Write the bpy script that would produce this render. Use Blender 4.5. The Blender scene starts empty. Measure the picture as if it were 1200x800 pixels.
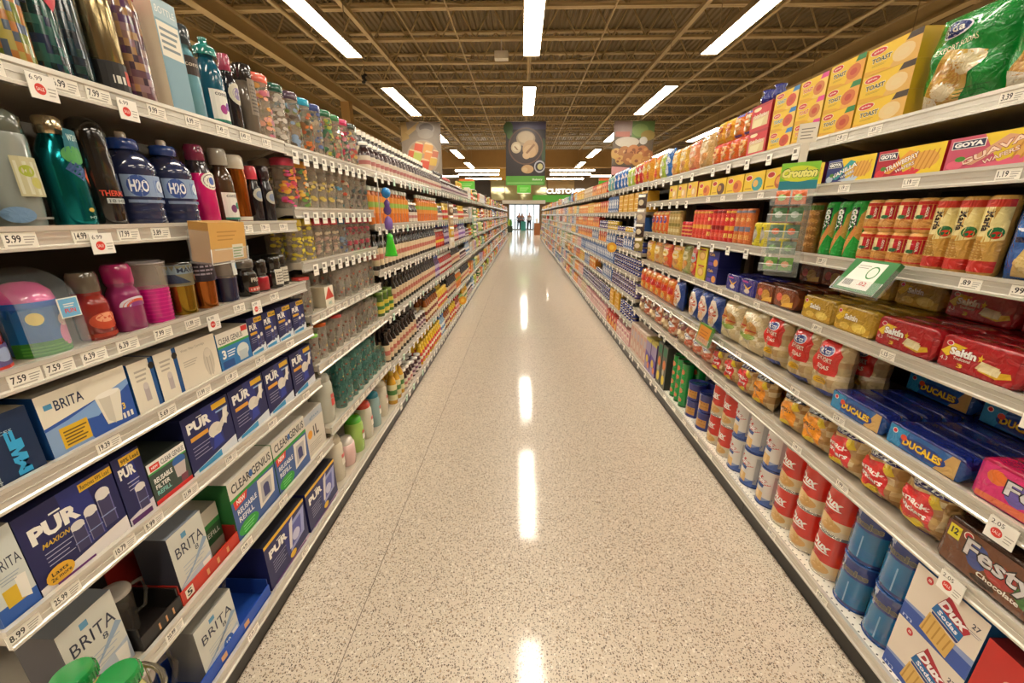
import bpy, math, random
from mathutils import Vector, Matrix
R = random.Random(11)
PI = math.pi
scene = bpy.context.scene
# ------------------------------------------------------------------ camera
EYE = 1.5
cam_d = bpy.data.cameras.new('camera'); cam = bpy.data.objects.new('camera', cam_d)
scene.collection.objects.link(cam); scene.camera = cam
cam_d.sensor_width = 36.0; cam_d.lens = 36.0 * 469.0 / 1200.0; cam_d.clip_start = 0.02; cam_d.clip_end = 300
_m = Matrix(((0.99970245, 0.02439302, 0.0), (-0.00734075, 0.30084719, 0.95364411), (-0.02326226, 0.95336035, -0.30093673)))
_r = Vector(_m[0]); _u = Vector(_m[1]); _f = Vector(_m[2])
cam.matrix_world = Matrix(((_r.x, _u.x, -_f.x, 0), (_r.y, _u.y, -_f.y, 0), (_r.z, _u.z, -_f.z, EYE), (0, 0, 0, 1)))
# ------------------------------------------------------------------ look and world
vs = scene.view_settings
vs.view_transform = 'Standard'; vs.look = 'None'; vs.gamma = 1.0; vs.use_curve_mapping = False
vs.exposure = 0.75
LAMP = 24.0
LAMP_COL = (1.0, 0.90, 0.74, 1)
world = bpy.data.worlds.new('daylight'); scene.world = world; world.use_nodes = True
_bg = world.node_tree.nodes['Background']; _bg.inputs[0].default_value = (0.80, 0.93, 1.0, 1); _bg.inputs[1].default_value = 1.6
scene.cycles.use_denoising = True
scene.cycles.max_bounces = 8; scene.cycles.diffuse_bounces = 4; scene.cycles.glossy_bounces = 3
scene.cycles.transparent_max_bounces = 12; scene.cycles.caustics_reflective = False; scene.cycles.caustics_refractive = False
scene.cycles.sample_clamp_indirect = 4.0

# ------------------------------------------------------------------ materials
def lin(c):
    if isinstance(c, str):
        c = tuple(int(c[i:i + 2], 16) / 255 for i in (0, 2, 4))
    return tuple((x / 12.92 if x <= 0.04045 else ((x + 0.055) / 1.055) ** 2.4) for x in c[:3])
def new_mat(name):
    m = bpy.data.materials.new(name); m.use_nodes = True
    return m, m.node_tree.nodes, m.node_tree.links, m.node_tree.nodes['Principled BSDF']
def print_mat(name, rough, metal=0.0, coat=0.0, bump=0.0, bscale=30.0, spec=0.5):
    m, n, l, b = new_mat(name)
    a = n.new('ShaderNodeVertexColor'); a.layer_name = 'Col'
    nz = n.new('ShaderNodeTexNoise'); nz.inputs['Scale'].default_value = 9.0; nz.inputs['Detail'].default_value = 3
    tc = n.new('ShaderNodeTexCoord'); l.new(tc.outputs['Object'], nz.inputs['Vector'])
    mr = n.new('ShaderNodeMapRange'); mr.inputs[3].default_value = 0.92; mr.inputs[4].default_value = 1.06
    l.new(nz.outputs['Fac'], mr.inputs[0])
    mx = n.new('ShaderNodeVectorMath'); mx.operation = 'SCALE'
    l.new(a.outputs['Color'], mx.inputs[0]); l.new(mr.outputs[0], mx.inputs['Scale'])
    l.new(mx.outputs[0], b.inputs['Base Color'])
    b.inputs['Roughness'].default_value = rough; b.inputs['Metallic'].default_value = metal
    b.inputs['Coat Weight'].default_value = coat; b.inputs['Coat Roughness'].default_value = 0.08
    b.inputs['Specular IOR Level'].default_value = spec
    if bump:
        nb = n.new('ShaderNodeTexNoise'); nb.inputs['Scale'].default_value = bscale; nb.inputs['Detail'].default_value = 2
        nb.inputs['Distortion'].default_value = 1.2
        l.new(tc.outputs['Object'], nb.inputs['Vector'])
        bp = n.new('ShaderNodeBump'); bp.inputs['Strength'].default_value = bump; bp.inputs['Distance'].default_value = 0.009
        l.new(nb.outputs['Fac'], bp.inputs['Height']); l.new(bp.outputs[0], b.inputs['Normal'])
    return m
M_PAPER = print_mat('printed_card', 0.45)
M_GLOSS = print_mat('glossy_plastic', 0.16, coat=0.8)
M_FOIL = print_mat('foil_film', 0.2, coat=0.6, bump=1.0, bscale=34)
M_METAL = print_mat('painted_steel', 0.18, metal=0.88)
def clear_mat(name, al):
    m, n, l, b = new_mat(name)
    a = n.new('ShaderNodeVertexColor'); a.layer_name = 'Col'
    l.new(a.outputs['Color'], b.inputs['Base Color'])
    b.inputs['Roughness'].default_value = 0.08; b.inputs['Alpha'].default_value = al
    b.inputs['Coat Weight'].default_value = 0.6; b.inputs['Coat Roughness'].default_value = 0.05
    return m
M_CLEAR = clear_mat('clear_plastic', .38); M_SHELL = clear_mat('clear_shell', .13)
MATS = [M_PAPER, M_GLOSS, M_FOIL, M_METAL, M_CLEAR, M_SHELL]
PAPER, GLOSS, FOIL, METAL, CLEAR, SHELL = range(6)

# ------------------------------------------------------------------ mesh building
class MB:
    def __init__(s): s.v = []; s.f = []; s.c = []; s.m = []; s.sm = []
    def add(s, vs, fs, c, m=PAPER, smooth=False):
        o = len(s.v); s.v += [tuple(p) for p in vs]
        for i, f in enumerate(fs):
            s.f.append(tuple(o + k for k in f)); s.c.append(c[i] if isinstance(c, list) else c); s.m.append(m); s.sm.append(smooth)
        return s
    def box(s, x0, x1, y0, y1, z0, z1, c, m=PAPER, side=None, top=None):
        side = side or c; top = top or side
        s.add([(x0,y0,z0),(x1,y0,z0),(x1,y1,z0),(x0,y1,z0),(x0,y0,z1),(x1,y0,z1),(x1,y1,z1),(x0,y1,z1)],
              [(0,1,5,4),(1,2,6,5),(2,3,7,6),(3,0,4,7),(4,5,6,7),(3,2,1,0)], [c, side, side, side, top, side], m)
        return s
    def lathe(s, prof, col, m=PAPER, n=20, cx=0.0, cy=0.0, cap0=True, cap1=True, smooth=True):
        """prof [(r,z)...]; col one colour, a list per band, or fn(band, seg)"""
        vs = []; fs = []; cs = []
        for r, z in prof:
            for k in range(n):
                a = 2 * PI * k / n; vs.append((cx + r * math.cos(a), cy + r * math.sin(a), z))
        for i in range(len(prof) - 1):
            for k in range(n):
                k2 = (k + 1) % n; fs.append((i*n+k, i*n+k2, (i+1)*n+k2, (i+1)*n+k))
                cs.append(col(i, k) if callable(col) else (col[min(i, len(col)-1)] if isinstance(col, list) else col))
        s.add(vs, fs, cs, m, smooth)
        one = lambda i: (col(i, 0) if callable(col) else (col[min(i, len(col)-1)] if isinstance(col, list) else col))
        if cap0: s.add([vs[k] for k in range(n)], [tuple(reversed(range(n)))], one(0), m)
        if cap1: b = (len(prof)-1)*n; s.add([vs[b+k] for k in range(n)], [tuple(range(n))], one(len(prof)-2), m)
        return s
    def tube(s, pts, r, c, m=PAPER, n=6):
        vs = []; fs = []
        pts = [Vector(p) for p in pts]
        for i, p in enumerate(pts):
            d = (pts[min(i+1, len(pts)-1)] - pts[max(i-1, 0)]).normalized()
            a = d.cross(Vector((0, 0, 1)))
            if a.length < 1e-3: a = d.cross(Vector((1, 0, 0)))
            a.normalize(); b = d.cross(a)
            for k in range(n):
                t = 2 * PI * k / n; vs.append(p + a * (r * math.cos(t)) + b * (r * math.sin(t)))
        for i in range(len(pts) - 1):
            for k in range(n): fs.append((i*n+k, i*n+(k+1) % n, (i+1)*n+(k+1) % n, (i+1)*n+k))
        fs.append(tuple(reversed(range(n)))); fs.append(tuple((len(pts)-1)*n + k for k in range(n)))
        s.add(vs, fs, c, m, True); return s
    def mesh(s, name, mats=None):
        me = bpy.data.meshes.new(name); me.from_pydata(s.v, [], s.f)
        for m in (mats or MATS): me.materials.append(m)
        me.polygons.foreach_set('material_index', s.m if not mats else [min(x, len(mats)-1) for x in s.m])
        me.polygons.foreach_set('use_smooth', s.sm)
        at = me.color_attributes.new('Col', 'FLOAT_COLOR', 'CORNER')
        buf = []
        lc = {}
        for f, c in zip(s.f, s.c):
            if c not in lc: lc[c] = (*lin(c), 1.0)
            buf += lc[c] * len(f)
        at.data.foreach_set('color', buf); me.update()
        return me

_tc = {}
def glyphs(txt, bold=0.0, shear=0.0):
    k = (txt, bold, shear)
    if k not in _tc:
        cu = bpy.data.curves.new('t', 'FONT'); cu.body = txt; cu.size = 1.0; cu.offset = bold; cu.shear = shear; cu.resolution_u = 2
        ob = bpy.data.objects.new('t', cu); me = bpy.data.meshes.new_from_object(ob)
        v = [(p.co.x, p.co.y) for p in me.vertices]; f = [tuple(p.vertices) for p in me.polygons]
        bpy.data.objects.remove(ob); bpy.data.curves.remove(cu); bpy.data.meshes.remove(me)
        x0 = min(p[0] for p in v); x1 = max(p[0] for p in v); y0 = min(p[1] for p in v); y1 = max(p[1] for p in v)
        _tc[k] = ([((p[0]-x0)/(x1-x0), (p[1]-y0)/(y1-y0)) for p in v], f)
    return _tc[k]

class Art:
    """flat print laid on a surface; u,v run 0..1 over w x h metres"""
    def __init__(s, mb, w, h, fn, mat=PAPER, cell=None, lift=0.00007):
        s.mb = mb; s.w = w; s.h = h; s.fn = fn; s.mat = mat; s.k = 1; s.cell = cell; s.lift = lift
    def P(s, u, v): return s.fn((u - .5) * s.w, v * s.h, s.k * s.lift)
    def quad(s, q, c, n1=None, n2=None):
        """q = 4 corners (u,v) ccw; bilinear grid"""
        s.k += 1
        if len(q) == 3: q = list(q) + [q[2]]
        if n1 is None:
            if s.cell:
                L1 = math.hypot((q[1][0]-q[0][0])*s.w, (q[1][1]-q[0][1])*s.h); L2 = math.hypot((q[3][0]-q[0][0])*s.w, (q[3][1]-q[0][1])*s.h)
                n1 = max(1, math.ceil(L1/s.cell)); n2 = max(1, math.ceil(L2/s.cell))
            else: n1 = n2 = 1
        vs = []; fs = []
        for j in range(n2+1):
            for i in range(n1+1):
                a = i/n1; b = j/n2
                vs.append(s.P(*[(q[0][t]*(1-a)+q[1][t]*a)*(1-b)+(q[3][t]*(1-a)+q[2][t]*a)*b for t in (0, 1)]))
        for j in range(n2):
            for i in range(n1):
                o = j*(n1+1)+i; fs.append((o, o+1, o+n1+2, o+n1+1))
        s.mb.add(vs, fs, c, s.mat); return s
    def r(s, x0, y0, x1, y1, c): return s.quad([(x0,y0),(x1,y0),(x1,y1),(x0,y1)], c)
    def poly(s, pts, c):
        s.k += 1; s.mb.add([s.P(*p) for p in pts], [tuple(range(len(pts)))], c, s.mat); return s
    def e(s, cx, cy, rx, ry, c, n=16, a0=0.0, a1=2*PI):
        """rx is a fraction of w, ry a fraction of h"""
        s.k += 1; rings = 1
        if s.cell: rings = max(1, math.ceil(max(rx*s.w, ry*s.h)/s.cell))
        vs = [s.P(cx, cy)]; fs = []
        full = a1 - a0 > 6.2; m = n if full else n + 1
        for q in range(1, rings+1):
            for k in range(m):
                t = a0 + (a1-a0)*k/n; vs.append(s.P(cx + rx*q/rings*math.cos(t), cy + ry*q/rings*math.sin(t)))
        for k in range(n):
            k2 = (k+1) % m
            fs.append((0, 1+k, 1+k2))
            for q in range(1, rings): a = 1+(q-1)*m; b = 1+q*m; fs.append((a+k, b+k, b+k2, a+k2))
        s.mb.add(vs, fs, c, s.mat); return s
    def circ(s, cx, cy, r, c, n=16): return s.e(cx, cy, r, r*s.w/s.h, c, n)
    def t(s, txt, x0, y0, x1, y1, c, bold=0.0, shear=0.0, rot=0.0, out=None, ob=0.03):
        if out is not None:
            g = 0.04
            s.t(txt, x0-g*(x1-x0)*.5, y0-g*(y1-y0)*2, x1+g*(x1-x0)*.5, y1+g*(y1-y0)*2, out, bold+ob, shear, rot)
        s.k += 1
        gv, gf = glyphs(txt, bold, shear); ca = math.cos(rot); sa = math.sin(rot)
        W = (x1-x0)*s.w; H = (y1-y0)*s.h; cx = (x0+x1)/2*s.w; cy = (y0+y1)/2*s.h
        vs = []
        for a, b in gv:
            dx = (a-.5)*W; dy = (b-.5)*H
            px = cx + dx*ca - dy*sa; py = cy + dx*sa + dy*ca
            vs.append(s.fn(px - .5*s.w, py, s.k*s.lift))
        s.mb.add(vs, gf, c, s.mat); return s
    def lines(s, x0, y0, x1, y1, n, c, fill=.45):
        for i in range(n):
            y = y1 - (y1-y0)*(i+1)/n; s.r(x0, y, x1 - (x1-x0)*((i*37) % 5)*.06, y + (y1-y0)/n*fill, c)
        return s

def boxfn(): return lambda x, y, o: (x, -o, y)
def cylfn(r): return lambda x, y, o: ((r+o)*math.sin(x/r), r-(r+o)*math.cos(x/r), y)
def bagfn(w, h, d, wr=0.0, ph=0.0):
    def fn(x, y, o, back=False):
        u = min(1, abs(2*x/w)); v = min(1, abs(2*y/h-1))
        b = max(0.0, (1-u**2.6))**.6 * max(0.0, (1-v**4))**.7
        b *= 1 + wr*math.sin(x*14/w+ph)*math.cos(y*11/h+ph*2) + wr*.6*math.sin(x*8/w+y*17/h+ph)
        return (x, d/2 + d/2*b + o, y) if back else (x, d/2 - d/2*b - (o + .0016 if o else 0), y)
    return fn
def bag(mb, w, h, d, c, m=FOIL, wr=0.12, ph=0.0, colfn=None, nx=16, ny=16, lift=0.00012):
    fn = bagfn(w, h, d, wr, ph)
    for back in (False, True):
        vs = [fn(-w/2+w*i/nx, h*j/ny, 0, back) for j in range(ny+1) for i in range(nx+1)]
        fs = []; cs = []
        for j in range(ny):
            for i in range(nx):
                o = j*(nx+1)+i; q = (o, o+1, o+nx+2, o+nx+1); fs.append(tuple(reversed(q)) if back else q)
                cs.append(colfn(i/nx, j/ny) if colfn else c)
        mb.add(vs, fs, cs, m, True)
    return Art(mb, w, h, fn, m, cell=w/18, lift=lift)
def cyl_art(mb, r, z0, h, m=PAPER, frac=.5, lift=.00008):
    """art area centred on the front of a cylinder whose front touches y=0; width = frac of circumference"""
    f0 = cylfn(r); return Art(mb, 2*PI*r*frac, h, lambda x, y, o: f0(x, y+z0, o+.0006), m, cell=r*.35, lift=lift)
def box_art(mb, w, h, m=PAPER): return Art(mb, w, h, boxfn(), m)
def side_art(mb, w, d, h, sx, m=PAPER):
    """art on the side at x = sx*w/2"""
    return Art(mb, d, h, (lambda x, y, o: (w/2+o, x+d/2, y)) if sx > 0 else (lambda x, y, o: (-w/2-o, d/2-x, y)), m)

# ------------------------------------------------------------------ objects
COL = scene.collection
def link(o): COL.objects.link(o); return o
def mobj(name, mb, parent=None, mats=None, loc=None, rz=0.0):
    me = mb.mesh(name, mats) if isinstance(mb, MB) else mb
    o = bpy.data.objects.new(name, me)
    if loc: o.location = loc
    o.rotation_euler.z = rz
    if parent: o.parent = parent
    return link(o)
def tag(o, label=None, cat=None, group=None, kind=None):
    if label: o['label'] = label
    if cat: o['category'] = cat
    if group: o['group'] = group
    if kind: o['kind'] = kind
    return o
def thing(name, label, cat, loc=(0, 0, 0), rz=0.0, group=None):
    o = link(bpy.data.objects.new(name, None)); o.location = loc; o.rotation_euler.z = rz; o.empty_display_size = .05
    return tag(o, label, cat, group)
KINDS = {}
class Kind:
    """a product: a list of (part name, mesh); one part = the thing is that mesh"""
    def __init__(s, name, cat, desc, parts, w, h, d):
        s.name = name; s.cat = cat; s.desc = desc; s.w = w; s.h = h; s.d = d
        s.parts = [(p, mb.mesh(p if len(parts) > 1 else name), par) for p, mb, par in [(q + (None,))[:3] for q in parts]]
def put(k, side, Y, dep, z, label=None, group=None, yaw=0.0, lean=0.0, scale=1.0):
    """stand a product: dep = distance of its front from the middle of the aisle"""
    rz = (PI/2 if side < 0 else -PI/2) + yaw
    loc = (side*dep, Y, z)
    if len(k.parts) == 1:
        o = link(bpy.data.objects.new(k.name, k.parts[0][1])); o.location = loc; o.rotation_euler = (lean, 0, rz)
    else:
        o = link(bpy.data.objects.new(k.name, None)); o.location = loc; o.rotation_euler = (lean, 0, rz); o.empty_display_size = .05
        made = {}
        for p, me, par in k.parts:
            c = link(bpy.data.objects.new(p, me)); c.parent = made.get(par, o); made[p] = c
    if scale != 1.0: o.scale = (scale,)*3
    LAB.append([o, k.desc if label is None else label, label is not None, k, side, Y, dep, z, group])
    o['category'] = k.cat
    return o
LAB = []
# ------------------------------------------------------------------ structure materials
def simple(name, col, rough=.5, metal=0.0, noise=0.0, nscale=4.0, spec=.5):
    m, n, l, b = new_mat(name)
    b.inputs['Roughness'].default_value = rough; b.inputs['Metallic'].default_value = metal; b.inputs['Specular IOR Level'].default_value = spec
    c = lin(col)
    if noise:
        nz = n.new('ShaderNodeTexNoise'); nz.inputs['Scale'].default_value = nscale; nz.inputs['Detail'].default_value = 4
        tc = n.new('ShaderNodeTexCoord'); l.new(tc.outputs['Object'], nz.inputs['Vector'])
        mx = n.new('ShaderNodeMix'); mx.data_type = 'RGBA'
        mx.inputs[6].default_value = (*[x*(1-noise) for x in c], 1); mx.inputs[7].default_value = (*[min(1, x*(1+noise)) for x in c], 1)
        l.new(nz.outputs['Fac'], mx.inputs[0]); l.new(mx.outputs[2], b.inputs['Base Color'])
    else: b.inputs['Base Color'].default_value = (*c, 1)
    return m
def emit(name, col, st):
    m, n, l, b = new_mat(name); n.remove(b)
    e = n.new('ShaderNodeEmission'); e.inputs[0].default_value = col; e.inputs[1].default_value = st
    l.new(e.outputs[0], n['Material Output'].inputs[0]); return m
def floor_mat():
    m, n, l, b = new_mat('terrazzo')
    tc = n.new('ShaderNodeTexCoord')
    base = n.new('ShaderNodeRGB'); base.outputs[0].default_value = (*lin('D9CAB6'), 1)
    col = base.outputs[0]
    for sc, thr, c in ((60, .15, 'EADFCF'), (75, .15, 'B49C82'), (105, .165, '907C68'), (135, .16, '5E4E42'), (180, .14, '3E332B')):
        mp = n.new('ShaderNodeMapping'); mp.inputs['Location'].default_value = (sc*.37, sc*.71, 0); l.new(tc.outputs['Object'], mp.inputs[0])
        v = n.new('ShaderNodeTexVoronoi'); v.inputs['Scale'].default_value = sc; l.new(mp.outputs[0], v.inputs['Vector'])
        sp = n.new('ShaderNodeSeparateColor'); l.new(v.outputs['Color'], sp.inputs[0])
        mu = n.new('ShaderNodeMath'); mu.operation = 'MULTIPLY'; mu.inputs[1].default_value = thr*2.4; l.new(sp.outputs[0], mu.inputs[0])
        lt = n.new('ShaderNodeMath'); lt.operation = 'LESS_THAN'; l.new(v.outputs['Distance'], lt.inputs[0]); l.new(mu.outputs[0], lt.inputs[1])
        mx = n.new('ShaderNodeMix'); mx.data_type = 'RGBA'; l.new(lt.outputs[0], mx.inputs[0]); l.new(col, mx.inputs[6]); mx.inputs[7].default_value = (*lin(c), 1)
        col = mx.outputs[2]
    # joints: one along the aisle, others every few metres
    sx = n.new('ShaderNodeSeparateXYZ'); l.new(tc.outputs['Object'], sx.inputs[0])
    def near(out, at, hw):
        a = n.new('ShaderNodeMath'); a.operation = 'SUBTRACT'; l.new(out, a.inputs[0]); a.inputs[1].default_value = at
        c = n.new('ShaderNodeMath'); c.operation = 'ABSOLUTE'; l.new(a.outputs[0], c.inputs[0])
        d = n.new('ShaderNodeMath'); d.operation = 'LESS_THAN'; l.new(c.outputs[0], d.inputs[0]); d.inputs[1].default_value = hw; return d.outputs[0]
    md = n.new('ShaderNodeMath'); md.operation = 'MODULO'; l.new(sx.outputs['Y'], md.inputs[0]); md.inputs[1].default_value = 6.1
    for o in (near(sx.outputs['X'], -.625, .0016), near(sx.outputs['X'], 2.4, .0016), near(md.outputs[0], 4.9, .0016)):
        mx = n.new('ShaderNodeMix'); mx.data_type = 'RGBA'; l.new(o, mx.inputs[0]); l.new(col, mx.inputs[6]); mx.inputs[7].default_value = (*lin('6E5F50'), 1); col = mx.outputs[2]
    l.new(col, b.inputs['Base Color'])
    b.inputs['Roughness'].default_value = 0.42; b.inputs['Specular IOR Level'].default_value = 0.5
    b.inputs['Coat Weight'].default_value = 0.8; b.inputs['Coat Roughness'].default_value = 0.09; b.inputs['Coat IOR'].default_value = 1.5
    nz = n.new('ShaderNodeTexNoise'); nz.inputs['Scale'].default_value = 3.0; l.new(tc.outputs['Object'], nz.inputs['Vector'])
    bp = n.new('ShaderNodeBump'); bp.inputs['Strength'].default_value = .25; bp.inputs['Distance'].default_value = .004; l.new(nz.outputs['Fac'], bp.inputs['Height'])
    l.new(bp.outputs[0], b.inputs['Coat Normal'])
    return m
S_FLOOR = floor_mat()
S_CEIL = simple('ceiling_paint', '74623F', .6, noise=.12, nscale=.6)
S_JOIST = simple('joist_paint', 'B49E70', .5, noise=.1, nscale=2)  # paler than the deck: light from below is put into the colour
S_WALL = simple('wall_paint', '7A6244', .7, noise=.08)
S_TAN = simple('tan_paint', 'B08E58', .6, noise=.06)
S_YEL = simple('ochre_panel', 'D0A040', .55, noise=.08)
S_DARK = simple('dark_paint', '3A2E22', .6)
S_WHITE = simple('white_paint', 'D8D2C4', .5)
S_LAMP = emit('lamp_lens', LAMP_COL, LAMP)
S_HOUSE = simple('lamp_housing', 'A08C68', .4)
S_GREEN = simple('sign_green', '56C02A', .45)
S_LETTER = emit('sign_letters', (1, .98, .92, 1), 1.1)  # glow added so the letters stand out bright white
S_BLACK = simple('kick_black', '17130F', .35)

def sobj(name, mb, mats, parent=None):
    o = mobj(name, mb, parent, mats)
    if parent is None: o['kind'] = 'structure'
    return o
XL, XR, YB, YF = -14.0, 10.4, -7.0, 45.0
fl = MB().box(XL, XR, YB, YF+9, -.1, 0, 'D9CAB6'); sobj('floor', fl, [S_FLOOR])
# ceiling: ribbed steel deck running down the store
DZ = 6.45
vs = []; fs = []; x = XL; P = [(0, 0), (.055, 0), (.085, -.045), (.125, -.045), (.155, 0)]
prof = []
while x < XR:
    for px, pz in P[:4]: prof.append((x+px, DZ+pz))
    x += .155
mb = MB(); vs = []
for (a, z) in prof: vs += [(a, YB, z), (a, YF, z)]
mb.add(vs, [(2*i, 2*i+1, 2*i+3, 2*i+2) for i in range(len(prof)-1)], 'ffffff')
mb.box(XL, XR, YB, YF, DZ+.05, DZ+.2, 'ffffff')
ceiling = sobj('ceiling', mb, [S_CEIL])
# bar joists across the aisle, zigzag webs
JB, JT = 5.66, 6.39
mb = MB()
for y in (-.04, .04):
    for z in (JB, JT): mb.box(XL+.1, XR-.1, y-.032, y+.032, z-.026, z+.026, 'ffffff')
x = XL+.2; up = True; k = 0
while x < XR-.5:
    a = (x, 0, JB if up else JT); b = (x+.42, 0, JT if up else JB); mb.tube([a, b], .022, 'ffffff', n=5); x += .42; up = not up
jm = mb.mesh('joist', [S_JOIST])
y = -6.0+.1
for k in range(22):
    o = mobj('joist', jm, ceiling, loc=(0, -5.9+1.6*k, 0))
# long girders and pipes that run down the store
def girder(x, z0, z1, w, y0=YB+.2, y1=28.6):
    g = MB(); g.box(x-w/2, x+w/2, y0, y1, z0-.02, z0+.02, 'f'*6); g.box(x-w/2, x+w/2, y0, y1, z1-.02, z1+.02, 'f'*6); g.box(x-.02, x+.02, y0, y1, z0, z1, 'f'*6)
    mobj('girder', g, ceiling, [S_JOIST])
for gx in (-6.2, -7.6, 8.3): girder(gx, 5.28, 5.62, .2)
for px, pz, r in ((-4.9, 5.45, .05), (5.1, 5.45, .04), (6.9, 5.35, .05), (-9.2, 5.4, .04), (1.9, 5.62, .02), (-1.6, 5.62, .02), (-2.7, 5.63, .015)):
    mobj('pipe', MB().tube([(px, YB+.3, pz), (px, 28.6, pz)], r, 'f'*6, n=8), ceiling, [S_JOIST])
for sx in (-1, 1):     # slanting braces between deck and joists
    for k in range(9):
        y = .3+3.2*k
        mobj('brace', MB().tube([(sx*1.1+.1, y, 5.64), (sx*3.0, y+1.6, 6.38)], .018, 'f'*6, n=5), ceiling, [S_JOIST])
        mobj('brace', MB().tube([(sx*7.6, y+.4, 5.64), (sx*5.5, y+2.0, 6.38)], .018, 'f'*6, n=5), ceiling, [S_JOIST])
# channels the lamps hang from
for lx in (-3.45, 3.45, .16):
    g = MB(); g.box(lx-.05 + (.22 if lx > 1 else -.22 if lx < -1 else 0), lx+.05 + (.22 if lx > 1 else -.22 if lx < -1 else 0), YB+.2, 28.6, 5.52, 5.6, 'f'*6)
    mobj('lamp_channel', g, ceiling, [S_JOIST])
# walls
sobj('wall_left', MB().box(XL-.2, XL, YB, YF+.3, 0, DZ+.2, 'f'*6), [S_WALL])
sobj('wall_right', MB().box(XR, XR+.2, YB, YF+.3, 0, DZ+.2, 'f'*6), [S_WALL])
sobj('wall_back', MB().box(XL, XR, YB-.2, YB, 0, DZ+.2, 'f'*6), [S_WALL])
DX0, DX1, DH = -1.42, 1.86, 2.62     # entrance opening
WX0, WX1, WZ0, WZ1 = -3.35, 2.6, 3.0, 5.25
g = MB()
g.box(XL, DX0, YF, YF+.25, 0, WZ0, 'f'*6); g.box(DX1, XR, YF, YF+.25, 0, WZ0, 'f'*6); g.box(DX0, DX1, YF, YF+.25, DH, WZ0, 'f'*6)
g.box(XL, WX0, YF, YF+.25, WZ0, DZ+.2, 'f'*6); g.box(WX1, XR, YF, YF+.25, WZ0, DZ+.2, 'f'*6); g.box(WX0, WX1, YF, YF+.25, WZ1, DZ+.2, 'f'*6)
sobj('wall_front', g, [S_WALL])
sobj('trim_1', MB().box(-2.1, 2.4, YF-.9, YF, DH+.02, 2.98, 'f'*6), [S_WHITE])
sobj('trim_2', MB().box(XL+.05, XR-.05, 29.0, 29.7, 4.55, 5.62, 'f'*6), [S_TAN])
sobj('trim_3', MB().box(-4.1, -1.75, YF-.5, YF-.02, 4.95, 7.0-.6, 'f'*6), [S_YEL])
sobj('trim_4', MB().box(-5.6, -3.4, YF-.5, YF-.02, 2.2, 6.3, 'f'*6), [S_DARK])
sobj('trim_5', MB().box(2.65, 5.4, YF-.3, YF-.02, 3.6, 5.0, 'f'*6), [S_TAN])
# upper gallery window
m_g, n_, l_, b_ = new_mat('gallery_glass'); b_.inputs['Base Color'].default_value = (*lin('B9B27C'), 1); b_.inputs['Roughness'].default_value = .08; b_.inputs['Metallic'].default_value = .15; S_GAL = m_g
w1 = sobj('window_1', MB().box(WX0, WX1, YF+.08, YF+.12, WZ0, WZ1, 'f'*6), [S_GAL])
g = MB()
for k in range(5):
    x = WX0+.03+(WX1-WX0-.06)*k/4; g.box(x-.03, x+.03, YF-.02, YF+.08, WZ0, WZ1, 'f'*6)
for z in (WZ0+.03, WZ1-.03): g.box(WX0, WX1, YF-.02, YF+.08, z-.03, z+.03, 'f'*6)
mobj('window_frame', g, w1, [S_TAN])
# entrance doors: frames and clear glass, daylight beyond
m_gl, n_, l_, b_ = new_mat('door_glass'); b_.inputs['Base Color'].default_value = (.9, .97, 1, 1); b_.inputs['Alpha'].default_value = .12; b_.inputs['Roughness'].default_value = .03; S_GLASS = m_gl
S_ALU = simple('aluminium', 'A9B4BC', .35, .6)
nb = 5
for k in range(nb):
    a = DX0+(DX1-DX0)*k/nb; b = DX0+(DX1-DX0)*(k+1)/nb
    g = MB(); g.box(a, a+.06, YF+.05, YF+.12, 0, DH, 'f'*6); g.box(b-.06, b, YF+.05, YF+.12, 0, DH, 'f'*6)
    g.box(a+.06, b-.06, YF+.05, YF+.12, DH-.09, DH, 'f'*6); g.box(a+.06, b-.06, YF+.05, YF+.12, 0, .12, 'f'*6); g.box(a+.06, b-.06, YF+.06, YF+.11, 1.0, 1.05, 'f'*6)
    d = sobj('door_%d' % (k+1), g, [S_ALU])
    mobj('door_pane', MB().box(a+.06, b-.06, YF+.08, YF+.09, .12, DH-.09, 'f'*6), d, [S_GLASS])
sobj('ground', MB().box(XL*2, XR*2, YF+9, YF+60, -.12, -.02, 'f'*6), [simple('pavement', 'C9CCCB', .8, noise=.1)])

# ------------------------------------------------------------------ lamps
lm = MB().box(-.15, .15, -1.45, 1.45, 0, .012, 'f'*6).mesh('lens', [S_LAMP])
g = MB(); g.box(-.17, .17, -1.47, 1.47, .012, .09, 'f'*6); g.box(-.17, -.15, -1.47, 1.47, -.01, .012, 'f'*6); g.box(.15, .17, -1.47, 1.47, -.01, .012, 'f'*6)
g.box(-.17, .17, -1.49, -1.45, -.01, .09, 'f'*6); g.box(-.17, .17, 1.45, 1.49, -.01, .09, 'f'*6)
hm = g.mesh('housing', [S_HOUSE])
rm = MB().tube([(0, 0, .09), (0, 0, 1.05)], .008, 'f'*6, n=5).mesh('hanger', [S_HOUSE])
ORD = ['nearest', 'second', 'third', 'fourth', 'fifth', 'sixth', 'seventh', 'eighth', 'ninth', 'tenth']
ROW = {-10.3: 'far left row', -6.9: 'outer left row', -3.35: 'left row', .16: 'middle row over the aisle', 3.6: 'right row', 7.1: 'outer right row'}  # the two leftmost rows are added for their light
for lx in ROW:
    for k in range(7):
        yc = -2.0-.05+4.9*k
        if yc > 28: continue
        t = thing('ceiling_lamp', 'long white strip lamp, %s from the camera in the %s' % (ORD[k], ROW[lx]), 'lamp', (lx, yc, 4.49), group='hanging strip lamps')
        mobj('lens', lm, t); mobj('housing', hm, t); [mobj('hanger', rm, t, None, (0, hy, 0)) for hy in (-1.1, 1.1)]
xm = MB().box(-1.6, 1.6, -.12, .12, -.07, .02, 'f'*6).mesh('lens', [S_LAMP])
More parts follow.
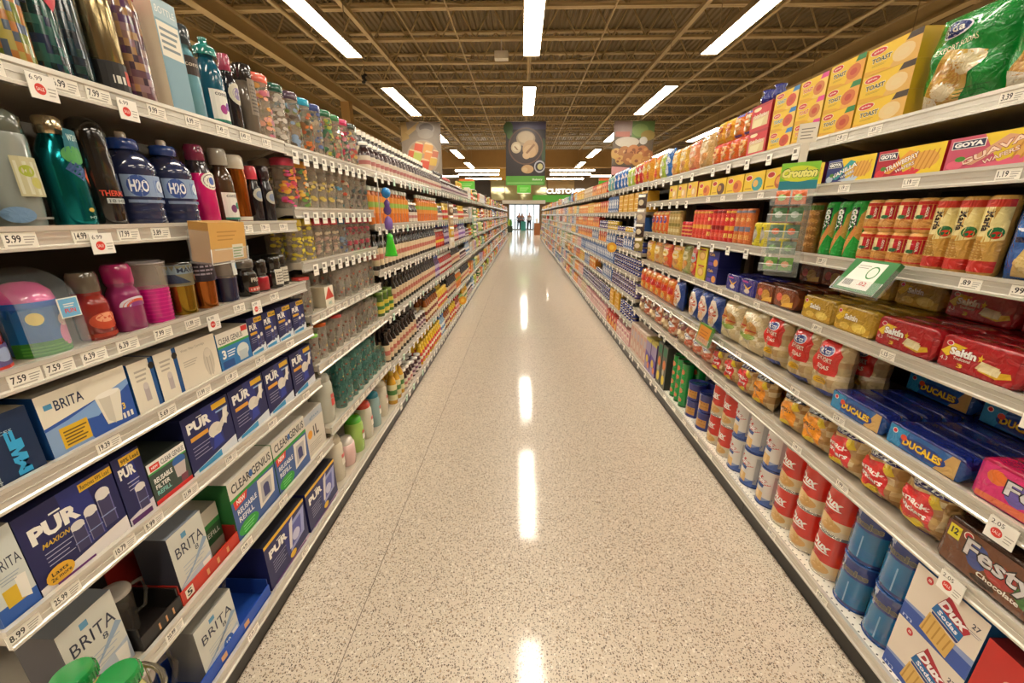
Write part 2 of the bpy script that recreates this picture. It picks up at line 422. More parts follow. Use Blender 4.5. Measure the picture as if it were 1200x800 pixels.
xh = MB().box(-1.62, 1.62, -.14, .14, .02, .09, 'f'*6).mesh('housing', [S_HOUSE])
for s, nm in ((-1, 'left'), (1, 'right')):
    for j, (xo, yy) in enumerate(((3.3, 31.5), (3.5, 34.5), (3.5, 38.5), (7.0, 36.0))):
        t = thing('cross_lamp', 'crosswise strip lamp near the entrance, %s of four on the %s' % (['nearest', 'second', 'third', 'outermost'][j], nm), 'lamp', (s*xo+(.3 if s > 0 else 0), yy, 4.62), group='crosswise lamps by the entrance')
        mobj('lens', xm, t); mobj('housing', xh, t)
        for hx in (-1.2, 1.2): mobj('hanger', MB().tube([(hx, 0, .09), (hx, 0, 6.42-4.62)], .01, 'f'*6, n=5), t, [S_HOUSE])
# steel column, smoke detector, dark speaker clusters
sobj('column', MB().box(-6.35, -6.05, 15.6, 15.9, 0, 5.3, 'f'*6), [S_TAN])
g = MB(); g.box(-.17, .17, -.12, .12, 0, .16, 'f'*6); g.tube([(0, 0, .16), (0, 0, .42)], .02, 'f'*6)
for x, y, w in ((-.55, 11.7, 'left of the middle lamps'), (4.7, 16.5, 'right of the banners')):
    tag(mobj('ceiling_sensor', g, None, [S_WHITE], (x, y, 5.22)), 'small pale box hanging under the joists, %s' % w, 'sensor')
for x, y, w in ((2.85, 8.5, 'by the right lamp'), (-3.9, 8.5, 'by the left lamp'), (-4.6, 13.3, 'above the left shelf end')):
    g = MB()
    for q in range(5): g.lathe([(.02, q*.05), (.06, q*.05+.02), (.05, q*.05+.06)], 'f'*6, n=8, cx=R.uniform(-.05, .05), cy=R.uniform(-.05, .05))
    g.tube([(0, 0, .2), (0, 0, .483)], .01, 'f'*6)
    tag(mobj('cable_cluster', g, None, [S_BLACK], (x, y, 5.15)), 'dark cluster of cables hanging from a joist %s' % w, 'cables')

# ------------------------------------------------------------------ shelving
def prof_y(mb, pts, y0, y1, side, c, m=PAPER):
    """extrude a (dep,z) outline along the aisle"""
    n = len(pts); vs = [(side*d, y0, z) for d, z in pts] + [(side*d, y1, z) for d, z in pts]
    fs = [(i, (i+1) % n, n+(i+1) % n, n+i) for i in range(n)] + [tuple(range(n)), tuple(range(2*n-1, n-1, -1))]
    if side < 0: fs = [tuple(reversed(f)) for f in fs]
    mb.add(vs, fs, c, m)
S_SHELF = simple('shelf_enamel', 'B8AE9C', .38, .1, noise=.05)
S_RAIL = simple('price_rail', 'D9D4C8', .22, .35, noise=.04)
def deck_mat():
    m, n, l, b = new_mat('perforated_deck')
    tc = n.new('ShaderNodeTexCoord'); mp = n.new('ShaderNodeMapping'); mp.inputs['Scale'].default_value = (40, 40, 40); l.new(tc.outputs['Object'], mp.inputs[0])
    fr = n.new('ShaderNodeVectorMath'); fr.operation = 'FRACTION'; l.new(mp.outputs[0], fr.inputs[0])
    sb = n.new('ShaderNodeVectorMath'); sb.operation = 'SUBTRACT'; sb.inputs[1].default_value = (.5, .5, .5); l.new(fr.outputs[0], sb.inputs[0])
    ml = n.new('ShaderNodeVectorMath'); ml.operation = 'MULTIPLY'; ml.inputs[1].default_value = (1, 1, 0); l.new(sb.outputs[0], ml.inputs[0])
    ln = n.new('ShaderNodeVectorMath'); ln.operation = 'LENGTH'; l.new(ml.outputs[0], ln.inputs[0])
    lt = n.new('ShaderNodeMath'); lt.operation = 'LESS_THAN'; lt.inputs[1].default_value = .13; l.new(ln.outputs['Value'], lt.inputs[0])
    mx = n.new('ShaderNodeMix'); mx.data_type = 'RGBA'; mx.inputs[6].default_value = (*lin('E6E0D2'), 1); mx.inputs[7].default_value = (*lin('2A2622'), 1)
    l.new(lt.outputs[0], mx.inputs[0]); l.new(mx.outputs[2], b.inputs['Base Color']); b.inputs['Roughness'].default_value = .4
    return m
S_DECK = deck_mat()
S_PANEL = simple('back_panel', '4A443C', .6, noise=.05)  # darkened: shade deep in the shelves is put into the colour
TAGC = MATS
def price_tag_mesh(txt, w=.055, h=.027, red=False):
    mb = MB(); mb.box(-w/2, w/2, 0, .0015, 0, h, 'F6F1E4')
    a = Art(mb, w, h, boxfn()); a.t(txt, .08, .32, .52, .84, '2A2622', bold=.02); a.lines(.6, .3, .95, .85, 3, '9A948A', .35); a.r(.08, .1, .8, .2, 'B9B2A4')
    return mb.mesh('price_tag')
def hang_tag_mesh(w=.062, h=.058, txt='2.05'):
    mb = MB(); mb.box(-w/2, w/2, 0, .0015, -h*.5, h*.5, 'F8F4EA')
    a = Art(mb, w, h, lambda x, y, o: (x, -o, y-h/2)); a.t(txt, .1, .72, .55, .92, '2A2622'); a.circ(.38, .4, .2, 'D8352A'); a.t('SALE', .24, .33, .52, .47, 'FFF6EC'); a.lines(.65, .2, .95, .6, 3, 'A9A398', .3)
    return mb.mesh('price_tag')
def blank_tag_mesh(c, w=.045, h=.05):
    mb = MB(); mb.box(-w/2, w/2, 0, .0015, -h*.6, h*.4, c)
    a = Art(mb, w, h, lambda x, y, o: (x, -o, y-h*.6)); a.r(.1, .55, .6, .85, '6A645A'); a.r(.1, .3, .9, .36, 'B0A898')
    return mb.mesh('price_tag')
TAGM = {}
def tagm(k):
    if k not in TAGM:
        TAGM[k] = hang_tag_mesh() if k == '@' else hang_tag_mesh(.05, .045, '6.99') if k == '&' else (blank_tag_mesh({'#': 'F6F2E6', '%': 'BFE6D2', '$': 'C8E86A'}[k]) if k in '#%$' else price_tag_mesh(k))
    return TAGM[k]
UNITS = []
def unit(side, Y0, Y1, levels, label, tags=None, auto=None, depth=.5):
    """one gondola bay. levels [(z, dep)] top to bottom, the last is the base deck"""
    Yc = (Y0+Y1)/2; hw = (Y1-Y0)/2-.001
    t = thing('shelving_unit', label, 'shelves', (0, Yc, 0), group='shelving units along the %s of the aisle' % ('left' if side < 0 else 'right'))
    back = levels[0][1]+.47
    g = MB(); X0, X1 = sorted((side*back, side*(back+.03))); g.box(X0, X1, -hw, hw, 0, levels[0][0]+.12, 'f'*6); mobj('back_panel', g, t, [S_PANEL])
    for yy in (-hw+.015, hw-.015):
        X0, X1 = sorted((side*(back-.03), side*back)); g = MB().box(X0, X1, yy-.014, yy+.014, .1, levels[0][0]+.1, 'f'*6); mobj('upright', g, t, [S_SHELF])
    zb, db = levels[-1]
    X0, X1 = sorted((side*(db+.03), side*back)); mobj('kick_plate', MB().box(X0, X1, -hw, hw, 0, zb-.035, 'f'*6), t, [S_BLACK])
    for i, (z, d) in enumerate(levels):
        base = i == len(levels)-1
        g = MB(); X0, X1 = sorted((side*(d+.012), side*(back-.03)))
        g.box(X0, X1, -hw, hw, z-.028, z, 'f'*6)
        if not base:
            for yy in (-hw+.004, hw-.004):
                vs = []
                for q in (-.003, .003):
                    vs += [(side*(back-.03), yy+q, z-.028), (side*(d+.05), yy+q, z-.028), (side*(d+.1), yy+q, z-.045), (side*(back-.03), yy+q, z-.12)]
                g.add(vs, [(0,1,2,3), (7,6,5,4), (0,4,5,1), (1,5,6,2), (2,6,7,3), (3,7,4,0)], 'f'*6)
        sh = mobj('base_deck' if base else 'shelf', g, t, [S_DECK if (base and side > 0) else S_SHELF])
        g = MB(); prof_y(g, [(d, z+.006), (d, z-.003), (d+.004, z-.006), (d+.004, z-.031), (d, z-.034), (d, z-.040), (d+.012, z-.040), (d+.012, z+.006)], -hw, hw, side, 'f'*6)
        prof_y(g, [(d+.0025, z-.017), (d+.0025, z-.019), (d+.004, z-.019), (d+.004, z-.017)], -hw, hw, side, 'f'*6)
        rl = mobj('price_rail', g, sh, [S_RAIL])
        tl = (tags or {}).get(i)
        if tl is None and auto:
            n = auto; tl = [(Y0 + (Y1-Y0)*(q+.5+R.uniform(-.25, .25))/n, R.choice('####%' if side < 0 else '####')) for q in range(n)]
        for yy, kx in (tl or []):
            hang = kx in '@#%$&'
            o = link(bpy.data.objects.new('price_tag', tagm(kx))); o.parent = sh
            o.location = (side*(d+.0022 if not hang else d-.004), yy-Yc, z-.0325 if not hang else z-.035)
            o.rotation_euler = (0, 0, PI/2 if side < 0 else -PI/2)
    return t
UL = [(1.775, .95), (1.474, .95), (1.22, .95), (1.013, .95), (.757, .95), (.44, .935), (.14, .92)]
UL2 = [(1.77, .95), (1.527, .95), (1.30, .95), (1.06, .95), (.82, .95), (.49, .935), (.14, .92)]
UL3 = [(1.77, .95), (1.44, .95), (1.14, .95), (.82, .95), (.46, .94), (.14, .92)]
UR = [(1.797, 1.20), (1.615, 1.20), (1.343, 1.20), (1.08, 1.20), (.80, 1.17), (.585, 1.16), (.14, 1.14)]
UR3 = [(1.80, 1.19), (1.53, 1.19), (1.315, 1.19), (1.13, 1.19), (.89, 1.18), (.66, 1.17), (.40, 1.155), (.14, 1.14)]
tl = {0: [(.8, '6.99'), (.88, '&'), (.93, '6.99'), (1.0, '7.99'), (1.06, '&'), (1.15, '9.99'), (1.27, '6.99'), (1.39, '7.49'), (1.5, '8.49'), (1.62, '6.99')],
      1: [(.76, '5.99'), (.88, '14.99'), (.905, '&'), (.98, '17.99'), (1.07, '3.89'), (1.33, '9.99'), (1.42, '12.99'), (1.52, '7.99'), (1.64, '9.99')],
      2: [(.6, '7.59'), (.69, '7.59'), (.75, '7.59'), (.82, '6.39'), (.9, '6.39'), (1.0, '7.99'), (1.1, '11.99'), (1.17, '&'), (1.3, '11.99'), (1.38, '&'), (1.5, '9.99')],
      3: [(.79, '19.39'), (.95, '5.69'), (1.08, '11.99'), (1.2, '11.49'), (1.35, '12.99'), (1.55, '10.99')],
      4: [(.545, '8.99'), (.62, '25.99'), (.75, '10.79'), (.83, '5.99'), (.95, '21.99'), (1.12, '17.99'), (1.35, '19.99'), (1.6, '15.99')],
      5: [(.78, '20.99'), (1.08, '14.99'), (1.3, '31.99'), (1.6, '29.99')], 6: [(1.0, '21.99'), (1.35, '18.99')]}
unit(-1, .52, 1.74, UL, 'grey metal shelving nearest on the left, bottles above and boxed water filters below', tl)
t2 = {i: [(1.80+.085*q+(i*.017), '#' if i in (0, 1, 2) else '%.2f' % (3.39+q*.5)) for q in range(10)] for i in range(6)}
unit(-1, 1.74, 2.68, UL2, 'second shelving unit on the left, holding rows of clear tumblers', t2)
YL = [2.68]
while YL[-1] < 27: YL.append(YL[-1]+1.22)
names = ['third', 'fourth', 'fifth', 'sixth', 'seventh', 'eighth', 'ninth', 'tenth', 'eleventh', 'twelfth', 'thirteenth', 'fourteenth', 'fifteenth', 'sixteenth', 'seventeenth', 'eighteenth', 'nineteenth', 'twentieth', 'twenty-first', 'twenty-second', 'twenty-third']
for i in range(len(YL)-1): unit(-1, YL[i], YL[i+1], UL3, '%s shelving unit from the camera on the left of the aisle' % names[i], auto=9 if i < 4 else (5 if i < 9 else 0))
tr = {0: [(1.15, '3.39'), (1.55, '1.69'), (1.7, '2.49')], 1: [(1.1, '1.19'), (1.36, '1.19'), (1.63, '1.19')],
      2: [(.98, '.99'), (1.1, '.89'), (1.36, '.99'), (1.66, '1.09')],
      3: [(.86, '2.05'), (.855, '@'), (1.27, '1.15'), (1.6, '1.69')], 4: [(.82, '2.05'), (.815, '@'), (1.35, '2.19'), (1.6, '1.89')],
      5: [(.86, '2.05'), (.855, '@'), (1.25, '1.99'), (1.5, '2.39')], 6: [(.85, '4.49'), (.84, '@'), (1.18, '4.99'), (1.5, '3.99')]}
unit(1, .53, 1.77, UR, 'grey metal shelving nearest on the right, holding crackers, wafers and biscuit tins', tr)
t3 = {i: [(1.95+.2*q+.03*i, '#' if i in (0, 2) else '2.%d9' % ((q*3+i) % 10)) for q in range(5)] for i in range(7)}
unit(1, 1.77, 2.99, UR, 'second shelving unit from the camera on the right', t3)
unit(1, 2.99, 4.12, UR, 'third shelving unit from the camera on the right, holding cookie pouches', auto=6)
YR = [4.12]
while YR[-1] < 26: YR.append(YR[-1]+1.22)
for i in range(len(YR)-1): unit(1, YR[i], YR[i+1], UR3, '%s shelving unit from the camera on the right of the aisle' % names[i+1], auto=6 if i < 4 else (4 if i < 8 else 0))
# ------------------------------------------------------------------ products: left, nearest unit
NAVY = '1B1F55'; YELB = 'E8B92E'; WH = 'F4F1E8'
def bottle_k(name, desc, r, h, body, cap, capr=None, caph=.03, neck=.55, lab=None, bmat=GLOSS, cmat=GLOSS, art=None, n=22, prof=None, cap_name='cap', capprof=None, cat='bottle', single=False, lab_mat=PAPER, bcol=None):
    """round bottle: body up to a shoulder, neck, cap. lab=(z0,z1,colour)"""
    capr = capr or r*neck*1.12
    b = MB(); sh = h-caph
    p = prof or [(r*.93, 0), (r, .006), (r, sh*.72), (r*.96, sh*.80), (r*.75, sh*.92), (r*neck, sh*.97), (r*neck, sh)]
    b.lathe(p, bcol or body, bmat, n, 0, r)
    if lab:
        z0, z1, c = lab[:3]; b.lathe([(r+.0006, z0), (r+.0006, z1)], c, lab_mat, n, 0, r, False, False)
    if art: art(cyl_art(b, r, 0, h, PAPER, .5))
    c = b if single else MB()
    cp = capprof or [(capr*.96, 0), (capr, .003), (capr, caph*.8), (capr*.85, caph)]
    c.lathe([(q, z+sh) for q, z in cp], cap, cmat, max(12, n-6), 0, r)
    if single: return Kind(name, cat, desc, [(name, b)], 2*r, h, 2*r)
    return Kind(name, cat, desc, [('body', b), (cap_name, c)], 2*r, h, 2*r)
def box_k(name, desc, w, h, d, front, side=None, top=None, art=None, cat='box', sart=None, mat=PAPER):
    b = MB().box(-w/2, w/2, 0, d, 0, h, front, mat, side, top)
    if art: art(box_art(b, w, h, mat))
    if sart:
        for s in (-1, 1): sart(side_art(b, w, d, h, s, mat))
    return Kind(name, cat, desc, [(name, b)], w, h, d)
J = lambda lo, hi: R.uniform(lo, hi)
F1 = lambda a, b: (a+b)/2      # middle of a facing
# --- hydration bottles
MOS = ['8E7A22', '2E6A5A', 'A8562A', '2B3F7A', '6A2A4A', '7A8A2A', 'B0A070', '3A2A30', '9AA8A0']
def mosaic(name, desc, pal, cap, tagc=None, h=.27, r=.033):
    rr = random.Random(name+desc)
    pr = [(r*.94, 0), (r, .008)] + [(r, .008+.0165*(k+1)) for k in range(12)] + [(r*.8, h-.045)]
    col = [[rr.choice(pal) for _ in range(22)] for _ in range(16)]
    b = MB(); b.lathe(pr, lambda i, k: col[i][k], GLOSS, 22, 0, r)
    c = MB(); c.lathe([(r*.9, h-.05), (r*.95, h-.045), (r*.95, h-.01), (r*.6, h)], cap, GLOSS, 18, 0, r)
    parts = [('body', b), ('lid', c)]
    if tagc:
        t = MB(); f = cylfn(r+.006); a = Art(t, .05, .1, lambda x, y, o: f(x+.004, y+h-.155, o+.002), PAPER, cell=.01)
        tagc(a); parts.append(('paper_tag', t))
    return Kind(name, 'bottle', desc, parts, 2*r, h, 2*r)
def tag_dark(a): a.e(.5, .5, .5, .38, '3A3226'); a.e(.5, .5, .36, .26, '4C4434'); a.t('e', .4, .4, .6, .6, '7FB08A')
def tag_red(a): a.quad([(.1, .35), (.5, .05), (1, .45), (.5, 1)], 'C93A48'); a.e(.55, .85, .3, .15, '5FA84A'); a.e(.52, .4, .12, .12, 'E8C88A')
KB = {}
KB['mos1'] = mosaic('water_bottle', 'bottle patterned with a multicoloured mosaic, olive and orange patches', MOS, '5A4E36', tag_dark)
KB['mos2'] = mosaic('water_bottle', 'olive and rust mosaic patterned bottle with a long white glare', ['8E7A22', 'A89A52', '6E7A2A', 'B0743A', '4E5A6A'], '6A5A3A')
KB['teal1'] = mosaic('water_bottle', 'dark teal speckled bottle under a red and green paper tag', ['12302E', '1B4742', '0E2226', '24524A', '1A2A44', '2C5A50'], '22302C', tag_red)
KB['teal2'] = mosaic('water_bottle', 'very dark speckled teal bottle beside the steel bottle', ['10242A', '1B3A44', '0E1A22', '1A2A3A', '203A34'], '1A2226')
def steel_art(a): a.r(.0, .02, 1, .25, '1C1816'); a.r(.55, .09, .85, .2, 'C8402E'); a.r(.3, .09, .52, .15, 'D8D4C8')
KB['steel'] = bottle_k('water_bottle', 'brushed champagne steel bottle with a black and red band', .035, .28, 'A8966E', '2A2420', capr=.026, bmat=METAL, art=steel_art)
KB['tribal'] = mosaic('water_bottle', 'purple and copper swirl patterned bottle with a pink lid', ['6A4A52', '8A6A62', '5A3A5E', 'A8825A', '4A3A44', '94747A'], 'C8385E', None, .285, .036)
def bwbox(a): a.r(0, .82, 1, 1, 'A9C4CE'); a.r(.05, .5, .95, .8, 'E9E4D4'); a.lines(.12, .56, .9, .78, 4, '7C8A8E'); a.r(.05, .02, .95, .48, '7FA3B2'); a.t('BOTTLE', .1, .87, .9, .93, 'F4F4EE')
KB['bbox'] = box_k('bottle_carton', 'tall pale blue and cream bottle carton', .078, .27, .08, '7FA3B2', 'DCCFB4', 'DCCFB4', bwbox, 'carton')
def contigo(c1, c2): 
    def f(a): a.r(.12, .05, .88, .42, 'E9E6DC'); a.t('contigo', .25, .34, .75, .40, '2A2A30', .01); a.e(.42, .2, .1, .055, c1); a.e(.58, .24, .09, .05, c2); a.r(.12, .05, .88, .08, '1F7A64')
    return f
KB['ctg_teal'] = bottle_k('water_bottle', 'blue-green clear bottle with a white sleeve and purple dots', .036, .25, '14566E', '2A8078', capr=.03, caph=.05, art=contigo('A02E7E', '7A3EA0'), capprof=[(.031, 0), (.032, .02), (.02, .03), (.012, .032), (.012, .05)])
KB['ctg_blue'] = bottle_k('water_bottle', 'pale blue translucent bottle with a dark hanging tag', .03, .25, '6FA4B4', '3A4248', capr=.024, caph=.05, art=lambda a: (a.r(.1, .48, .9, .68, '33261E'), a.t('contigo', .2, .56, .8, .62, 'DDD2BE')))
KB['dark'] = bottle_k('water_bottle', 'black glossy bottle with a round grey label', .028, .235, '1C1A22', 'A8405A', capr=.018, caph=.05, art=lambda a: (a.e(.5, .5, .34, .14, 'CFCBB8'), a.e(.5, .5, .2, .08, '8C7EA8')))
KB['smoke'] = bottle_k('water_bottle', 'smoky grey translucent bottle with a dark dome lid', .034, .23, '6E6458', '2E2A28', capr=.03, caph=.055, neck=.85, art=lambda a: (a.r(.3, .3, .75, .8, '8E8272'), a.lines(.35, .35, .7, .75, 8, '5A5046')))
# --- second shelf
def shaker_art(a): a.r(.38, .28, .74, .62, 'B9B48E'); a.r(.40, .3, .72, .58, 'C9C9B0'); a.e(.52, .5, .09, .05, '9AA62A'); a.e(.6, .4, .07, .05, 'B9B45A'); a.e(.3, .12, .16, .07, '6F8FB0'); a.r(.45, .08, .85, .1, '8A8880')
KB['shaker'] = bottle_k('protein_shaker', 'frosted grey shaker with a looped lid and lime picture label', .048, .215, '8C938E', '5C6258', capr=.046, caph=.04, neck=.95, prof=[(.038, 0), (.04, .01), (.048, .165), (.047, .175)], art=shaker_art, cap_name='lid', cat='shaker')
KB['shaker2'] = bottle_k('protein_shaker', 'pale shaker cut off by the left edge of the photo', .044, .2, 'A9ABA0', '767A70', capr=.042, caph=.04, neck=.95, cap_name='lid', cat='shaker')
def teal_tag(a): a.quad([(.2, .62), (.85, .6), (.8, .98), (.3, 1)], '1E6A7A'); a.e(.45, .6, .36, .14, '4C9A52'); a.t('wave', .35, .82, .75, .92, 'CFE6E0'); a.quad([(.1, .38), (.5, .2), (.75, .36), (.3, .52)], '2E4A7E'); a.quad([(.6, .28), (.85, .1), (1, .35), (.8, .45)], 'D8643A')
def flask():
    b = MB(); r, h = .036, .222
    b.lathe([(r*.93, 0), (r, .006), (r, .13), (r*.93, .15), (r*.72, .172), (r*.55, .185), (r*.55, .19)], '12797E', METAL, 26, 0, r)
    f = cylfn(r); a = cyl_art(b, r, 0, .13); a.e(.55, .28, .06, .035, 'C8B04A'); a.t('H2', .48, .14, .62, .18, 'A8C8C0')
    c = MB(); c.lathe([(.0215, .188), (.0225, .19), (.0225, .218), (.019, .222)], 'C8B898', METAL, 18, 0, r)
    t = MB(); f2 = cylfn(r+.004); ta = Art(t, .07, .13, lambda x, y, o: f2(x+.008, y+.07, o), PAPER, cell=.012); teal_tag(ta)
    return Kind('steel_flask', 'flask', 'metallic teal flask with a blue, green and orange paper tag', [('body', b), ('cap', c), ('paper_tag', t)], 2*r, h, 2*r)
KB['flask'] = flask()
KB['thermos'] = bottle_k('vacuum_bottle', 'black insulated bottle with red lettering and a flip lid', .035, .235, '1E1B19', '15130F', capr=.032, caph=.06, neck=.85, cap_name='lid', prof=[(.033, 0), (.035, .006), (.035, .15), (.033, .165), (.0335, .175)],
    art=lambda a: (a.t('THERMOS', .22, .29, .8, .345, 'D2452A', .03), a.r(.3, .22, .78, .27, 'B8C0C0'), a.t('18 HRS', .34, .228, .74, .262, '3A4044')), capprof=[(.034, 0), (.034, .03), (.03, .052), (.018, .06)])
def jug():
    b = MB(); r = .056; pr = [(r*.9, 0), (r, .008)]
    for k in range(3): pr += [(r, .02+.018*k), (r*.96, .027+.018*k), (r, .034+.018*k)]
    pr += [(r, .12), (r*.96, .125), (r, .132), (r*.95, .15), (r*.7, .172), (r*.42, .182), (r*.42, .186)]
    b.lathe(pr, '262E50', GLOSS, 28, 0, r)
    a = cyl_art(b, r, 0, .186); a.r(.12, .38, .92, .66, '8CA2C4'); a.e(.3, .52, .13, .14, '2C4C94'); a.t('H2O', .2, .44, .42, .6, 'F2F4F8', .03); a.r(.5, .44, .9, .6, '5E78B0'); a.e(.62, .52, .08, .08, 'D8E4F0'); a.e(.8, .52, .08, .08, 'C0D2E8'); a.r(.15, .3, .9, .34, '7D8FAE')
    c = MB(); c.lathe([(.029, .184), (.031, .186), (.031, .206), (.027, .21)], '21479A', GLOSS, 18, 0, r)
    sp = MB(); sp.lathe([(.012, .209), (.012, .222), (.009, .226)], 'D0C4B4', GLOSS, 12, 0, r)
    return Kind('water_jug', 'jug', 'ribbed dark blue sports jug with a blue screw cap', [('body', b), ('cap', c), ('spout', sp)], 2*r, .226, 2*r)
KB['jug'] = jug()
KB['pinkb'] = bottle_k('water_bottle', 'bottle in a hot pink sleeve with a white oval badge', .037, .23, 'D01468', '8A2A50', capr=.026, caph=.045, neck=.7, bcol=['D01468']*3+['3A3238']*3, art=lambda a: (a.e(.5, .55, .26, .11, 'EFEBDD'), a.e(.5, .55, .22, .09, '8A7A80'), a.e(.5, .55, .19, .075, 'F2EEE2'), a.e(.5, .55, .08, .05, '3F62B0')))
KB['ctg_br'] = bottle_k('water_bottle', 'smoke brown bottle with a white sleeve and a green hexagon', .032, .23, '4A3626', 'A8A294', capr=.027, caph=.05, art=contigo('7A3A66', '1F8A6A'))
def copper():
    b = MB(); b.lathe([(.033, 0), (.035, .006), (.036, .15), (.034, .18)], 'A85E22', METAL, 24, 0, .036)
    b.lathe([(.0345, 0), (.0358, .02)], 'E3DCCB', PAPER, 24, 0, .036, False, False)
    c = MB(); c.lathe([(.035, .178), (.036, .18), (.036, .215), (.03, .222)], 'E0D8C6', GLOSS, 20, 0, .036)
    s = MB(); s.box(-.04, .04, -.001, .0, .06, .235, 'DCD4BE'); a = Art(s, .08, .17, lambda x, y, o: (x, -.001-o, .062+y)); a.r(.55, .55, .95, .75, 'C9C2AE'); a.r(.55, .2, .95, .3, 'E0762C'); a.r(.55, .3, .95, .4, '3E7CB0'); a.r(.02, .02, .5, .75, 'B06A26')
    return Kind('copper_bottle', 'bottle', 'copper coloured bottle standing in an open card sleeve', [('body', b), ('cap', c)], .074, .22, .074)
KB['copper'] = copper()
KB['blk_pink'] = bottle_k('water_bottle', 'black shiny bottle with a coral cap', .026, .195, '1E1A20', 'E2485C', capr=.022, caph=.045, neck=.7, art=lambda a: (a.e(.5, .5, .32, .12, 'B8B4A4'), a.e(.5, .5, .2, .07, '7C8CA8')))
KB['blk2'] = bottle_k('water_bottle', 'black shiny bottle with a dark cap and grey badge', .026, .2, '1E1A20', '33262C', capr=.022, caph=.045, neck=.7, art=lambda a: (a.e(.5, .45, .32, .12, 'B8B4A4'), a.e(.5, .45, .2, .07, '7C8CA8')))
# --- third shelf: cups and tumblers (plain generic pictures instead of characters)
def cup_k(name, desc, r0, r1, h, c, lid, lidh, mat=GLOSS, bands=None, art=None, extra=None, cat='cup', n=26, clear_top=None):
    b = MB(); r = r1
    if clear_top:
        z = h*clear_top; b.lathe([(r0, 0), (r0+(r1-r0)*clear_top, z)], c, mat, n, 0, r, True, False)
        for q in range(9 if bands else 0): b.lathe([(r0+(r1-r0)*clear_top*(q+.5)/9+.0015, z*(q+.3)/9), (r0+(r1-r0)*clear_top*(q+.5)/9+.0015, z*(q+.6)/9)], bands, mat, n, 0, r, False, False)
        t = MB(); t.lathe([(r0+(r1-r0)*clear_top, z), (r1, h-lidh)], 'CFC2B4', CLEAR, n, 0, r, False, False); parts = [('body', b), ('clear_wall', t)]
    else:
        b.lathe([(r0*.96, 0), (r0, .005), (r1, h-lidh)], c, mat, n, 0, r); parts = [('body', b)]
    if art: art(cyl_art(b, (r0+r1)/2+.0012, 0, h, PAPER, .5))
    l = MB(); l.lathe([(r1, h-lidh), (r1*1.03, h-lidh+.003), (r1*1.0, h-.006), (r1*.75, h)] if lidh < .03 else [(r1, h-lidh), (r1*1.02, h-lidh+.01), (r1*.93, h-lidh*.45), (r1*.6, h-lidh*.12), (r1*.2, h)], lid, mat, n, 0, r); parts.append(('lid', l))
    if extra: parts.append(extra)
    return Kind(name, cat, desc, parts, 2*r1, h, 2*r1)
def red_art(a): a.r(0, .05, 1, .33, '5A4E86'); a.e(.35, .2, .13, .09, '9AA8C8'); a.e(.65, .2, .13, .09, '9AA8C8'); a.e(.3, .5, .2, .13, 'D08A4A'); a.r(0, .02, 1, .06, 'C83A2A')
KB['cup_red'] = cup_k('kids_cup', 'red children\'s cup with a blue dome and white rim', .046, .05, .15, 'C23A26', '3F7EC4', .05, art=red_art)
def canister():
    r = .047; b = MB(); b.lathe([(r*.9, 0), (r*.92, .004), (r, .1)], ['1E5A2A', '1E5FA8'], GLOSS, 28, 0, r)
    a = cyl_art(b, r*.975, 0, .1); a.r(0, .0, 1, .3, '3A8A2A'); a.r(0, .3, 1, 1, '1668A4'); a.e(.33, .78, .09, .13, 'E8D26A'); a.e(.68, .38, .13, .26, 'E08AB0'); a.e(.68, .68, .1, .14, 'E9D9D0'); a.lines(.1, .05, .9, .25, 3, '5AA83A')
    l = MB(); l.lathe([(r, .1), (r*1.02, .102), (r*1.02, .112)], '2A6FC0', GLOSS, 28, 0, r); l.lathe([(r*.98, .112), (r*.9, .13), (r*.6, .146), (r*.2, .151)], 'E458A0', GLOSS, 28, 0, r)
    d = MB(); W = .056
    d.box(-W, W, -.006, -.0055, .0, .1, 'D8E0E4', SHELL)
    vs = []; 
    for k in range(9):
        t = PI*.5*k/8; vs += [(W, r*2.1-(r*2.1+.006)*math.sin(t), .1+.075*math.cos(t)+.0), (-W, r*2.1-(r*2.1+.006)*math.sin(t), .1+.075*math.cos(t))]
    d.add(vs, [(2*k, 2*k+1, 2*k+3, 2*k+2) for k in range(8)], 'D8E0E4', SHELL)
    t = MB(); t.box(.012, .052, -.009, -.0075, .07, .112, 'F2EEE4'); a = Art(t, .036, .038, lambda x, y, o: (x+.032, -.009-o, y+.072)); a.r(0, 0, 1, 1, '6FB0D8'); a.t('FUN', .2, .2, .8, .45, 'D8484A', .03); a.lines(.2, .55, .8, .8, 2, 'E8E4DA')
    return Kind('snack_canister', 'canister', 'blue and green children\'s canister under a pink dome in clear packaging', [('body', b), ('lid', l), ('clear_shell', d), ('card_tag', t)], .112, .175, .11)
KB['canister'] = canister()
def otag():
    t = MB(); t.box(-.03, .03, -.004, -.002, 0, .055, 'E8602A'); a = Art(t, .06, .055, lambda x, y, o: (x, -.004-o, y)); a.lines(.2, .25, .8, .75, 3, 'F8D8BE', .5)
    return t
KB['redb'] = bottle_k('kids_bottle', 'dark red glossy children\'s bottle with a grey lid', .034, .155, '8A241E', '6A6052', capr=.028, caph=.045, neck=.8, cap_name='lid', art=lambda a: (a.e(.5, .28, .32, .13, 'C84A2A'), a.e(.5, .33, .2, .07, 'E8A07A'), a.r(.1, .04, .9, .1, 'A83A26')))
KB['purpb'] = bottle_k('kids_bottle', 'magenta translucent children\'s bottle with a rainbow sticker', .034, .165, '8A2A5E', 'A81E62', capr=.03, caph=.045, neck=.85, cap_name='lid', art=lambda a: (a.e(.5, .38, .36, .14, 'D8D0DC', a0=0, a1=PI), a.e(.5, .38, .3, .11, 'D05A3A', a0=0, a1=PI), a.e(.5, .38, .2, .07, '8A3A7E', a0=0, a1=PI)))
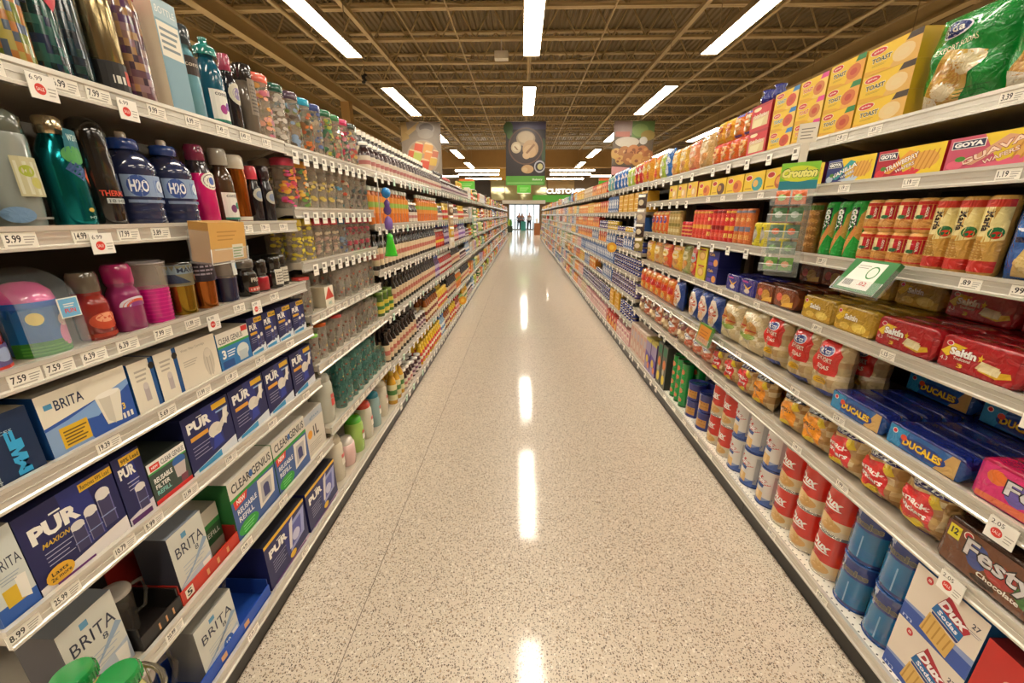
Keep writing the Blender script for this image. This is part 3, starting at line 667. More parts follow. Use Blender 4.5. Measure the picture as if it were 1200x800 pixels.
KB['pinktum'] = cup_k('ribbed_tumbler', 'tumbler with a ribbed hot pink grip and clear top', .036, .043, .165, 'CC1480', 'B8B0B4', .008, bands='E0248E', clear_top=.56, cat='tumbler')
def metal_tum(name, desc, c, sleeve, h=.15, r0=.032, r1=.04):
    b = MB(); b.lathe([(r0, 0), (r0+(r1-r0)*.55, h*.56)], c, METAL, 24, 0, r1, True, False)
    s = MB(); 
    s.lathe([(r0+(r1-r0)*.56+.001, h*.56), (r1+.001, h-.008)], sleeve[0], PAPER, 24, 0, r1, False, False)
    a = cyl_art(s, r1, h*.58, h*.38); sleeve[1](a)
    l = MB(); l.lathe([(r1*.98, h-.008), (r1, h-.004), (r1*.9, h)], '3A342C', GLOSS, 24, 0, r1)
    return Kind(name, 'tumbler', desc, [('cup', b), ('card_sleeve', s), ('lid', l)], 2*r1, h, 2*r1)
def sl1(a): a.r(0, .55, 1, 1, '8FA4B4'); a.t('MAVEN', .25, .62, .8, .85, '1E2A44', .02); a.quad([(0, .1), (.5, .1), (.2, .55), (0, .55)], '2E3A54'); a.e(.72, .3, .1, .18, 'D8803A')
def sl2(a): a.r(0, 0, 1, 1, '2A2433'); a.lines(.1, .3, .6, .9, 3, 'B8AFC0'); a.quad([(.5, 0), (1, 0), (1, .7)], '6A4A7A')
KB['gold'] = metal_tum('metal_tumbler', 'gold metallic tumbler in a blue-grey card sleeve', 'A8862E', ('8E8A6E', sl1))
KB['coppert'] = metal_tum('metal_tumbler', 'copper metallic tumbler in a dark card sleeve', 'B0682E', ('2A2433', sl2))
KB['navyt'] = cup_k('metal_tumbler', 'steel tumbler with a navy lower half and white round badge', .034, .041, .145, '1C2244', 'B8A888', .008, clear_top=.55, art=lambda a: (a.r(.45, .6, .95, .95, 'E4E6E0'), a.e(.7, .8, .12, .09, '3A86B8'), a.e(.72, .68, .07, .04, 'C83A2A')), cat='tumbler')
KB['blkfood'] = bottle_k('food_jar', 'black insulated food jar with red lettering', .04, .13, '191512', '5A5248', capr=.036, caph=.03, neck=.85, cap_name='lid', cat='jar', art=lambda a: (a.t('PRO', .35, .38, .65, .5, 'D8CDBE', .02), a.r(.25, .12, .85, .25, 'C84A3A'), a.r(.3, .15, .8, .21, 'E9D0C0')))
KB['redbl'] = bottle_k('travel_mug', 'red ribbed travel mug with a black lid', .032, .12, 'A81E2A', '181412', capr=.031, caph=.05, neck=.95, cap_name='lid', cat='mug', bcol=['181412', 'A81E2A', 'A81E2A', '181412', '181412', '181412'])
KB['blkw'] = bottle_k('travel_mug', 'black travel mug with a white label', .034, .125, '191613', '15120F', capr=.032, caph=.04, neck=.9, cap_name='lid', cat='mug', art=lambda a: (a.r(.25, .12, .8, .6, 'D8D2C2'), a.lines(.3, .2, .75, .55, 4, '6A6458')))
# --- filter boxes
def mwf(a): a.t('MWF', .58, .1, .92, .8, '2E9AD8', .05, rot=0) if False else None
def mwf_art(a):
    a.r(0, 0, 1, 1, '0E2A4E'); a.e(.42, .84, .1, .075, 'B8C8D4'); a.t('GE', .36, .81, .48, .87, '12305A'); a.t('APPLIANCES', .3, .7, .8, .75, 'C4D4DC')
    for i, ch in enumerate('MWF'): a.t(ch, .66, .1+.2*i, .9, .27+.2*i, '35A8DE', .06, rot=PI/2)
    a.t('Replacement Water Filter', .18, .36, .86, .41, 'DCE4E8', .01, rot=PI/2); a.r(.08, .08, .3, .14, '2A4A72'); a.lines(.06, .5, .3, .62, 3, 'A8B8C4')
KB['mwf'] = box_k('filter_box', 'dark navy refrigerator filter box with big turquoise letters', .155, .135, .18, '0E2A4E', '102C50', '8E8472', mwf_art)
def brita_art(a):
    a.r(0, 0, 1, 1, 'E6DFCC'); a.quad([(0, 0), (1, 0), (1, .72), (0, .5)], '2A55A8'); a.quad([(.0, .0), (.45, 0), (.25, .5), (0, .45)], '8AA8D0'); a.quad([(.1, .45), (.55, .35), (1, .66), (1, .76), (.5, .62), (0, .52)][:4], '7FA6D8')
    a.r(.06, .76, .14, .84, '4A8FB8'); a.t('BRITA', .16, .7, .46, .86, '1E2C4A', .01)
    a.quad([(.62, .14), (.8, .1), (.88, .62), (.56, .66)], 'E8E2D2'); a.quad([(.64, .2), (.72, .1), (.74, .6), (.6, .62)], 'D2CCBC'); a.e(.72, .64, .15, .05, 'F2EEE2')
    a.r(.12, .08, .42, .42, 'E0B42A'); a.lines(.15, .12, .4, .38, 5, '6A5420'); a.t('3', .84, .26, .88, .38, 'F0D060', .03)
    for i in range(3): a.r(.82+.05*i, .1, .85+.05*i, .2, 'F4F0E6')
    a.lines(.14, .0, .4, .07, 1, 'E8ECF2')
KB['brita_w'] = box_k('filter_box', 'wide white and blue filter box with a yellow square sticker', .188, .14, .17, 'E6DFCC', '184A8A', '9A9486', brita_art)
def thin_art(a): a.r(0, 0, 1, 1, 'E9E1CE'); a.r(.0, 0, .22, 1, '155290') if False else a.r(.84, 0, 1, 1, '155290'); a.r(.4, .2, .62, .5, 'B9AFAE'); a.e(.51, .5, .11, .07, 'CFC6C0'); a.lines(.2, .62, .7, .88, 3, 'B8B0A0'); a.e(.92, .84, .13, .07, '241E1C')
KB['thin'] = box_k('filter_box', 'narrow cream filter box with a dark blue edge', .068, .135, .17, 'E9E1CE', '155290', 'A89F8E', thin_art)
def white_art(a): a.r(0, 0, 1, 1, 'E6DCC8'); a.e(.73, .42, .14, .32, 'C8BEAC'); a.r(.64, .12, .82, .6, 'D2C8B6'); a.r(.68, .08, .7, .6, 'B4AA98'); a.r(.76, .08, .78, .6, 'B4AA98'); a.e(.73, .62, .09, .1, 'DCD2C0'); a.t('Water Filter Cartridge', .1, .82, .7, .89, 'A09684'); a.lines(.1, .5, .45, .65, 3, 'C0B6A4')
KB['whiteb'] = box_k('filter_box', 'plain cream box picturing one grey filter cartridge', .145, .135, .17, 'E6DCC8', '155290', 'A0988A', white_art)
def cg4(a): a.r(0, 0, 1, 1, 'EDE7D8'); a.r(0, .0, 1, .62, '2F7AB8'); a.r(0, .6, 1, .66, '3FA04A'); a.t('CLEAR GENIUS', .05, .7, .8, .86, '4A4A4A', .01); a.r(.78, .84, .98, .98, 'D8362E'); a.t('3', .08, .3, .2, .54, 'F4F2EA', .04); a.lines(.24, .32, .5, .52, 3, 'E8EEF2'); a.r(.05, .05, .4, .24, '1F4E90'); a.e(.72, .34, .2, .2, 'D8DED8'); a.r(.58, .08, .86, .34, 'BFC8C8')
KB['cg4'] = box_k('filter_box', 'white and blue three-pack filter box with a green stripe and red corner flash', .15, .125, .17, 'EDE7D8', '3A7AB0', 'C0B8A6', cg4)
def capsule(a, x0, x1, y0, y1, tilt=0):
    w = x1-x0; a.r(x0, y0, x1, y1-.12*(y1-y0), '3E3C62'); a.r(x0, y0, x0+.06*w, y1-.15*(y1-y0), '8E8CA8'); a.r(x1-.08*w, y0, x1, y1-.15*(y1-y0), '6A68A0'); a.e((x0+x1)/2, y1-.16*(y1-y0), w/2*1.05, .15*(y1-y0), 'DDD9D4'); a.r(x0, y1-.27*(y1-y0), x1, y1-.16*(y1-y0), 'DDD9D4'); a.r(x0-.01, y0+.28*(y1-y0), x1+.01, y0+.31*(y1-y0), '8A9AC8')
def pur_art(kind):
    def f(a):
        a.r(0, 0, 1, 1, NAVY); a.quad([(.45, .2), (.75, .2), (.7, 1), (.4, 1)], '232E78')
        if kind == 'big':
            a.r(.62, .86, 1, .96, YELB); a.t('Removes 99% Lead', .64, .88, .97, .94, '3A2E14', .01)
            a.t('PUR', .08, .6, .56, .8, WH, .05); a.r(.29, .825, .4, .845, WH); a.t('MAXION', .14, .5, .42, .56, 'D8B23A', .02, .3); a.lines(.14, .28, .42, .48, 4, 'B8B8D0', .2)
            a.quad([(0, 0), (1, 0), (1, .22), (0, .1)], 'E6E0DC'); capsule(a, .42, .56, .2, .58); capsule(a, .58, .72, .22, .66); capsule(a, .74, .9, .26, .78)
            a.e(.2, .14, .14, .11, 'E0A92A'); a.t('Lasts', .12, .15, .28, .2, '2A2214', .02); a.t('2x more', .1, .09, .3, .14, '2A2214', .02); a.r(.14, .005, .55, .05, '6A2A72')
        elif kind == 'fil':
            a.r(.25, .86, 1, .97, YELB); a.t('99% Lead', .3, .88, .95, .94, '3A2E14', .02); a.t('PUR', .12, .68, .7, .83, WH, .05); a.r(.38, .845, .5, .86, WH); a.lines(.3, .48, .75, .64, 3, 'B8B8D0', .25)
            a.quad([(0, 0), (1, 0), (1, .2), (0, .12)], 'D8D2D8'); capsule(a, .46, .84, .14, .52); a.r(.05, .01, .85, .09, '5A2A66')
        elif kind == 'fauc':
            a.r(.62, .86, .95, .96, YELB); a.r(.68, .78, .96, .81, '8FB4DC'); a.t('PUR', .08, .7, .56, .88, WH, .05); a.r(.29, .9, .4, .915, WH); a.r(.1, .56, .46, .63, 'E0A03A'); a.lines(.1, .26, .48, .5, 4, 'A8A8C4', .2)
            a.e(.6, .52, .15, .13, 'E0D9CC'); a.quad([(.6, .5), (.68, .44), (.95, .64), (.9, .74)], 'D6CFC2'); a.quad([(.78, .56), (.86, .5), (.95, .8), (.84, .8)], 'E9E3D8'); a.quad([(.48, .2), (.72, .24), (.68, .42), (.54, .42)], '2A3FA0')
            a.quad([(0, 0), (1, 0), (1, .2), (0, .06)], 'DCE2E8'); a.quad([(.1, .0), (.62, .0), (.62, .13), (.1, .07)], '3A94C4')
        elif kind == 'pit':
            a.t('PUR', .08, .62, .5, .8, WH, .05); a.r(.27, .82, .37, .84, WH); a.lines(.12, .26, .44, .56, 5, 'A8A8C4', .2); a.r(.0, .93, 1, 1, YELB)
            a.quad([(.52, .22), (.9, .3), (.98, .86), (.58, .8)], '9AA0D0'); a.quad([(.56, .3), (.82, .36), (.88, .76), (.62, .72)], '5A5FA8'); a.quad([(.5, .3), (.56, .3), (.68, .92), (.58, .84)], 'E0DCDC'); a.e(.7, .46, .1, .12, 'C8C8E0'); a.e(.56, .14, .08, .07, YELB)
            a.quad([(0, 0), (1, 0), (1, .08), (0, .02)], 'D0B8C8'); a.r(.1, .0, .9, .05, '7A4A86')
        else:
            a.r(.45, .84, 1, .97, YELB); a.t('99% Lead', .5, .87, .96, .94, '3A2E14', .02); a.t('PUR', .1, .66, .6, .82, WH, .05); a.r(.32, .83, .42, .85, WH); a.r(.1, .54, .55, .61, 'E0A92A'); a.lines(.1, .34, .5, .5, 3, 'A8A8C4', .2)
            a.quad([(0, 0), (1, 0), (1, .24), (0, .12)], 'DCE2E8'); capsule(a, .5, .66, .16, .5); capsule(a, .72, .88, .18, .54); a.quad([(.05, .0), (.75, .0), (.75, .12), (.05, .09)], '3A94C4')
    return f
def cgr(a): a.r(0, 0, 1, 1, '3A4A42'); a.r(0, .78, 1, 1, 'EDE9E0'); a.r(0, .74, 1, .78, '3FA04A'); a.r(.06, .8, .3, .94, 'E03A2A'); a.t('NEW', .1, .84, .26, .9, 'F8F0E8', .03); a.t('CLEAR GENIUS', .34, .82, .96, .94, '55524E', .01); a.t('REUSABLE', .08, .5, .55, .62, 'F4F2EC', .03); a.t('FILTER', .08, .36, .44, .46, 'F4F2EC', .02); a.t('REFILL', .08, .22, .44, .32, '8AD0C8', .02); a.r(0, 0, 1, .12, 'D82E2A'); a.e(.76, .66, .18, .12, '2F62A8'); a.quad([(.62, .3), (.86, .26), (.92, .6), (.6, .6)], 'C8BCB8'); a.quad([(.7, .12), (.88, .14), (.92, .3), (.72, .3)], '7A3A4A')
def cgbig(a):
    a.r(0, 0, 1, 1, '3F5E98'); a.r(0, .72, 1, 1, 'D8D2C4'); a.r(0, .66, 1, .72, '2F9A3A'); a.t('CLEAR GENIUS', .06, .78, .96, .93, '3E3C3A', .02); a.e(.48, .86, .04, .06, '2F62A8')
    a.quad([(.05, .52), (.3, .56), (.34, .68), (.04, .66)], 'E0402A'); a.t('NEW', .1, .57, .28, .65, 'FFF2E8', .03); a.t('REUSABLE', .08, .4, .5, .49, 'EEF0F4', .02); a.t('REFILL', .08, .27, .4, .36, 'EEF0F4', .02)
    a.e(.24, .12, .22, .12, '2FA03A'); a.lines(.12, .06, .38, .2, 3, '8AE08A', .3); a.quad([(.52, .14), (.9, .2), (.96, .62), (.56, .64)], 'E6E0D6'); a.quad([(.58, .2), (.84, .24), (.88, .54), (.62, .56)], 'B8B4B4'); a.r(.66, .26, .8, .44, '3A3E6E'); a.e(.73, .44, .07, .05, '3A3E6E')
def bbox2(a): a.r(0, 0, 1, 1, 'CFCFC4'); a.quad([(0, 0), (1, 0), (1, .32), (0, .2)], 'B4C0CC'); a.quad([(0, .2), (.3, .26), (.9, .62), (1, .55), (1, .6), (.5, .5)][:4], '8EA4BC'); a.r(.36, .84, .5, .92, '5A94B8'); a.t('BRITA', .12, .62, .92, .78, '2A3044', .0); a.lines(.2, .28, .9, .5, 4, 'A0AEBE', .2); a.quad([(.72, .06), (.92, .04), (.96, .26), (.7, .26)], 'ECE8DE'); a.t('8', .62, .52, .72, .6, '3A4458')
def bbox3(a): bbox2(a); a.e(.66, .2, .14, .1, '2F5FA8'); a.t('10', .6, .16, .72, .24, 'F0F0EC', .03)
def brl(a): a.r(0, 0, 1, 1, 'CDD2CC'); a.r(0, 0, 1, .2, '2A5AA8'); a.t('BRITA', .3, .56, .95, .68, '2A3044'); a.r(.25, .16, .75, .36, 'D8B22A'); a.quad([(.6, .18), (.85, .14), (.9, .42), (.62, .44)], 'ECE8DE'); a.lines(.3, .42, .8, .52, 3, '8FA0B0', .25)
KB['brl'] = box_k('filter_box', 'pale filter box with a blue foot cut off by the left edge', .062, .19, .2, 'CDD2CC', '2A5AA8', '8C8474', brl)
KB['pur_big'] = box_k('filter_box', 'largest navy filter box, with three pictured cartridges and a yellow oval', .19, .188, .2, NAVY, '15183E', '15183E', pur_art('big'))
KB['pur_fil'] = box_k('filter_box', 'narrow navy filter box picturing a single cartridge', .07, .188, .2, NAVY, '15183E', '15183E', pur_art('fil'))
KB['cgr'] = box_k('filter_box', 'small grey and white refill box with a red foot and red NEW flash', .12, .125, .18, '3A4A42', '3A4238', '2E332E', cgr)
KB['pur_fauc'] = box_k('filter_box', 'navy filter box picturing a white tap attachment', .188, .185, .2, NAVY, '15183E', '15183E', pur_art('fauc'))
KB['pur_fauc2'] = box_k('filter_box', 'navy filter box with a dark tap attachment picture', .18, .185, .2, NAVY, '15183E', '15183E', pur_art('fauc'))
KB['pur_s'] = box_k('filter_box', 'small navy filter box with a yellow badge', .082, .137, .18, NAVY, '15183E', '15183E', pur_art('s'))
KB['pur_m'] = box_k('filter_box', 'medium navy filter box with two pictured cartridges', .1, .137, .18, NAVY, '15183E', '15183E', pur_art('s'))
KB['pur_pit'] = box_k('pitcher_box', 'navy box picturing a clear blue water pitcher', .275, .2, .25, '26262E', NAVY, '26262E', pur_art('pit'))
KB['brita2'] = box_k('pitcher_box', 'pale grey-blue water pitcher box', .118, .215, .1, 'CFCFC4', '3A3A44', '7A8088', bbox2)
KB['brita3'] = box_k('pitcher_box', 'pale water pitcher box with a small blue round badge', .15, .2, .1, 'CFCFC4', '8A8880', '8A8880', bbox3)
KB['cgbig2'] = box_k('filter_box', 'green-striped box beside the slim cream box', .235, .225, .22, '3F5E98', '2A6A34', 'B8B2A4', cgbig)
KB['cgbig'] = box_k('filter_box', 'green-striped white and blue box picturing a cartridge pitcher', .235, .225, .25, '3F5E98', '2A6A34', 'B8B2A4', cgbig)
def onel(a): a.r(0, 0, 1, 1, 'DCD4C4'); a.r(0, .78, 1, 1, 'B8BEC4'); a.t('1L', .42, .38, .68, .64, '4A4440', .03); a.e(.24, .5, .12, .1, 'E8A02A'); a.lines(.12, .1, .8, .3, 4, 'A09888', .25); a.t('glass', .3, .82, .8, .9, '5A86A8')
KB['onel'] = box_k('pitcher_box', 'cream box with a big grey numeral and an orange dot', .17, .2, .2, 'DCD4C4', 'C0B8A8', 'A8A090', onel)
# pitcher display trays (an open coloured card tray holding a clear pitcher and a box)
def pitcher(c='6A6258', h=.24, r=.06, base='4A4038'):
    b = MB(); b.lathe([(r*.8, 0), (r*.82, .006), (r*.95, h*.6), (r, h-.02)], c, CLEAR, 26, 0, r, True, False)
    l = MB(); l.lathe([(r*1.02, h-.022), (r*1.04, h-.012), (r*.9, h), (r*.3, h+.002)], 'B8B0A4', GLOSS, 26, 0, r)
    hd = MB(); hd.tube([(r*.5, r-.02, h-.02), (r*1.6, r-.03, h-.03), (r*1.75, r-.03, h*.6), (r*1.5, r-.02, h*.25), (r*.85, r, h*.2)], .008, '8E867A', CLEAR, n=8)
    core = MB(); core.lathe([(r*.5, .02), (r*.6, h*.55)], base, GLOSS, 18, 0, r)
    return [('body', b), ('lid', l), ('handle', hd), ('filter_core', core)]
KB['pitch_d'] = Kind('water_pitcher', 'pitcher', 'clear smoky water pitcher with a curved handle', pitcher(), .15, .24, .12)
KB['pitch_r'] = Kind('water_pitcher', 'pitcher', 'clear water pitcher tinted red by its tray', pitcher('8A4A3E', .19, .055, '9A3A2E'), .15, .19, .11)
KB['pitch_b'] = Kind('water_pitcher', 'pitcher', 'clear blue-tinted water pitcher', pitcher('4A5878', .2, .058, '2A3F78'), .15, .2, .116)
def tray_k(name, desc, w, d, h, c, dk, badge=None):
    b = MB(); b.box(-w/2, w/2, 0, .004, 0, h, c); b.box(-w/2, -w/2+.004, .004, d, 0, h*1.6, dk); b.box(w/2-.004, w/2, .004, d, 0, h*1.6, dk); b.box(-w/2, w/2, d-.004, d, 0, h*3.6, dk); b.box(-w/2+.004, w/2-.004, .004, d-.004, 0, .004, c)
    a = box_art(b, w, h)
    if badge: a.r(.06, .2, .06+.028/w, .85, 'E4DCC8'); a.t(badge, .065+.004/w, .3, .055+.024/w, .75, '2A2420', .03)
    for q in range(3): a.r(.4+.18*q, .25, .44+.18*q, .7, 'D8A06A')
    return Kind(name, 'tray', desc, [(name, b)], w, h, d)
KB['tray_red'] = tray_k('display_tray', 'bright red card tray marked with a 5', .235, .2, .045, 'C2321E', '8E1E16', '5')
KB['tray_black'] = tray_k('display_tray', 'black card tray in front of the smoky pitcher', .12, .2, .045, '221C1A', '1A1614')
KB['tray_blue'] = tray_k('display_tray', 'bright blue card tray on the bottom deck', .6, .22, .045, '2450B0', '1A3A86')

def L(k, lvl, Yc, back=0.0, lab=None, dz=0.0, yaw=0.0, side=-1, lv=UL, **kw):
    z, d = lv[lvl]; return put(KB[k] if isinstance(k, str) else k, side, Yc, d+.016+back, z+dz+.0008, label=lab, yaw=yaw, **kw)
for k, y, bk, lb in (('mos1', .752, 0, 'mosaic patterned bottle cut off by the top left corner'), ('mos1', .82, 0, None), ('mos2', .89, 0, None), ('teal1', .957, 0, None), ('teal2', 1.022, .015, None), ('steel', 1.092, 0, None), ('tribal', 1.167, 0, None)):
    L(k, 0, y, bk, lb)
L('bbox', 0, 1.268, 0)
L('ctg_blue', 0, 1.36, .01); L('ctg_teal', 0, 1.448, 0); L('dark', 0, 1.535, .01); L('smoke', 0, 1.615, 0)
for k, y, bk, lb in (('shaker2', .72, 0, None), ('shaker', .818, 0, None), ('flask', .917, 0, None), ('thermos', .995, .004, None), ('jug', 1.1, 0, 'ribbed dark blue sports jug next to the black insulated bottle'), ('jug', 1.22, 0, 'ribbed dark blue sports jug next to the hot pink sleeved bottle'),
                 ('pinkb', 1.325, .01, None), ('ctg_br', 1.402, 0, None), ('copper', 1.487, .01, None), ('blk_pink', 1.562, .01, None), ('blk2', 1.622, 0, None)): L(k, 1, y, bk, lb)
for k, y, bk in (('cup_red', .665, .0), ('canister', .785, .012), ('redb', .893, .01), ('purpb', .968, 0), ('pinktum', 1.056, 0), ('gold', 1.146, 0), ('coppert', 1.232, 0), ('navyt', 1.33, 0), ('blkfood', 1.43, 0), ('redbl', 1.515, .01), ('blkw', 1.59, 0)): L(k, 2, y, bk)
L('blkw', 2, 1.665, .02, 'black travel mug at the far end of the tumbler shelf')
L('mwf', 3, .604); L('brita_w', 3, .79)
for i, y in enumerate((.925, .998)): L('thin', 3, y, 0, ['narrow cream filter box right beside the yellow-stickered box', 'narrow cream filter box beside the plain cream one'][i])
L('whiteb', 3, 1.107, .0); L('cg4', 3, 1.26)
for i, (k, y) in enumerate((('pur_s', 1.378), ('pur_s', 1.463), ('pur_m', 1.558), ('pur_m', 1.662))):
    L(k, 3, y, 0, ['small navy filter box beside the green-striped three-pack', 'small navy filter box between a small and a medium navy box', 'medium navy filter box in the middle of the fourth shelf\'s navy row', 'medium navy filter box at the far end of the fourth shelf'][i])
L('brl', 4, .5625); L('pur_big', 4, .6905); L('pur_fil', 4, .824); L('cgr', 4, .923); L('pur_fauc', 4, 1.082); L('pur_fauc2', 4, 1.27)
L(box_k('filter_box', 'navy filter box picturing a round white tap attachment', .17, .185, .2, NAVY, '15183E', '15183E', pur_art('fauc')), 4, 1.449)
L(box_k('filter_box', 'navy filter box at the far end of the fifth shelf', .17, .185, .2, NAVY, '15183E', '15183E', pur_art('fauc')), 4, 1.63)
L('brita2', 5, .645, .02, 'pale grey-blue water pitcher box nearest the camera'); L('tray_black', 5, .771, .0); L('pitch_d', 5, .757, .055, dz=.005, scale=.58)
L('tray_red', 5, .9515); L('pitch_r', 5, .84+.032, .09, dz=.005); L('brita2', 5, .905, .006, 'pale grey-blue water pitcher box standing in the red tray', dz=.005)
LAB[-2][0].location.x -= .11; LAB[-2][0].location.y = .89
L(box_k('filter_box', 'dark green and maroon box end standing in the red tray', .08, .17, .12, '1F4A2A', '6A1E22', '8E8878', lambda a: (a.r(0, .7, 1, 1, 'B8B0A0'), a.r(0, .6, 1, .7, '2A7A34'), a.r(0, 0, 1, .25, '8A8070'), a.t('REFILL', .1, .4, .9, .5, 'C8C8C0'))), 5, 1.02, .04, dz=.005)
L('cgbig', 5, 1.188, .0, 'green-striped white and blue box beside the red tray'); L('cgbig2', 5, 1.428, 0); L('onel', 5, 1.64, .012)
L('pitch_b', 6, .70, .03, 'clear blue-tinted water pitcher at the lower left corner', dz=.005); L('tray_blue', 6, .83, .0); L('brita3', 6, .9, .006, dz=.005); L('pitch_d', 6, 1.02, .11, 'clear smoky pitcher standing at the end of the blue tray', dz=.005, scale=.8)
L('pur_pit', 6, 1.278, 0, 'navy box picturing a clear blue pitcher, beside the blue tray'); L('pur_pit', 6, 1.57, .0, 'navy box picturing a clear pitcher at the far end of the bottom deck')
# green capped bottles in a round wire tub at the lower left corner
def capb():
    b = MB(); r = .033; b.lathe([(r*.9, 0), (r, .01), (r, .2), (r*.8, .225), (r*.6, .235), (r*.6, .24)], 'B8B060', GLOSS, 24, 0, 0)
    c = MB(); c.lathe([(.031, .236), (.033, .238), (.033, .262), (.03, .266)], '16843A', GLOSS, 26, 0, 0)
    for q in range(26):
        a = 2*PI*q/26; c.box(.033*math.cos(a)-.0012, .033*math.cos(a)+.0012, .033*math.sin(a)-.0012, .033*math.sin(a)+.0012, .24, .26, '1A9042', GLOSS)
    return b.mesh('body'), c.mesh('cap')
cb, cc = capb()
g = MB(); TX, TY, TR = -.814, .5, .099
for z in (.02, .16, .3, .44, .57): g.tube([(TR*math.cos(2*PI*k/24), TR*math.sin(2*PI*k/24), z) for k in range(25)], .004 if z < .5 else .006, '8E8878', METAL, 6)
for k in range(16): a = 2*PI*k/16; g.tube([(TR*math.cos(a), TR*math.sin(a), .0), (TR*math.cos(a), TR*math.sin(a), .57)], .002, '8E8878', METAL, 5)
g.lathe([(.01, .39), (TR-.004, .392)], '6A6458', PAPER, 24)
tag(mobj('wire_tub', g, None, None, (TX, TY, 0)), 'round grey wire tub at the lower left corner holding green-capped bottles', 'basket')
for i, (x, y, w) in enumerate(((-.862, .522, 'left'), (-.772, .522, 'right'))):
    t = thing('juice_bottle', 'yellowish bottle with a green screw cap, %s one of the pair in the wire tub' % w, 'bottle', (x, y, .3935), group='green capped bottles')
    mobj('body', cb, t); mobj('cap', cc, t)
# clear display basket with a tan carton hanging off the second shelf
def holder(side, dep, Y, z, w, h, d, pc, art, label, name='display_holder', what='clear acrylic holder', tilt=.0):
    rz = (PI/2 if side < 0 else -PI/2)
    t = thing(name, label, 'sign holder', (side*dep, Y, z), rz); t.rotation_euler.x = tilt
    s = MB(); s.box(-w/2-.003, w/2+.003, -.003, -.001, -.004, h*.35, 'E8ECEC', SHELL); s.box(-w/2-.003, -w/2-.001, -.001, d, -.004, h*.8, 'E8ECEC', SHELL); s.box(w/2+.001, w/2+.003, -.001, d, -.004, h*.8, 'E8ECEC', SHELL); s.box(-w/2-.003, w/2+.003, -.001, d, -.006, -.004, 'E8ECEC', SHELL)
    s.tube([(-w/2-.003, -.003, h*.35), (-w/2-.003, -.003, -.005), (w/2+.003, -.003, -.005), (w/2+.003, -.003, h*.35)], .0012, 'F4F4EE', GLOSS, 5)
    s.tube([(0, d, h*.5), (0, d+.012, h*.55)], .003, 'D8D8D0', CLEAR, 5)
    mobj('holder', s, t)
    p = MB().box(-w/2, w/2, 0, d-.004, 0, h, *pc[:1], PAPER, *pc[1:]); art(box_art(p, w, h)); mobj('carton' if d > .03 else 'card', p, t)
    return t
holder(-1, .875, 1.2, 1.37, .15, .11, .06, ('D8A85A', 'B88A48', 'C89A52'), lambda a: (a.lines(.2, .55, .75, .85, 3, 'B8863E', .3), a.r(.1, .3, .95, .34, 'E8D8B0'), a.r(.58, .05, .9, .42, 'E4E0CC'), a.lines(.6, .08, .88, .38, 4, '6A9A4A', .4)), 'clear holder with a tan carton jutting from the second left shelf', tilt=.1)
# ------------------------------------------------------------------ left, second unit: clear tumblers
def tumbler(desc, lid, pal, h=.225, r=.04, dense=1.0, name='clear_tumbler', seed=0, lidm=GLOSS):
    rr = random.Random(seed); b = MB()
    b.lathe([(r*.86, 0), (r*.88, .006), (r, h-.03)], 'C8BBA8', CLEAR, 20, 0, r, True, False)
    b.lathe([(r*.8, .004), (r*.82, .03)], 'C8BCAA', CLEAR, 16, 0, r, True, False)
    a = cyl_art(b, r*.95+.003, .0, h-.03, PAPER, .5)
    for q in range(int(34*dense)):
        u = rr.uniform(.06, .82); v = rr.uniform(.05, .93); s = rr.uniform(.05, .12)
        a.e(u, v, s, s*.45, rr.choice(pal), 8)
    a.r(.74, .03, .86, .5, 'F0EEE4'); a.r(.76, .2, .84, .45, 'B8C4CC')
    l = MB(); l.lathe([(r*1.0, h-.032), (r*1.04, h-.028), (r*1.04, h-.006), (r*.8, h)], lid, lidm, 20, 0, r)
    return Kind(name, 'tumbler', desc, [('body', b), ('lid', l)], 2*r, h, 2*r)
T1 = [tumbler('clear tumbler with a salmon lid and pink and orange print', 'E8705E', ['D89A4A', 'C86A7A', 'E8A890', 'B87A8A'], seed=1, r=.043),
      tumbler('clear tumbler with a dark green lid and grey rabbits print', '23584A', ['B8B0A4', 'A89C90', 'D0C8BC'], seed=2),
      tumbler('clear tumbler with a plum lid and green leaf print', '5A4456', ['8A8A3A', '6A7A3A', '5A4A3A', '8FA4C0'], seed=3),
      tumbler('clear tumbler with a bright cyan lid and orange print', '2AA4C8', ['D87A2A', 'B85A2A', '4A4A32', '8A5A2A'], seed=4, dense=1.6),
      tumbler('clear tumbler with a navy lid and blue floral print', '3A4A86', ['5A7AA8', '9A8A78', 'C8B89A', '4A5A8A'], seed=5),
      tumbler('clear tumbler with a forest green lid and yellow print', '2A6A4A', ['4A8A5A', 'A8A83A', '3A6A4A'], seed=6, dense=1.5),
      tumbler('clear tumbler with a mid green lid and red print', '3A7A4A', ['C86A5A', 'A89A7A', '7A9A6A'], seed=7),
      tumbler('clear tumbler with a raspberry lid and dark print', 'C8285E', ['B82A4A', '3A5A4A', 'D88A9A'], seed=8),
      tumbler('clear tumbler with a dark lid and floral print', '34443E', ['B84A3A', '5A6A4A', '7A5A8A', 'C8A85A'], seed=9)]
for i, (k, y) in enumerate(zip(T1, (1.69, 1.80, 1.91, 2.01, 2.11, 2.22, 2.32, 2.42, 2.53))):
    put(k, -1, y, .966 if i else .966, UL2[0][0]+(.0058 if i == 0 else .0008)); 
    put(k, -1, y+.01, 1.07, UL2[0][0]+(.0058 if i == 0 else .0008), k.desc.replace('clear', 'rear clear', 1) + ', standing behind its twin')
LAB[-18][0].location.y = 1.698
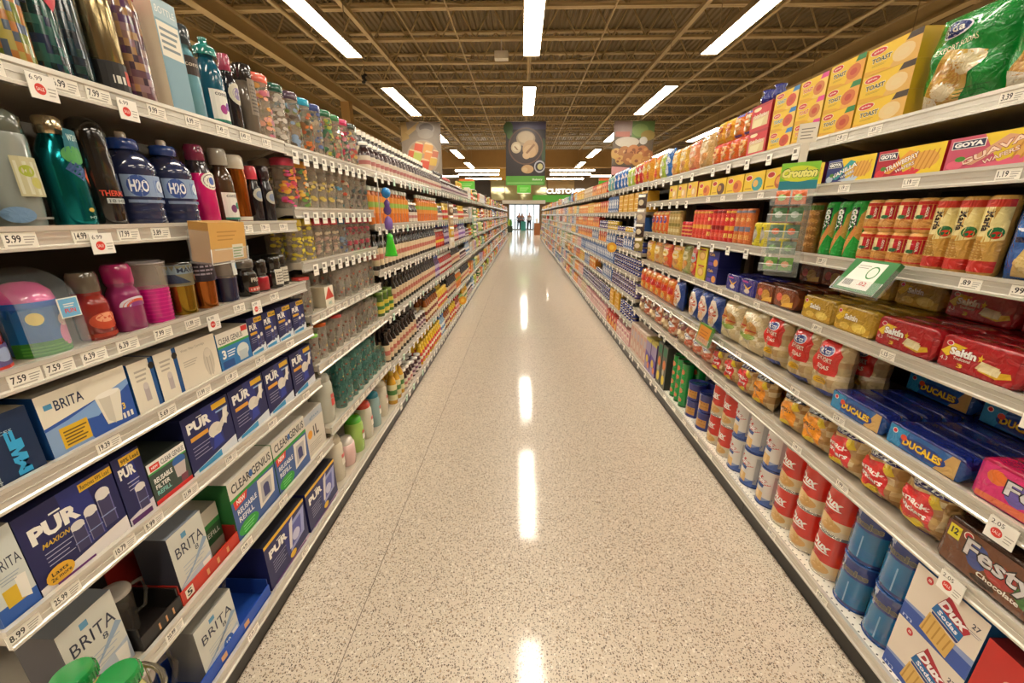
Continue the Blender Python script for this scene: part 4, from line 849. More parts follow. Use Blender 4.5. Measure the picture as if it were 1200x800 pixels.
T2 = [tumbler('tumbler with a coral lid and big pink and yellow flowers', 'D83A5A', ['D84A8A', 'E8B03A', 'C8384A', 'D8782A'], seed=11, h=.2, r=.044, dense=2), tumbler('tumbler with an orange-yellow lid and daisy print', 'E0A030', ['E0B040', 'D88A30', 'C8C0A8', '5A8A3A'], seed=12, h=.2, dense=1.4),
      tumbler('plain clear tumbler with a faint yellow print', 'A89C8C', ['B8A68A', 'C8B05A'], seed=13, h=.2, dense=.4), tumbler('plain clear tumbler with a blue motif', 'A89C8C', ['4A8AA8', 'B8A68A'], seed=14, h=.2, dense=.4),
      tumbler('plain clear tumbler with a rust motif', 'A89C8C', ['B84A2A', 'B8A68A'], seed=15, h=.2, dense=.4), tumbler('plain clear tumbler with a dark print', '8A8070', ['3A4A44', '4A3A34'], seed=16, h=.2, dense=.6)]
for i, y in enumerate((1.80, 1.90, 1.99, 2.08, 2.17, 2.26, 2.35, 2.44, 2.53, 2.62)):
    k = T2[[0, 1, 2, 2, 2, 3, 4, 5, 5, 5][i]]
    put(k, -1, y, .966, UL2[1][0]+.0008, group='clear tumblers on the second shelf'); put(T2[2], -1, y+.005, 1.07, UL2[1][0]+.0008, 'plain clear tumbler in the back row of the tumbler shelf', 'back row tumblers')
T3 = [tumbler('slim clear tumbler with a yellow lid and yellow rings', 'D8B82A', ['D8C83A', 'C8B030'], seed=21, h=.185, r=.036, dense=.7), tumbler('slim clear tumbler with a red lid', 'D8303A', ['B8A68A', 'A88A7A'], seed=22, h=.185, r=.036, dense=.6),
      tumbler('slim clear tumbler with a blue lid', '3A5A86', ['4A5A8A', '7A8A9A'], seed=23, h=.185, r=.036), tumbler('slim clear tumbler with a crimson lid', 'B81E3A', ['A83A4A', '8A7A6A'], seed=24, h=.185, r=.036)]
for i in range(10):
    y = 1.79+.09*i; k = T3[[0, 0, 1, 1, 1, 2, 3, 3, 3, 3][i]]
    put(k, -1, y, .966, UL2[2][0]+.0008, group='slim tumblers on the third shelf'); put(k, -1, y, 1.06, UL2[2][0]+.0008, k.desc.replace('slim', 'rear slim', 1), 'rear slim tumblers')
def glass_k(desc, c='C8BEB0', h=.155, r=.037, top=None):
    b = MB(); b.lathe([(r*.82, 0), (r*.84, .008), (r, h)], c, CLEAR, 18, 0, r, True, False); a = cyl_art(b, r*.93+.003, 0, h, PAPER, .5); a.r(.72, .05, .84, .62, 'F0EEE4'); [a.e(.15+.13*(q % 4), .15+.12*q, .05, .035, ['8A6A5A', 'B0563E', 'C8A86A', '6A7A6A'][q % 4], 8) for q in range(6)]
    if top: b.lathe([(r, h), (r, h+.012), (r*.5, h+.014)], top, GLOSS, 18, 0, r)
    return Kind('drinking_glass', 'glass', desc, [('drinking_glass', b)], 2*r, h, 2*r)
T4 = [glass_k('clear drinking glass with a white strip label'), glass_k('clear drinking glass with a red cap', top='C8342E', h=.16), glass_k('clear drinking glass with an orange cap', top='E0641E', h=.16), glass_k('clear drinking glass with a lime cap', top='7AC83A', h=.13), glass_k('smoky drinking glass with a white strip label', 'A8A090')]
for i in range(10):
    y = 1.79+.09*i
    if i not in (1, 2, 3): put(T4[[1, 1, 0, 0, 0, 0, 4, 0, 0, 4][i]], -1, y, .966, UL2[3][0]+.0008, group='glasses on the fourth shelf')
    put(T4[0], -1, y, 1.06, UL2[3][0]+.0008, 'clear drinking glass in the back row of the fourth shelf', 'back row glasses')
    put(T4[[3, 2, 4, 1, 0, 0, 4, 4, 0, 0][i]], -1, y, .966, UL2[4][0]+.0008, (T4[[3, 2, 4, 1, 0, 0, 4, 4, 0, 0][i]].desc + ' on the fifth shelf'), 'glasses on the fifth shelf'); put(T4[4], -1, y, 1.06, UL2[4][0]+.0008, 'smoky glass in the back row of the fifth shelf', 'rear smoky glasses')
k = box_k('snack_box', 'small white box with a green word and red fruit picture', .09, .1, .08, 'E8E0CC', 'C8BCA0', 'D8D0BC', lambda a: (a.poly([(0, .4), (.5, 1), (1, .4)], 'C8402E'), a.t('AVO', .3, .1, .7, .25, '3A9A8A', .02))); put(k, -1, 1.97, .968, UL2[3][0]+.0008)
LAB[-1][0].location.x += .0
# pitchers and jars on the lower shelves
def jugk(desc, c, lidc, h=.25, r=.06, patch=None, name='plastic_jug', tr=GLOSS):
    b = MB(); b.lathe([(r*.86, 0), (r*.9, .01), (r, h*.35), (r*.95, h*.8), (r*.8, h-.03)], c, tr, 24, 0, r)
    if patch: a = cyl_art(b, r*.98+.002, 0, h, PAPER, .5); a.r(.42, .35, .6, .5, patch); a.r(.42, .52, .58, .6, 'C8504A')
    l = MB(); l.lathe([(r*.84, h-.032), (r*.86, h-.02), (r*.7, h), (r*.2, h+.004)], lidc, GLOSS, 24, 0, r)
    hd = MB(); hd.tube([(r*.5, r*1.5, h-.04), (r*.9, r*2.1, h-.05), (r*.9, r*2.25, h*.5), (r*.5, r*1.75, h*.3)], .009, lidc, GLOSS, 8)
    return Kind(name, 'jug', desc, [('body', b), ('lid', l), ('handle', hd)], 2*r, h, 2*r)
PJ = [jugk('pale translucent jug with a red patch label', 'B8B8A8', 'B4B2A2', .25, .062, 'C8403A', tr=GLOSS), jugk('pale cream jug with a small label', 'CFC6B0', 'BDB59E', .25, .058, 'D8D0C0'), jugk('lime green jug with a bright green lid', '9ABF5A', '4AAE28', .22, .056, 'E8E8DC'), jugk('pale pink jug with a white lid', 'D8B4AC', 'D8CFC4', .16, .056), jugk('clear jug with a teal blue lid', '8AA8A8', '1E7A8E', .24, .05, 'D8D8CC'),
      jugk('cream jug with a small red lid', 'CFC8B4', 'C8402E', .24, .056, 'E0D8C8')]
tg = [glass_k('teal green faceted drinking glass', '3E8478', .13, .036), glass_k('pale green faceted drinking glass', '6AA49A', .13, .036)]
put(PJ[0], -1, 1.83, .955, UL2[5][0]+.0008)
for i in range(9):
    y = 1.985+.08*i
    for rr_ in range(2): put(tg[(i+rr_) % 2], -1, y, .955+.08*rr_, UL2[5][0]+.0008, ['teal green faceted glass on the sixth shelf, front row', 'teal green faceted glass on the sixth shelf, back row'][rr_], 'green glasses %d' % rr_)
    if i < 7:
        for rr_ in range(2): put(tg[(i+rr_) % 2], -1, y, .955+.08*rr_, UL2[5][0]+.1325, ['teal green faceted glass stacked on another, front row', 'teal green faceted glass stacked on another, back row'][rr_], 'stacked green glasses %d' % rr_)
for k, y in ((PJ[1], 1.83), (PJ[3], 1.97), (PJ[2], 2.11), (PJ[5], 2.26), (PJ[4], 2.41), (PJ[1], 2.56)): put(k, -1, y-.0, .945, .1408, k.desc + (' at the far end' if y > 2.5 else ''))
k = box_k('pink_carton', 'orange and white patterned packet lying in front of the pink jug', .1, .07, .05, 'D86A3A', 'C8502A', 'E8C8B0', lambda a: (a.circ(.3, .5, .2, 'F0B04A'), a.r(.55, .2, .95, .8, 'E8D8C8')), 'packet'); KINDS['pk'] = k

# ------------------------------------------------------------------ generic small products for the long rows
def gb(name, desc, r, h, body, cap, lab, lab2=None, capr=None, neck=.5, z0=.12, z1=.6, cat='bottle', dots=None, mat=GLOSS):
    b = MB(); ch = h*.12; sh = h-ch
    b.lathe([(r*.95, 0), (r, h*.03), (r, sh*.68), (r*.85, sh*.8), (r*neck, sh*.93), (r*neck, sh)], body, mat, 10, 0, r)
    b.lathe([(r+.0008, h*z0), (r+.0008, h*z1)], lab, PAPER, 10, 0, r, False, False)
    if lab2: b.lathe([(r+.0014, h*(z0+(z1-z0)*.35)), (r+.0014, h*(z0+(z1-z0)*.65))], lab2, PAPER, 10, 0, r, False, False)
    if dots: a = cyl_art(b, r+.0016, h*z0, h*(z1-z0), PAPER, .4); a.e(.5, .5, .26, .2, dots, 8); a.r(.2, .12, .8, .2, 'F0EAD8')
    cr = capr or r*neck*1.2
    b.lathe([(cr, sh), (cr, h*.985), (cr*.8, h)], cap, GLOSS, 10, 0, r)
    return Kind(name, cat, desc, [(name, b)], 2*r, h, 2*r)
def gx(name, desc, w, h, d, c, c2, c3=None, top=None, side=None, cat='box', mat=PAPER, style=0):
    b = MB().box(-w/2, w/2, 0, d, 0, h, c, mat, side or c, top or c)
    a = box_art(b, w, h, mat)
    if style == 0: a.r(0, .62, 1, .86, c2); a.e(.5, .34, .32, .2, c3 or 'F0E6D0', 12); a.e(.5, .34, .2, .13, c2, 10); a.r(.2, .7, .8, .78, 'F4EEDC')
    elif style == 1: a.quad([(0, 0), (1, .1), (1, .55), (0, .35)], c2); a.e(.3, .76, .22, .12, c3 or 'D8322A', 12); a.e(.7, .4, .24, .26, 'D8A860', 12); a.r(.12, .5, .55, .6, '3A2A1A')
    elif style == 2: a.r(.08, .1, .92, .9, c2); a.r(.2, .55, .8, .78, c3 or WH); a.e(.5, .3, .25, .14, c, 10)
    else:
        for q in range(4): a.quad([(0, .1+.22*q), (1, .02+.22*q), (1, .1+.22*q), (0, .18+.22*q)], c2)
        a.e(.5, .55, .3, .2, c3 or WH, 12)
    return Kind(name, cat, desc, [(name, b)], w, h, d)
def gp(name, desc, w, h, d, c, c2, c3=None, cat='packet', ph=0.0, wr=.15):
    b = MB(); a = bag(b, w, h, d, c, FOIL, wr, ph, nx=8, ny=8); a.cell = w/4
    a.r(0.06, .82, .94, .95, c2); a.e(.5, .6, .34, .14, c3 or WH, 10); a.e(.5, .3, .3, .17, c2, 10); a.r(.3, .56, .7, .64, c)
    return Kind(name, cat, desc, [(name, b)], w, h, d)
def gc(name, desc, r, h, c, c2, lid, cat='can'):
    b = MB(); b.lathe([(r, 0), (r, h*.3), (r, h*.7), (r, h-.006)], [c, c2, c], GLOSS, 14, 0, r); b.lathe([(r*1.02, h-.008), (r*1.03, h-.003), (r*.9, h)], lid, METAL, 14, 0, r)
    b.lathe([(r*1.02, 0), (r*1.02, .004)], lid, METAL, 14, 0, r, True, False)
    a = cyl_art(b, r+.0006, 0, h, PAPER, .4); a.e(.5, .5, .3, .16, WH, 10); a.e(.5, .5, .2, .1, c, 8)
    return Kind(name, cat, desc, [(name, b)], 2*r, h, 2*r)
BOT = dict(
 soy=gb('sauce_bottle', 'dark bottle with white cap and cream label', .03, .26, '1C1210', 'EDE6D6', 'DCCDB0', capr=.018),
 soy2=gb('soy_bottle', 'black bottle with dark cap and cream label', .031, .24, '17100E', '2A1C18', 'D8C4A0', 'B86A5A', capr=.02),
 redb=gb('hot_sauce_bottle', 'red sauce bottle with a white cap', .027, .2, '9A2418', 'E8E0D0', 'C8402A', 'E8C84A'),
 orng=gb('dressing_bottle', 'orange bottle with a green-banded label', .035, .24, 'D8742A', 'D8DCC8', 'D8862E', '8FB04A', z0=.3, z1=.75, capr=.024),
 white=gb('sauce_jar', 'dark jar with white lid and cream label', .038, .165, '32181A', 'EDE8DC', 'DCD0BC', 'B8706A', capr=.03, neck=.6, z0=.04, z1=.52, cat='jar'),
 plum=gb('jam_jar', 'plum jar with a white lid', .036, .14, '3A1A26', 'D8D4CC', 'C8BCB8', '6A3A5A', capr=.032, neck=.85, cat='jar'),
 green=gb('pickle_jar', 'green jar with a yellow label', .04, .17, '4A6A2A', '7A9A3A', 'D8C84A', '3A7A3A', capr=.036, neck=.85, cat='jar'),
 yel=gb('mustard_bottle', 'yellow squeeze bottle', .034, .2, 'D8B02A', 'E8C84A', 'C83A2A', 'E8E0C0', capr=.02),
 ket=gb('ketchup_bottle', 'red squeeze bottle with a white cap', .036, .22, 'B01E18', 'E8E2D6', 'D8D0C0', 'A82A20', capr=.022),
 amber=gb('vinegar_bottle', 'amber bottle with a black cap', .032, .25, '8A4A1A', '1E1612', 'E0CFA4', '7A2A1A', capr=.018),
 purp=gb('juice_bottle', 'purple bottle with a blue cap', .038, .24, '4A2A5E', '3A4A9A', 'C8B8D0', '7A4A9A', capr=.02),
 blue=gb('water_bottle', 'pale blue bottle', .036, .23, '8AA8C0', '3A6AB0', 'E8E8E4', '5A8ABA', capr=.02),
 oil=gb('oil_bottle', 'golden oil bottle', .036, .26, 'C8962A', 'D8B83A', 'D8D0A0', '4A7A3A', capr=.02),
 pinkd=gb('syrup_bottle', 'pink-labelled bottle with red cap', .034, .22, '8A4A3A', 'C83A3A', 'E0B8B0', 'D8707A', capr=.02))
LABS = []
def fill(side, Y0, Y1, z, dep, seq, pitch=None, rows=1, rowgap=.085, stack=1, gap=.004, where='', jit=.003, hmax=None):
    """stand products side by side along one shelf; seq = kinds in order with weights"""
    y = Y0+.012; n = sum(w for _, w in seq); i = 0
    spans = []; acc = Y0+.012; tot = (Y1-Y0-.024)
    for k, w in seq: spans.append((acc, acc+tot*w/n, k)); acc += tot*w/n
    for a, b, k in spans:
        p = max(k.w+gap, pitch or 0); m = max(1, int((b-a+.002)/p)); st = (b-a)/m
        for q in range(m):
            yy = a+st*(q+.5)
            for r_ in range(rows):
                for s_ in range(stack):
                    if hmax and k.h*(s_+1) > hmax: continue
                    pos = ['front row', 'second row', 'third row'][r_]; up = ['', ', second layer', ', third layer', ', fourth layer'][min(s_, 3)]
                    lab = '%s%s%s' % (k.desc, where, up) if rows == 1 else '%s%s, %s%s' % (k.desc, where, pos, up)
                    put(k, side, yy+R.uniform(-jit, jit)*.4, dep+.014+r_*max(rowgap, k.d+.004)+R.uniform(0, .004), z+.0008+s_*(k.h+.001), lab, lab)
B = BOT; ORDS = ['top', 'second', 'third', 'fourth', 'fifth', 'bottom']
seqs = [ # unit 3 .. : per level
 [[('soy', 1)], [('purp', .3), ('redb', .3), ('redb', .4)], [('soy2', 1)], [('green', .25), ('soy2', .75)], [('soy2', .7), ('plum', .3)], [('oil', .25), ('white', .2), ('plum', .25), ('yel', .3)]],
 [[('soy', .6), ('ket', .4)], [('redb', .5), ('ket', .5)], [('soy2', .6), ('redb', .4)], [('soy2', .5), ('purp', .2), ('ket', .3)], [('amber', .5), ('yel', .5)], [('yel', .5), ('blue', .2), ('amber', .3)]],
 [[('soy2', .5), ('pinkd', .5)], [('yel', .3), ('amber', .7)], [('purp', .5), ('pinkd', .5)], [('ket', .4), ('soy2', .6)], [('soy2', .6), ('orng', .4)], [('yel', .4), ('pinkd', .3), ('green', .3)]],
 [[('green', .5), ('oil', .5)], [('pinkd', .5), ('white', .5)], [('purp', .6), ('plum', .4)], [('plum', .6), ('blue', .4)], [('soy2', .8), ('yel', .2)], [('oil', .4), ('plum', .6)]],
 [[('green', .4), ('pinkd', .6)], [('blue', .5), ('amber', .5)], [('orng', .5), ('purp', .5)], [('purp', .4), ('orng', .6)], [('amber', .6), ('white', .4)], [('orng', .3), ('pinkd', .7)]]]
def near_bays():
    for bi in range(4):
        a, b = YL[bi], YL[bi+1]
        for li, (z, d) in enumerate(UL3):
            w = ', %s left unit, %s shelf' % (names[bi], ORDS[li])
            sq = [(B[k], x) for k, x in seqs[bi][li]]
            lower = li >= 1
            if li == 0:   # short pale jars in front of tall dark bottles
                fill(-1, a, b, z, d, [(B['white'] if bi < 2 else B['plum'], 1)], .086, 1, where=w)
                fill(-1, a, b, z, d+.082, sq, .078, 1, where=w + ', behind')
            elif li == 1:
                fill(-1, a, b, z, d, [(B['orng'], .75), (B['white'], .25)] if bi < 2 else [(B['yel'], .5), (B['white'], .5)], .08, 1, where=w)
                fill(-1, a, b, z, d+.08, sq, .075, 1, where=w + ', behind')
            else:
                fill(-1, a, b, z, d, sq, .08 if bi < 2 else .1, 2 if (bi < 3 and z < 1.3) else 1, .075, where=w)
def far_bays():
    for bi in range(4, len(YL)-1):
        a, b = YL[bi], YL[bi+1]
        far = bi >= 10
        for li, (z, d) in enumerate(UL3):
            w = ', %s left unit, %s shelf' % (names[bi], ORDS[li])
            P_ = FARL; ks = [R.choice(P_) for _ in range(3)]
            fill(-1, a, b, z, d, [(k, 1) for k in ks], .14 if not far else .19, 1, where=w, stack=2 if ks[0].h < .12 else 1, hmax=.27)
FARL = [gx('white_carton', 'white carton', .12, .2, .08, 'E8E2D6', '9AB0C8', 'C8A05A', style=2), gx('lilac_carton', 'lilac carton', .11, .19, .08, 'B4A4C4', 'E4DCDC', '8A6AA0', style=1), gx('teal_carton', 'teal carton', .11, .19, .08, '6A9A94', 'E4DCCC', '3A6A6A'), B['orng'], B['pinkd'], B['amber'], B['plum'], B['yel'], B['blue'], B['green'],
        gp('chip_packet', 'lime green packet', .13, .22, .07, 'A8B83A', 'E8E0A0', 'D8D8C0'), gp('rice_packet', 'lilac packet', .12, .2, .06, 'A890B0', 'D8D0D8', '7A5A9A'), gx('orange_carton', 'orange carton', .12, .2, .08, 'D8782E', 'E8B060', 'F0E0C8'),
        gx('pale_carton', 'pale cream carton', .13, .21, .08, 'DCCFB8', 'C86A4A', 'B0A088', style=2), gx('red_carton', 'red and cream carton', .12, .18, .08, 'C8563E', 'E8D8B8', style=1), gp('nut_packet', 'amber packet', .12, .2, .06, 'C8963A', 'E8D08A', 'A83A2A'),
        gc('soup_can', 'red and white can', .038, .11, 'B83A2A', 'E8E0D0', 'C8C0B0'), gc('bean_can', 'green-labelled can', .038, .11, '4A7A3A', 'D8D0A8', 'C8C0B0')]
near_bays(); far_bays()
# ------------------------------------------------------------------ products: right, nearest unit
def Rr(k, lvl, Yc, back=0.0, lab=None, dz=0.0, yaw=0.0, lv=UR, **kw):
    z, d = lv[lvl]; return put(KB[k] if isinstance(k, str) else k, 1, Yc, d+.016+back, z+dz+.0008, label=lab, yaw=yaw, **kw)
def bag_k(name, desc, w, h, d, c, art=None, wr=.12, ph=0.0, colfn=None, cat='bag', nx=18, ny=18, mat=FOIL, extra=None):
    b = MB(); a = bag(b, w, h, d, c, mat, wr, ph, colfn, nx, ny)
    if art: art(a)
    parts = [(name if not extra else 'body', b)] + (extra or [])
    return Kind(name, cat, desc, parts, w, h, d)
# top shelf
def grn(ph):
    def f(a):
        a.quad([(.0+.04, .06), (.6, .03), (.8, .5), (.35, .62)], 'C8A24E'); a.quad([(.1, .1), (.5, .06), (.62, .4), (.3, .5)], 'B8843A'); a.e(.66, .42, .16, .12, 'D8C8A0'); a.e(.42, .18, .13, .1, 'DCCCA8')
        a.quad([(.06, .06), (.3, .02), (.34, .12), (.1, .2)], 'D8CCB8'); a.e(.38, .8, .2, .085, 'E8E8F0'); a.e(.38, .8, .185, .075, '22336E'); a.t('Gilda', .25, .76, .51, .84, 'F0EEE4', .02, rot=.15)
        a.t('EXPORT SODAS', .22, .6, .72, .66, 'E8E4C0', .01, rot=.12); a.lines(.55, .08, .92, .2, 3, '0E6A2A', .2)
    return f
KB['green'] = bag_k('cracker_bag', 'tall glossy green cracker bag with a dark blue oval badge', .215, .25, .1, '0E8A32', grn(0), .2, .3, cat='bag')
KB['green2'] = bag_k('cracker_bag', 'tall glossy green cracker bag cut off by the right edge', .225, .25, .1, '0E8A32', grn(1), .2, 1.7, cat='bag')
def toast(c1, c2, corner, tcol='2A3A1E', word='TOAST'):
    def f(a):
        a.r(0, 0, 1, 1, 'E4BC22'); a.quad([(.5, 0), (1, 0), (1, .95), (.72, .8)], c1); a.e(.72, .42, .2, .3, c2, 14); a.e(.72, .42, .1, .14, 'B8401E' if corner != '3A2A1A' else 'E0C890', 10)
        a.quad([(.72, .78), (1, .78), (1, 1), (.78, 1)], corner); a.e(.22, .82, .17, .13, 'E8E0C8'); a.e(.22, .82, .155, .115, 'C8281E'); a.t('gilda', .12, .78, .32, .86, 'F4EAD8', .02)
        a.t(word, .12, .42, .5, .6, tcol, .03, out='F4EEDC'); a.lines(.14, .28, .42, .36, 2, '8A6A1A', .3); a.quad([(0, 0), (.6, 0), (.4, .12), (0, .2)], 'D8A01E')
    return f
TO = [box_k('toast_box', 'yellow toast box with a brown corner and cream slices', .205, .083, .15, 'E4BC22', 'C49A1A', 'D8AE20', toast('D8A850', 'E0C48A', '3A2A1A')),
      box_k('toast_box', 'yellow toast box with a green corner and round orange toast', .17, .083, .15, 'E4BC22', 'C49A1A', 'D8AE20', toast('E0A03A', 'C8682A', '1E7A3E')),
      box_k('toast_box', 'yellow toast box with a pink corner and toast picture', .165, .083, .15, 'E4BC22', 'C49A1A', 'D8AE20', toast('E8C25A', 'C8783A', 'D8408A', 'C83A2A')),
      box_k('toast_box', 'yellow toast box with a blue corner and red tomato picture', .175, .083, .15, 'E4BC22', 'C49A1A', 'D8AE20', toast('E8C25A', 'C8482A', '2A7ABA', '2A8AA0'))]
def sodas(a): a.r(0, 0, 1, 1, 'C8242E'); a.r(.1, .14, .9, .62, 'D8C48E'); a.t('Soda Crackers', .16, .5, .84, .66, 'F4E8D0', .02, out='A81E24'); a.quad([(.15, .16), (.6, .14), (.7, .44), (.2, .42)], 'E4D8A8'); a.e(.3, .84, .2, .08, 'F0D8B0'); a.r(0, .9, 1, 1, 'A81E28')
KB['redsoda'] = box_k('cracker_box', 'red cracker box with a cream picture', .175, .12, .14, 'C8242E', 'A81E28', 'A81E28', sodas)
def pouch(c, c2, c3):
    def f(a): a.r(.06, .84, .94, .96, c2); a.e(.5, .62, .34, .16, c3, 14); a.t('galletas', .2, .72, .8, .8, 'F4EAD0', .02); a.e(.4, .28, .22, .13, 'D8A05A', 10); a.e(.64, .36, .2, .12, 'C8843A', 10); a.r(.1, .04, .9, .12, c2); a.r(.3, .58, .7, .66, c)
    return f
PO = [bag_k('cookie_pouch', 'yellow-orange cookie pouch standing on the top right shelf', .1, .125, .055, 'E8A82A', pouch('E8A82A', 'E8C84A', 'C8602A'), .1, .2, nx=10, ny=10), bag_k('cookie_pouch', 'orange cookie pouch with a purple emblem', .1, .125, .055, 'E87A2A', pouch('E87A2A', '6A5AA0', 'E8C88A'), .1, .9, nx=10, ny=10),
      bag_k('cookie_pouch', 'orange cookie pouch with a red foot', .1, .125, .055, 'E0641E', pouch('E0641E', 'D8281E', 'E8B05A'), .1, 1.9, nx=10, ny=10), bag_k('cookie_pouch', 'tan cookie pouch with a brown emblem', .19, .21, .07, 'C8A060', pouch('C8A060', 'B88A4A', 'E4CCA0'), .1, .5, nx=10, ny=10),
      bag_k('cookie_pouch', 'salmon cookie pouch with a pink emblem', .17, .205, .07, 'E08A5A', pouch('E08A5A', 'D85A4A', 'F0C8A0'), .1, .5, nx=10, ny=10), bag_k('cookie_pouch', 'golden cookie pouch with an orange emblem', .16, .2, .07, 'E0B03A', pouch('E0B03A', 'E08A2A', 'F0D89A'), .1, .5, nx=10, ny=10)]
Rr('green2', 0, 1.11, 0, yaw=.08); Rr('green', 0, 1.345, 0, yaw=.06)
for i, (k, y, n) in enumerate(((TO[0], 1.575, 3), (TO[1], 1.772, 3), (TO[2], 1.95, 3), (TO[3], 2.13, 3))):
    for s in range(n): Rr(k, 0, y, 0, k.desc + ', %s box' % ['bottom', 'middle', 'top'][s], dz=s*.0835+(.005 if i == 1 else 0))
for s in range(2): Rr('redsoda', 0, 2.33, 0, 'red cracker box with a cream picture, %s of the two' % ['lower', 'upper'][s], dz=s*.1205)
for i in range(4):
    Rr(PO[2], 0, 2.48+.107*i, 0, 'orange pouch with a red foot, lower row on the top right shelf', group='orange pouches lower row'); Rr(PO[[1, 1, 0, 0][i]], 0, 2.48+.107*i, 0.01, PO[[1, 1, 0, 0][i]].desc+', stacked above', dz=.124, group='pouches upper row %d' % (i//2))
for i in range(2): 
    b = MB(); b.lathe([(.012, 0), (.03, .02), (.034, .04), (.02, .06), (.03, .075), (.01, .08)], '2A2E8A', FOIL, 12, 0, .03); k = Kind('twisted_packet', 'packet', 'blue and white wrapped packet lying on top of the red boxes, %s' % ['nearer one', 'farther one'][i], [('twisted_packet', b)], .07, .08, .06)
    Rr(k, 0, 2.3+.1*i, .03, dz=.2415)
Rr(PO[3], 0, 2.905+.09, 0); Rr(PO[4], 0, 3.18, 0); Rr(PO[5], 0, 3.36, 0, 'golden cookie pouch beside the salmon one'); Rr(PO[5], 0, 3.53, 0, 'golden cookie pouch two along from the salmon one')
LAB[-4][0].location.y = 2.99
# wafers
def wafer(word, bg, c2, band, tc, w2='WAFERS', dark='8A1A2A'):
    def f(a):
        a.r(0, 0, 1, 1, 'E8C82A'); a.quad([(0, 0), (.5, 0), (.3, 1), (0, 1)], bg); a.quad([(.3, 0), (.62, 0), (.95, .6), (.6, .3)], c2)
        a.e(.75, .5, .2, .3, 'E0A84A', 12); 
        for q in range(5): a.quad([(.56+.07*q, .2), (.58+.07*q, .2), (.66+.07*q, .8), (.64+.07*q, .8)], 'C8862A')
        a.quad([(.3, .12), (.7, .0), (.72, .06), (.45, .2)], c2); a.quad([(.16, .2), (.26, .16), (.62, .8), (.5, .9)], band)
        a.t(word, .14, .42, .66, .6, tc, .03, 0, .33, out=dark); a.t(w2, .34, .28, .62, .4, tc, .02, 0, .33, out=dark)
        a.r(.03, .66, .33, .9, 'E8E4DC'); a.r(.038, .68, .322, .88, '1E2248'); a.t('GOYA', .05, .71, .31, .85, 'F4F4F0', .06)
        a.e(.1, .2, .08, .14, c2, 10); a.e(.14, .36, .05, .08, '4A8A2A', 8)
    return f
KB['guava'] = box_k('wafer_box', 'yellow and pink guava wafer box at the right edge', .29, .088, .1, 'E8C82A', 'D86A7A', 'D8B02A', wafer('GUAVA', 'C8506A', 'E0607A', 'D8A07A', 'F4D8C0'))
KB['straw'] = box_k('wafer_box', 'red and yellow strawberry wafer box', .23, .088, .1, 'E8C82A', 'B81E2E', 'D8B02A', wafer('STRAWBERRY', 'B01A30', 'D8303E', 'E8A03A', 'F8F0E0'))
KB['vanil'] = box_k('wafer_box', 'blue and yellow vanilla wafer box', .225, .088, .1, 'E8C82A', '2A3A86', 'D8B02A', wafer('VANILLA', '22307A', 'B8C8D8', '2A9A9A', 'F4F4F0', dark='1E3A6A'))
KB['choc'] = box_k('wafer_box', 'purple and yellow wafer box behind the green hanging rack', .2, .088, .1, 'E8C82A', '5A1A4A', 'D8B02A', wafer('CHOCOLATE', '6A1E4E', 'C8A0A8', 'B86A3A', 'F4F0E0', dark='4A1A3A'))
def gal(c, c3): return lambda a: (a.r(0, 0, 1, 1, 'E6C028'), a.e(.68, .38, .26, .34, c, 14), a.e(.6, .42, .13, .18, c3, 10), a.e(.24, .72, .17, .15, 'F0E4C8'), a.e(.24, .72, .15, .12, 'C8241E'), a.r(.1, .16, .42, .22, 'B8861E'))
GX = [box_k('cookie_box', 'small yellow cookie box %s' % n, .19, .1, .1, 'E6C028', 'C49A1A', 'D8AE20', gal(c, c3)) for n, c, c3 in (('picturing brown cookies', 'B05A2A', 'D8904A'), ('with a teal corner', '3A9AA0', 'E0B05A'), ('picturing orange cookies', 'D87A2A', 'B84A1E'), ('picturing dark cookies', '5A3420', 'C8903A'))]
Rr('guava', 1, 1.138); Rr('straw', 1, 1.408); Rr('vanil', 1, 1.645); Rr('choc', 1, 1.88)
for i, (q, y) in enumerate(((0, 2.09), (1, 2.29), (2, 2.49), (3, 2.69), (2, 2.89))): Rr(GX[q], 1, y, 0, GX[q].desc + [' next to the purple wafer box', '', ', nearer one', '', ', farther one'][i])
for i, c in enumerate(('C83A2A', 'DCC48A', 'B8A070')): Rr(box_k('cookie_box', ['red', 'cream', 'khaki'][i]+' cookie box at the far end of the second right shelf', .17, .11, .1, c, c, c, gal('E0B070', 'F0E0C0')), 1, 3.09+.19*i)
# maria biscuits
def maria(a, y0=0, y1=1):
    h = y1-y0
    a.r(.0, y0, 1, y0+h*.99, 'D8A050'); a.r(0, y0+.88*h, 1, y0+h, 'C83A2A'); a.r(0, y0, 1, y0+.06*h, 'C8402E')
    a.r(.05, y0+.36*h, .55, y0+.87*h, 'E8D49A'); a.r(.55, y0+.36*h, .95, y0+.87*h, 'B81E2A'); a.e(.56, y0+.45*h, .18, .07*h, '1E6A3A')
    a.t('María', .06, y0+.52*h, .5, y0+.62*h, '4A2A14', .03, rot=-PI/2); a.t('GOYA', .56, y0+.58*h, .94, y0+.66*h, 'F0E0D0', .04, rot=-PI/2); a.e(.5, y0+.2*h, .46, .15*h, 'C0823A', 14); a.e(.5, y0+.2*h, .36, .11*h, 'CC9248', 12)
def roll_k(name, desc, w, h, c, art, cat='packet', wr=0):
    """upright roll pack: rounded column with crimped ends"""
    b = MB(); r = w/2; b.lathe([(r*.86, 0), (r*.98, .006), (r, .014), (r, h-.014), (r*.98, h-.006), (r*.8, h)], c, FOIL, 18, 0, r)
    a = Art(b, w*1.35, h-.02, (lambda x, y, o: ((r+.001+o)*math.sin(x/r), r-(r+.001+o)*math.cos(x/r), y+.01)), FOIL, cell=.012); art(a)
    return Kind(name, cat, desc, [(name, b)], w, h, w)
